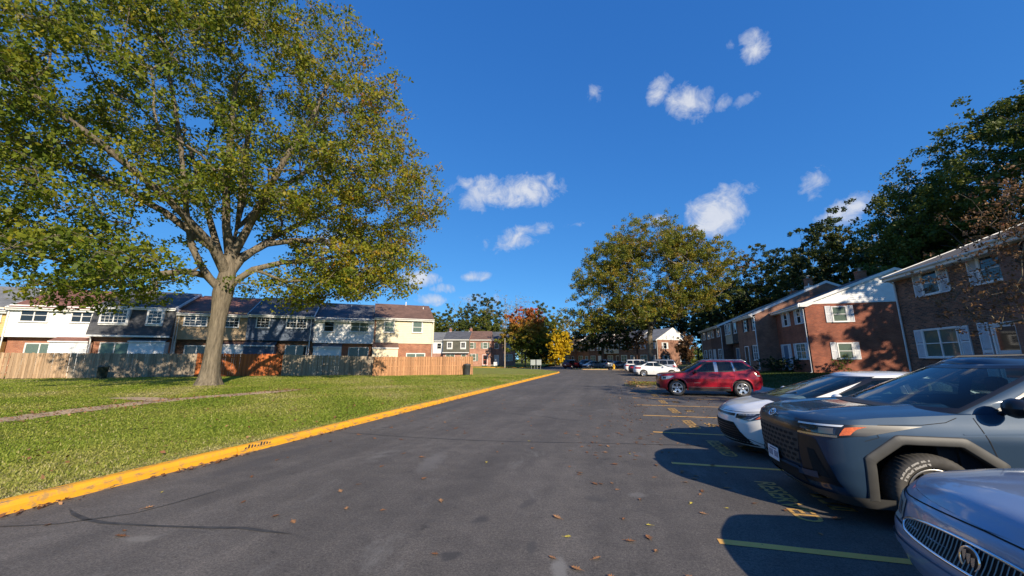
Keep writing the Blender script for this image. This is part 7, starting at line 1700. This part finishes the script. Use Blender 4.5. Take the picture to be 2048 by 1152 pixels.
# ------------------------------------------------------------------ street furniture
M['hydrant'] = pm('yellow_hydrant_paint', (.75, .42, .02), .45, var=.12, scale=6)
M['bin'] = pm('dark_grey_bin', (.045, .05, .055), .55, var=.15, scale=4)
M['bin_green'] = pm('dark_green_bin', (.018, .03, .026), .55, var=.15, scale=4)
M['mailbox'] = pm('grey_green_mailbox', (.40, .43, .41), .45, .2, var=.08, scale=4)
M['lamp_post'] = pm('pale_wood_post', (.45, .36, .26), .8, var=.15, scale=3)
hy = thing('fire_hydrant', 'yellow fire hydrant on the island before the shaded far lot', 'hydrant', (.55, 66.0, .14))
b = MB(); b.lathe([(0, 0), (.20, 0), (.20, .05), (.14, .06), (.13, .55), (.17, .56), (.17, .61), (.14, .63), (.13, .70), (.09, .78), (.04, .82), (.04, .88), (0, .88)], 18); b.build('barrel', M['hydrant'], hy)
for a in (0, 180, 90): n_ = MB(); n_.lathe([(0, .24), (.07, .24), (.08, .22), (.08, .17), (.06, .16), (.06, .05)], 12, axis='x', c=(0, 0, .45)); n_.build('nozzle', M['hydrant'], hy, None, (0, 0, R(a)))
def bin_(label, x, y, z, mat, w=.30, h=.98, seed=1):
    t = thing('wheelie_bin' if mat is M['bin_green'] else 'trash_can', label, 'bin', (x, y, z), R(20))
    m = MB(); m.lathe([(0, .0), (w * .80, 0), (w * .82, .03), (w * .97, h * .84), (w * 1.03, h * .85), (w * 1.03, h * .90), (w, h * .91)], 24); m.build('barrel', mat, t)
    for k in range(12): a = 2 * math.pi * k / 12; r = MB(); r.tube([(w * .83 * math.cos(a), w * .83 * math.sin(a), .05), (w * .965 * math.cos(a), w * .965 * math.sin(a), h * .82)], .012, 4, smooth=False); r.build('rib', mat, t)
    l_ = MB(); l_.lathe([(w * 1.06, h * .89), (w * 1.06, h * .93), (w * .9, h * .97), (w * .4, h), (0, h * 1.005)], 24); l_.build('lid', mat, t)
    hd = MB(); hd.tube([(-.09, 0, h), (-.06, 0, h + .05), (.06, 0, h + .05), (.09, 0, h)], .012, 6); hd.build('handle', mat, t)
    for s_ in (1, -1): hh = MB(); hh.tube([(s_ * w * .98, -.08, h * .74), (s_ * (w + .05), -.06, h * .72), (s_ * (w + .05), .06, h * .72), (s_ * w * .98, .08, h * .74)], .013, 6); hh.build('handle', mat, t)
bin_('round dark grey trash can at the right end of the brown fence', -13.95, 35.9, .14, M['bin'], .36, 1.12)
bin_('dark green bin standing before the weathered fence at the left', -36.1, 19.6, .31, M['bin_green'], .30, .92)
mb_ = thing('mailbox_cluster', 'grey cluster mailboxes on posts at the far end of the lawn', 'mailbox', (-12.2, 63.6, .2), R(12))
for k in (0, 1):
    x = -.55 + 1.0 * k; u = MB(); u.box(x - .42, x + .42, -.22, .22, .55, 1.45, bev=.03); u.build('cabinet', M['mailbox'], mb_)
    for i in range(3):
        for j in range(4): d = MB(); d.box(x - .36 + i * .245, x - .13 + i * .245, -.236, -.221, .60 + j * .205, .785 + j * .205, bev=.005); d.build('mailbox_door', M['mailbox'], mb_)
    for dx in (-.28, .28): p = MB(); p.tube([(x + dx, 0, -.1), (x + dx, 0, .56)], .05, 8); p.build('leg', M['metal_grey'], mb_)
    rf = MB(); rf.box(x - .46, x + .46, -.27, .26, 1.452, 1.50, bev=.02); rf.build('cap', M['mailbox'], mb_)
lp = thing('lamp_post', 'slim pale post standing at the far street corner', 'post', (-20.8, 74.6, .1))
p = MB(); p.tube([(0, 0, -.2), (0, 0, 5.7)], [.11, .085], 10); p.build('pole', M['lamp_post'], lp)
p = MB(); p.lathe([(.10, 5.7), (.13, 5.72), (.12, 5.86), (.05, 5.93), (0, 5.93)], 12); p.build('cap', M['metal_grey'], lp)
ac = thing('air_conditioner', 'white box unit beside the far pink house', 'appliance', (-24.2, 79.2, .35), FA)
p = MB(); p.box(-.4, .4, -.4, .4, 0, .85, bev=.04); p.build('housing', M['white_trim'], ac); p = MB(); p.lathe([(.30, .86), (.33, .88), (.30, .89), (.1, .885), (0, .88)], 20); p.build('fan_guard', M['metal_grey'], ac)

# ------------------------------------------------------------------ fallen leaves
M['fallen'] = leaf_mat('fallen_leaf_brown', [(0, (.16, .07, .03)), (.5, (.27, .125, .055)), (1, (.38, .21, .10))], .1, .8)
M['fallen_yellow'] = pm('fallen_leaf_yellow', (.45, .36, .05), .8, var=.1)
def oak_leaf(seed, L=.13):
    r = random.Random(seed); half = []
    for t, w in ((0, .02), (.10, .03), (.18, .20), (.26, .09), (.36, .42), (.46, .12), (.58, .46), (.66, .12), (.78, .30), (.84, .10), (1.0, .0)): half.append((t, w * r.uniform(.8, 1.15)))
    up = r.uniform(.10, .28); tw = r.uniform(-.25, .25)
    def P(t, w): x = (t - .5) * L; y = w * L * .75; return (x, y, .004 + abs(y) * up * 1.8 + (t - .5) ** 2 * L * up * 1.4 + x * y * tw * 8 + r.uniform(0, .004))
    m = MB(); n = len(half); mid = [P(t, 0) for t, _ in half]
    A = [P(t, w) for t, w in half]; B = [P(t, -w) for t, w in half]
    m.add(mid + A + B, [f for i in range(n - 1) for f in ((i, i + 1, n + i + 1, n + i), (i + 1, i, 2 * n + i, 2 * n + i + 1))])
    m.tube([P(0, 0), (-.5 * L - .028, r.uniform(-.01, .01), .012)], .0016, 4, smooth=False, cap=False)
    me = m.mesh('fallen_leaf'); a = me.attributes.new('tint', 'FLOAT', 'FACE'); v = r.random(); a.data.foreach_set('value', [min(1, max(0, v + r.uniform(-.12, .12)))] * len(me.polygons)); me.materials.append(M['fallen']); return me
LEAVES = [oak_leaf(i) for i in range(9)]; YL = [oak_leaf(20 + i, .085) for i in range(2)]
for m_ in YL: m_.materials.clear(); m_.materials.append(M['fallen_yellow'])
rl = random.Random(5); spots = []
for _ in range(58): spots.append((rl.uniform(-5.6, 1.0), 2.6 + 6.5 * rl.random() ** 1.1))
for _ in range(60): spots.append((rl.gauss(.2, .55), rl.uniform(3.2, 9.5)))
for _ in range(85): spots.append((rl.gauss(.6, .9), rl.uniform(8.5, 19.0)))
for _ in range(45): spots.append((rl.uniform(-5.8, -.5), rl.uniform(8, 18)))
for _ in range(26): spots.append((rl.gauss(1.6, .6), rl.uniform(4.3, 17.5)))
nleaf = 0
for x, y in spots:
    if not (-6.1 < x < 3.4): continue
    yel = rl.random() < .06
    o = link_mesh('fallen_leaf', (YL if yel else LEAVES)[rl.randrange(2 if yel else 9)], None, None, (x, y, .003), (rl.uniform(-.15, .15), rl.uniform(-.15, .15), rl.uniform(0, 6.28)))
    s_ = rl.uniform(.5, .88); o.scale = (s_, s_, s_)
    tag(o, 'small yellow leaf fallen on the asphalt' if yel else 'curled brown oak leaf fallen on the dark asphalt', 'leaf', 'yellow leaves fallen on the asphalt' if yel else 'oak leaves fallen on the asphalt')
def litter(name, label, pts, size, seed, mat='fallen'):
    r = np.random.default_rng(seed); P = np.array(pts, float)
    n = len(P); d = r.normal(0, 1, (n, 3)); d[:, 2] *= .22; d /= np.linalg.norm(d, axis=1, keepdims=True); b_ = np.tile([0, 0, 1.], (n, 1)) + r.normal(0, .35, (n, 3)); s_ = np.cross(d, b_); s_ /= np.linalg.norm(s_, axis=1, keepdims=True); nn = np.cross(s_, d)
    L = size * r.uniform(.5, 1.2, (n, 1)); W = L * .3
    V = np.stack([P - d * L * .5, P + s_ * W + nn * W * .5, P + d * L * .5, P - s_ * W + nn * W * .5], 1).reshape(-1, 3)
    me = np_mesh(name, V, np.arange(n * 4).reshape(-1, 4)); a = me.attributes.new('tint', 'FLOAT', 'FACE'); a.data.foreach_set('value', r.random(n).astype(np.float32)); me.materials.append(M[mat])
    o = link_mesh(name, me); tag(o, label, 'leaf litter', kind='stuff'); return o
r_ = np.random.default_rng(3)
g1 = np.stack([KX + .05 + np.abs(r_.normal(0, .06, 420)), np.concatenate([r_.normal(c, s, 60) for c, s in ((3.1, .25), (4.6, .35), (5.3, .3), (7.5, .5), (11, 2), (16, 3), (25, 6))]), np.full(420, .015) + r_.random(420) * .015], -1)[::2]
litter('gutter_leaves', 'brown leaves gathered along the foot of the yellow kerb', g1, .075, 4)
x_, y_ = -6.7 - r_.exponential(6, 1600), r_.uniform(-2, 45, 1600); k_ = (x_ > -40)
g2 = np.stack([x_[k_], y_[k_], lawn_z(x_[k_], y_[k_]) + .05], -1)
t_ = r_.random(700); px_ = np.interp(t_, np.linspace(0, 1, len(PATH)), [p[0] for p in PATH]) + r_.normal(0, .55, 700); py_ = np.interp(t_, np.linspace(0, 1, len(PATH)), [p[1] for p in PATH]) + r_.normal(0, .5, 700)
g2 = np.concatenate([g2, np.stack([px_, py_, lawn_z(px_, py_) + .035], -1)])
litter('lawn_leaves', 'scattered dry leaves lying in the lawn grass', g2, .085, 5)
xi, yi = r_.uniform(1.0, 6.6, 1500), r_.uniform(24.3, 27.9, 1500); litter('island_leaves', 'carpet of brown leaves on the parking island', np.stack([xi, yi, np.full(1500, .17) + r_.random(1500) * .03], -1), .11, 6)
xr_, yr_ = r_.uniform(.3, 7, 700), r_.uniform(10, 24.0, 700); litter('bay_leaves', 'small dry leaves scattered over the empty parking bays', np.stack([xr_, yr_, np.full(700, .012)], -1), .07, 7)

# ------------------------------------------------------------------ grass blades
M['grass'] = leaf_mat('grass_blades', [(0, (.175, .26, .028)), (.35, (.285, .365, .042)), (.6, (.42, .43, .08)), (.8, (.55, .49, .18)), (1, (.63, .54, .29))], .5, .6)
M['verge'] = leaf_mat('shaded_verge_blades', [(0, (.035, .06, .010)), (.5, (.06, .095, .016)), (1, (.13, .13, .04))], .35, .6)  # grass darkened in its own ramp to stand for shade on the verge
def grass(name, label, x, y, z, h, seed, dry=0., mat='grass'):
    r = np.random.default_rng(seed); n = len(x); a = r.uniform(0, 2 * np.pi, n); lean = r.uniform(.2, 1.5, n); b = np.stack([x, y, z - .01], -1)
    d = np.stack([np.cos(a) * lean, np.sin(a) * lean, np.ones(n)], -1); d /= np.linalg.norm(d, axis=1, keepdims=True)
    s_ = np.stack([-np.sin(a + r.normal(0, .5, n)), np.cos(a), np.zeros(n)], -1); L = h[:, None]; dist = np.hypot(x, y)[:, None]; W = (.0028 + .00042 * dist) * r.uniform(.7, 1.3, (n, 1))
    mid = b + d * L * .55; tip = mid + (d * .75 + np.stack([np.cos(a) * .5, np.sin(a) * .5, -.15 * np.ones(n)], -1)) * L * .45
    V = np.stack([b, mid + s_ * W, tip, mid - s_ * W], 1).reshape(-1, 3)
    me = np_mesh(name, V, np.arange(n * 4).reshape(-1, 4))
    patch = .5 + .25 * np.sin(x * .9 + 1.7 * np.sin(y * .5)) + .25 * np.sin(y * 1.3 + x * .35 + 2 * np.sin(x * .8))
    edge = np.clip(1 - (-6.5 - x) / .55, 0, 1) if dry else 0
    bare = np.sin(x * .23 + 1.1 + np.sin(y * .31)) * np.sin(y * .27 - .6 + np.sin(x * .41)) + .35 * np.sin(x * 1.1 + y * .8)
    tint = np.clip(.30 * r.random(n) + .36 * patch + .09 + .28 * np.clip(bare, 0, 1) + .55 * edge * r.random(n) + (r.random(n) > .93) * .4, 0, 1)
    at = me.attributes.new('tint', 'FLOAT', 'FACE'); at.data.foreach_set('value', tint.astype(np.float32)); me.materials.append(M[mat])
    o = link_mesh(name, me); tag(o, label, 'grass', kind='stuff'); return o
N = 900000
rr_ = 5.5 * np.exp(np.random.default_rng(9).random(N) * math.log(48 / 5.5)); th_ = np.random.default_rng(10).uniform(R(-92), R(-5), N)      # even in log distance from the road user's standpoint
gx, gy = rr_ * np.sin(th_), rr_ * np.cos(th_)
ok = (gx < lawn_edge(gy) - .02) & (gy > -1) & (gy < 66)
ps = np.array(PATH); pd = np.full(N, 9.)
for q0, q1 in zip(PATH + FORK, PATH[1:] + FORK[:1] + FORK[1:]):
    q0, q1 = np.array(q0), np.array(q1); dq = q1 - q0; L2 = dq @ dq
    if L2 > 30 or L2 < 1e-6: continue
    t = np.clip(((gx - q0[0]) * dq[0] + (gy - q0[1]) * dq[1]) / L2, 0, 1); pd = np.minimum(pd, np.hypot(gx - q0[0] - t * dq[0], gy - q0[1] - t * dq[1]))
rg_ = np.random.default_rng(12)
ok &= (pd > .62) | (rg_.random(N) < .03 + .9 * np.clip((pd - .30) / .3, 0, 1) ** 2)
behind = (gx - fA.x) * LN.x + (gy - fA.y) * LN.y > -.1                                   # back yards stay bare
ok &= ~behind
gx, gy = gx[ok], gy[ok]; dd = np.hypot(gx, gy)
tuft = np.clip(.55 + .5 * np.sin(gx * 1.9 + gy * .7) * np.sin(gy * 1.6 - gx * .4) + .3 * np.sin(gx * 5.1) * np.sin(gy * 4.7), .25, 1.4)
hh_ = rg_.uniform(.035, .08, len(gx)) * (.75 + .55 * tuft) * np.clip(.55 + (-6.5 - gx) / 1.2, .55, 1)
grass('lawn_grass', 'shaggy green lawn grass beside the yellow kerb', gx, gy, lawn_z(gx, gy), hh_, 13, dry=1.)
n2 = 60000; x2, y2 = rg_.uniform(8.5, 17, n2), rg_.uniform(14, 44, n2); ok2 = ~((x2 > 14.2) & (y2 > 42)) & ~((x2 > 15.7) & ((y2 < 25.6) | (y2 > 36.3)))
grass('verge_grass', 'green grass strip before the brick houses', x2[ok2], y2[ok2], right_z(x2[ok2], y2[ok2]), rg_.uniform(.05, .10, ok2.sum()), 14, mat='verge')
n3 = 5000; x3, y3 = rg_.uniform(1.2, 6.6, n3), rg_.uniform(24.6, 27.7, n3); grass('island_grass', 'thin dry grass on the leaf-strewn parking island', x3, y3, np.full(n3, .15), rg_.uniform(.05, .12, n3), 15)
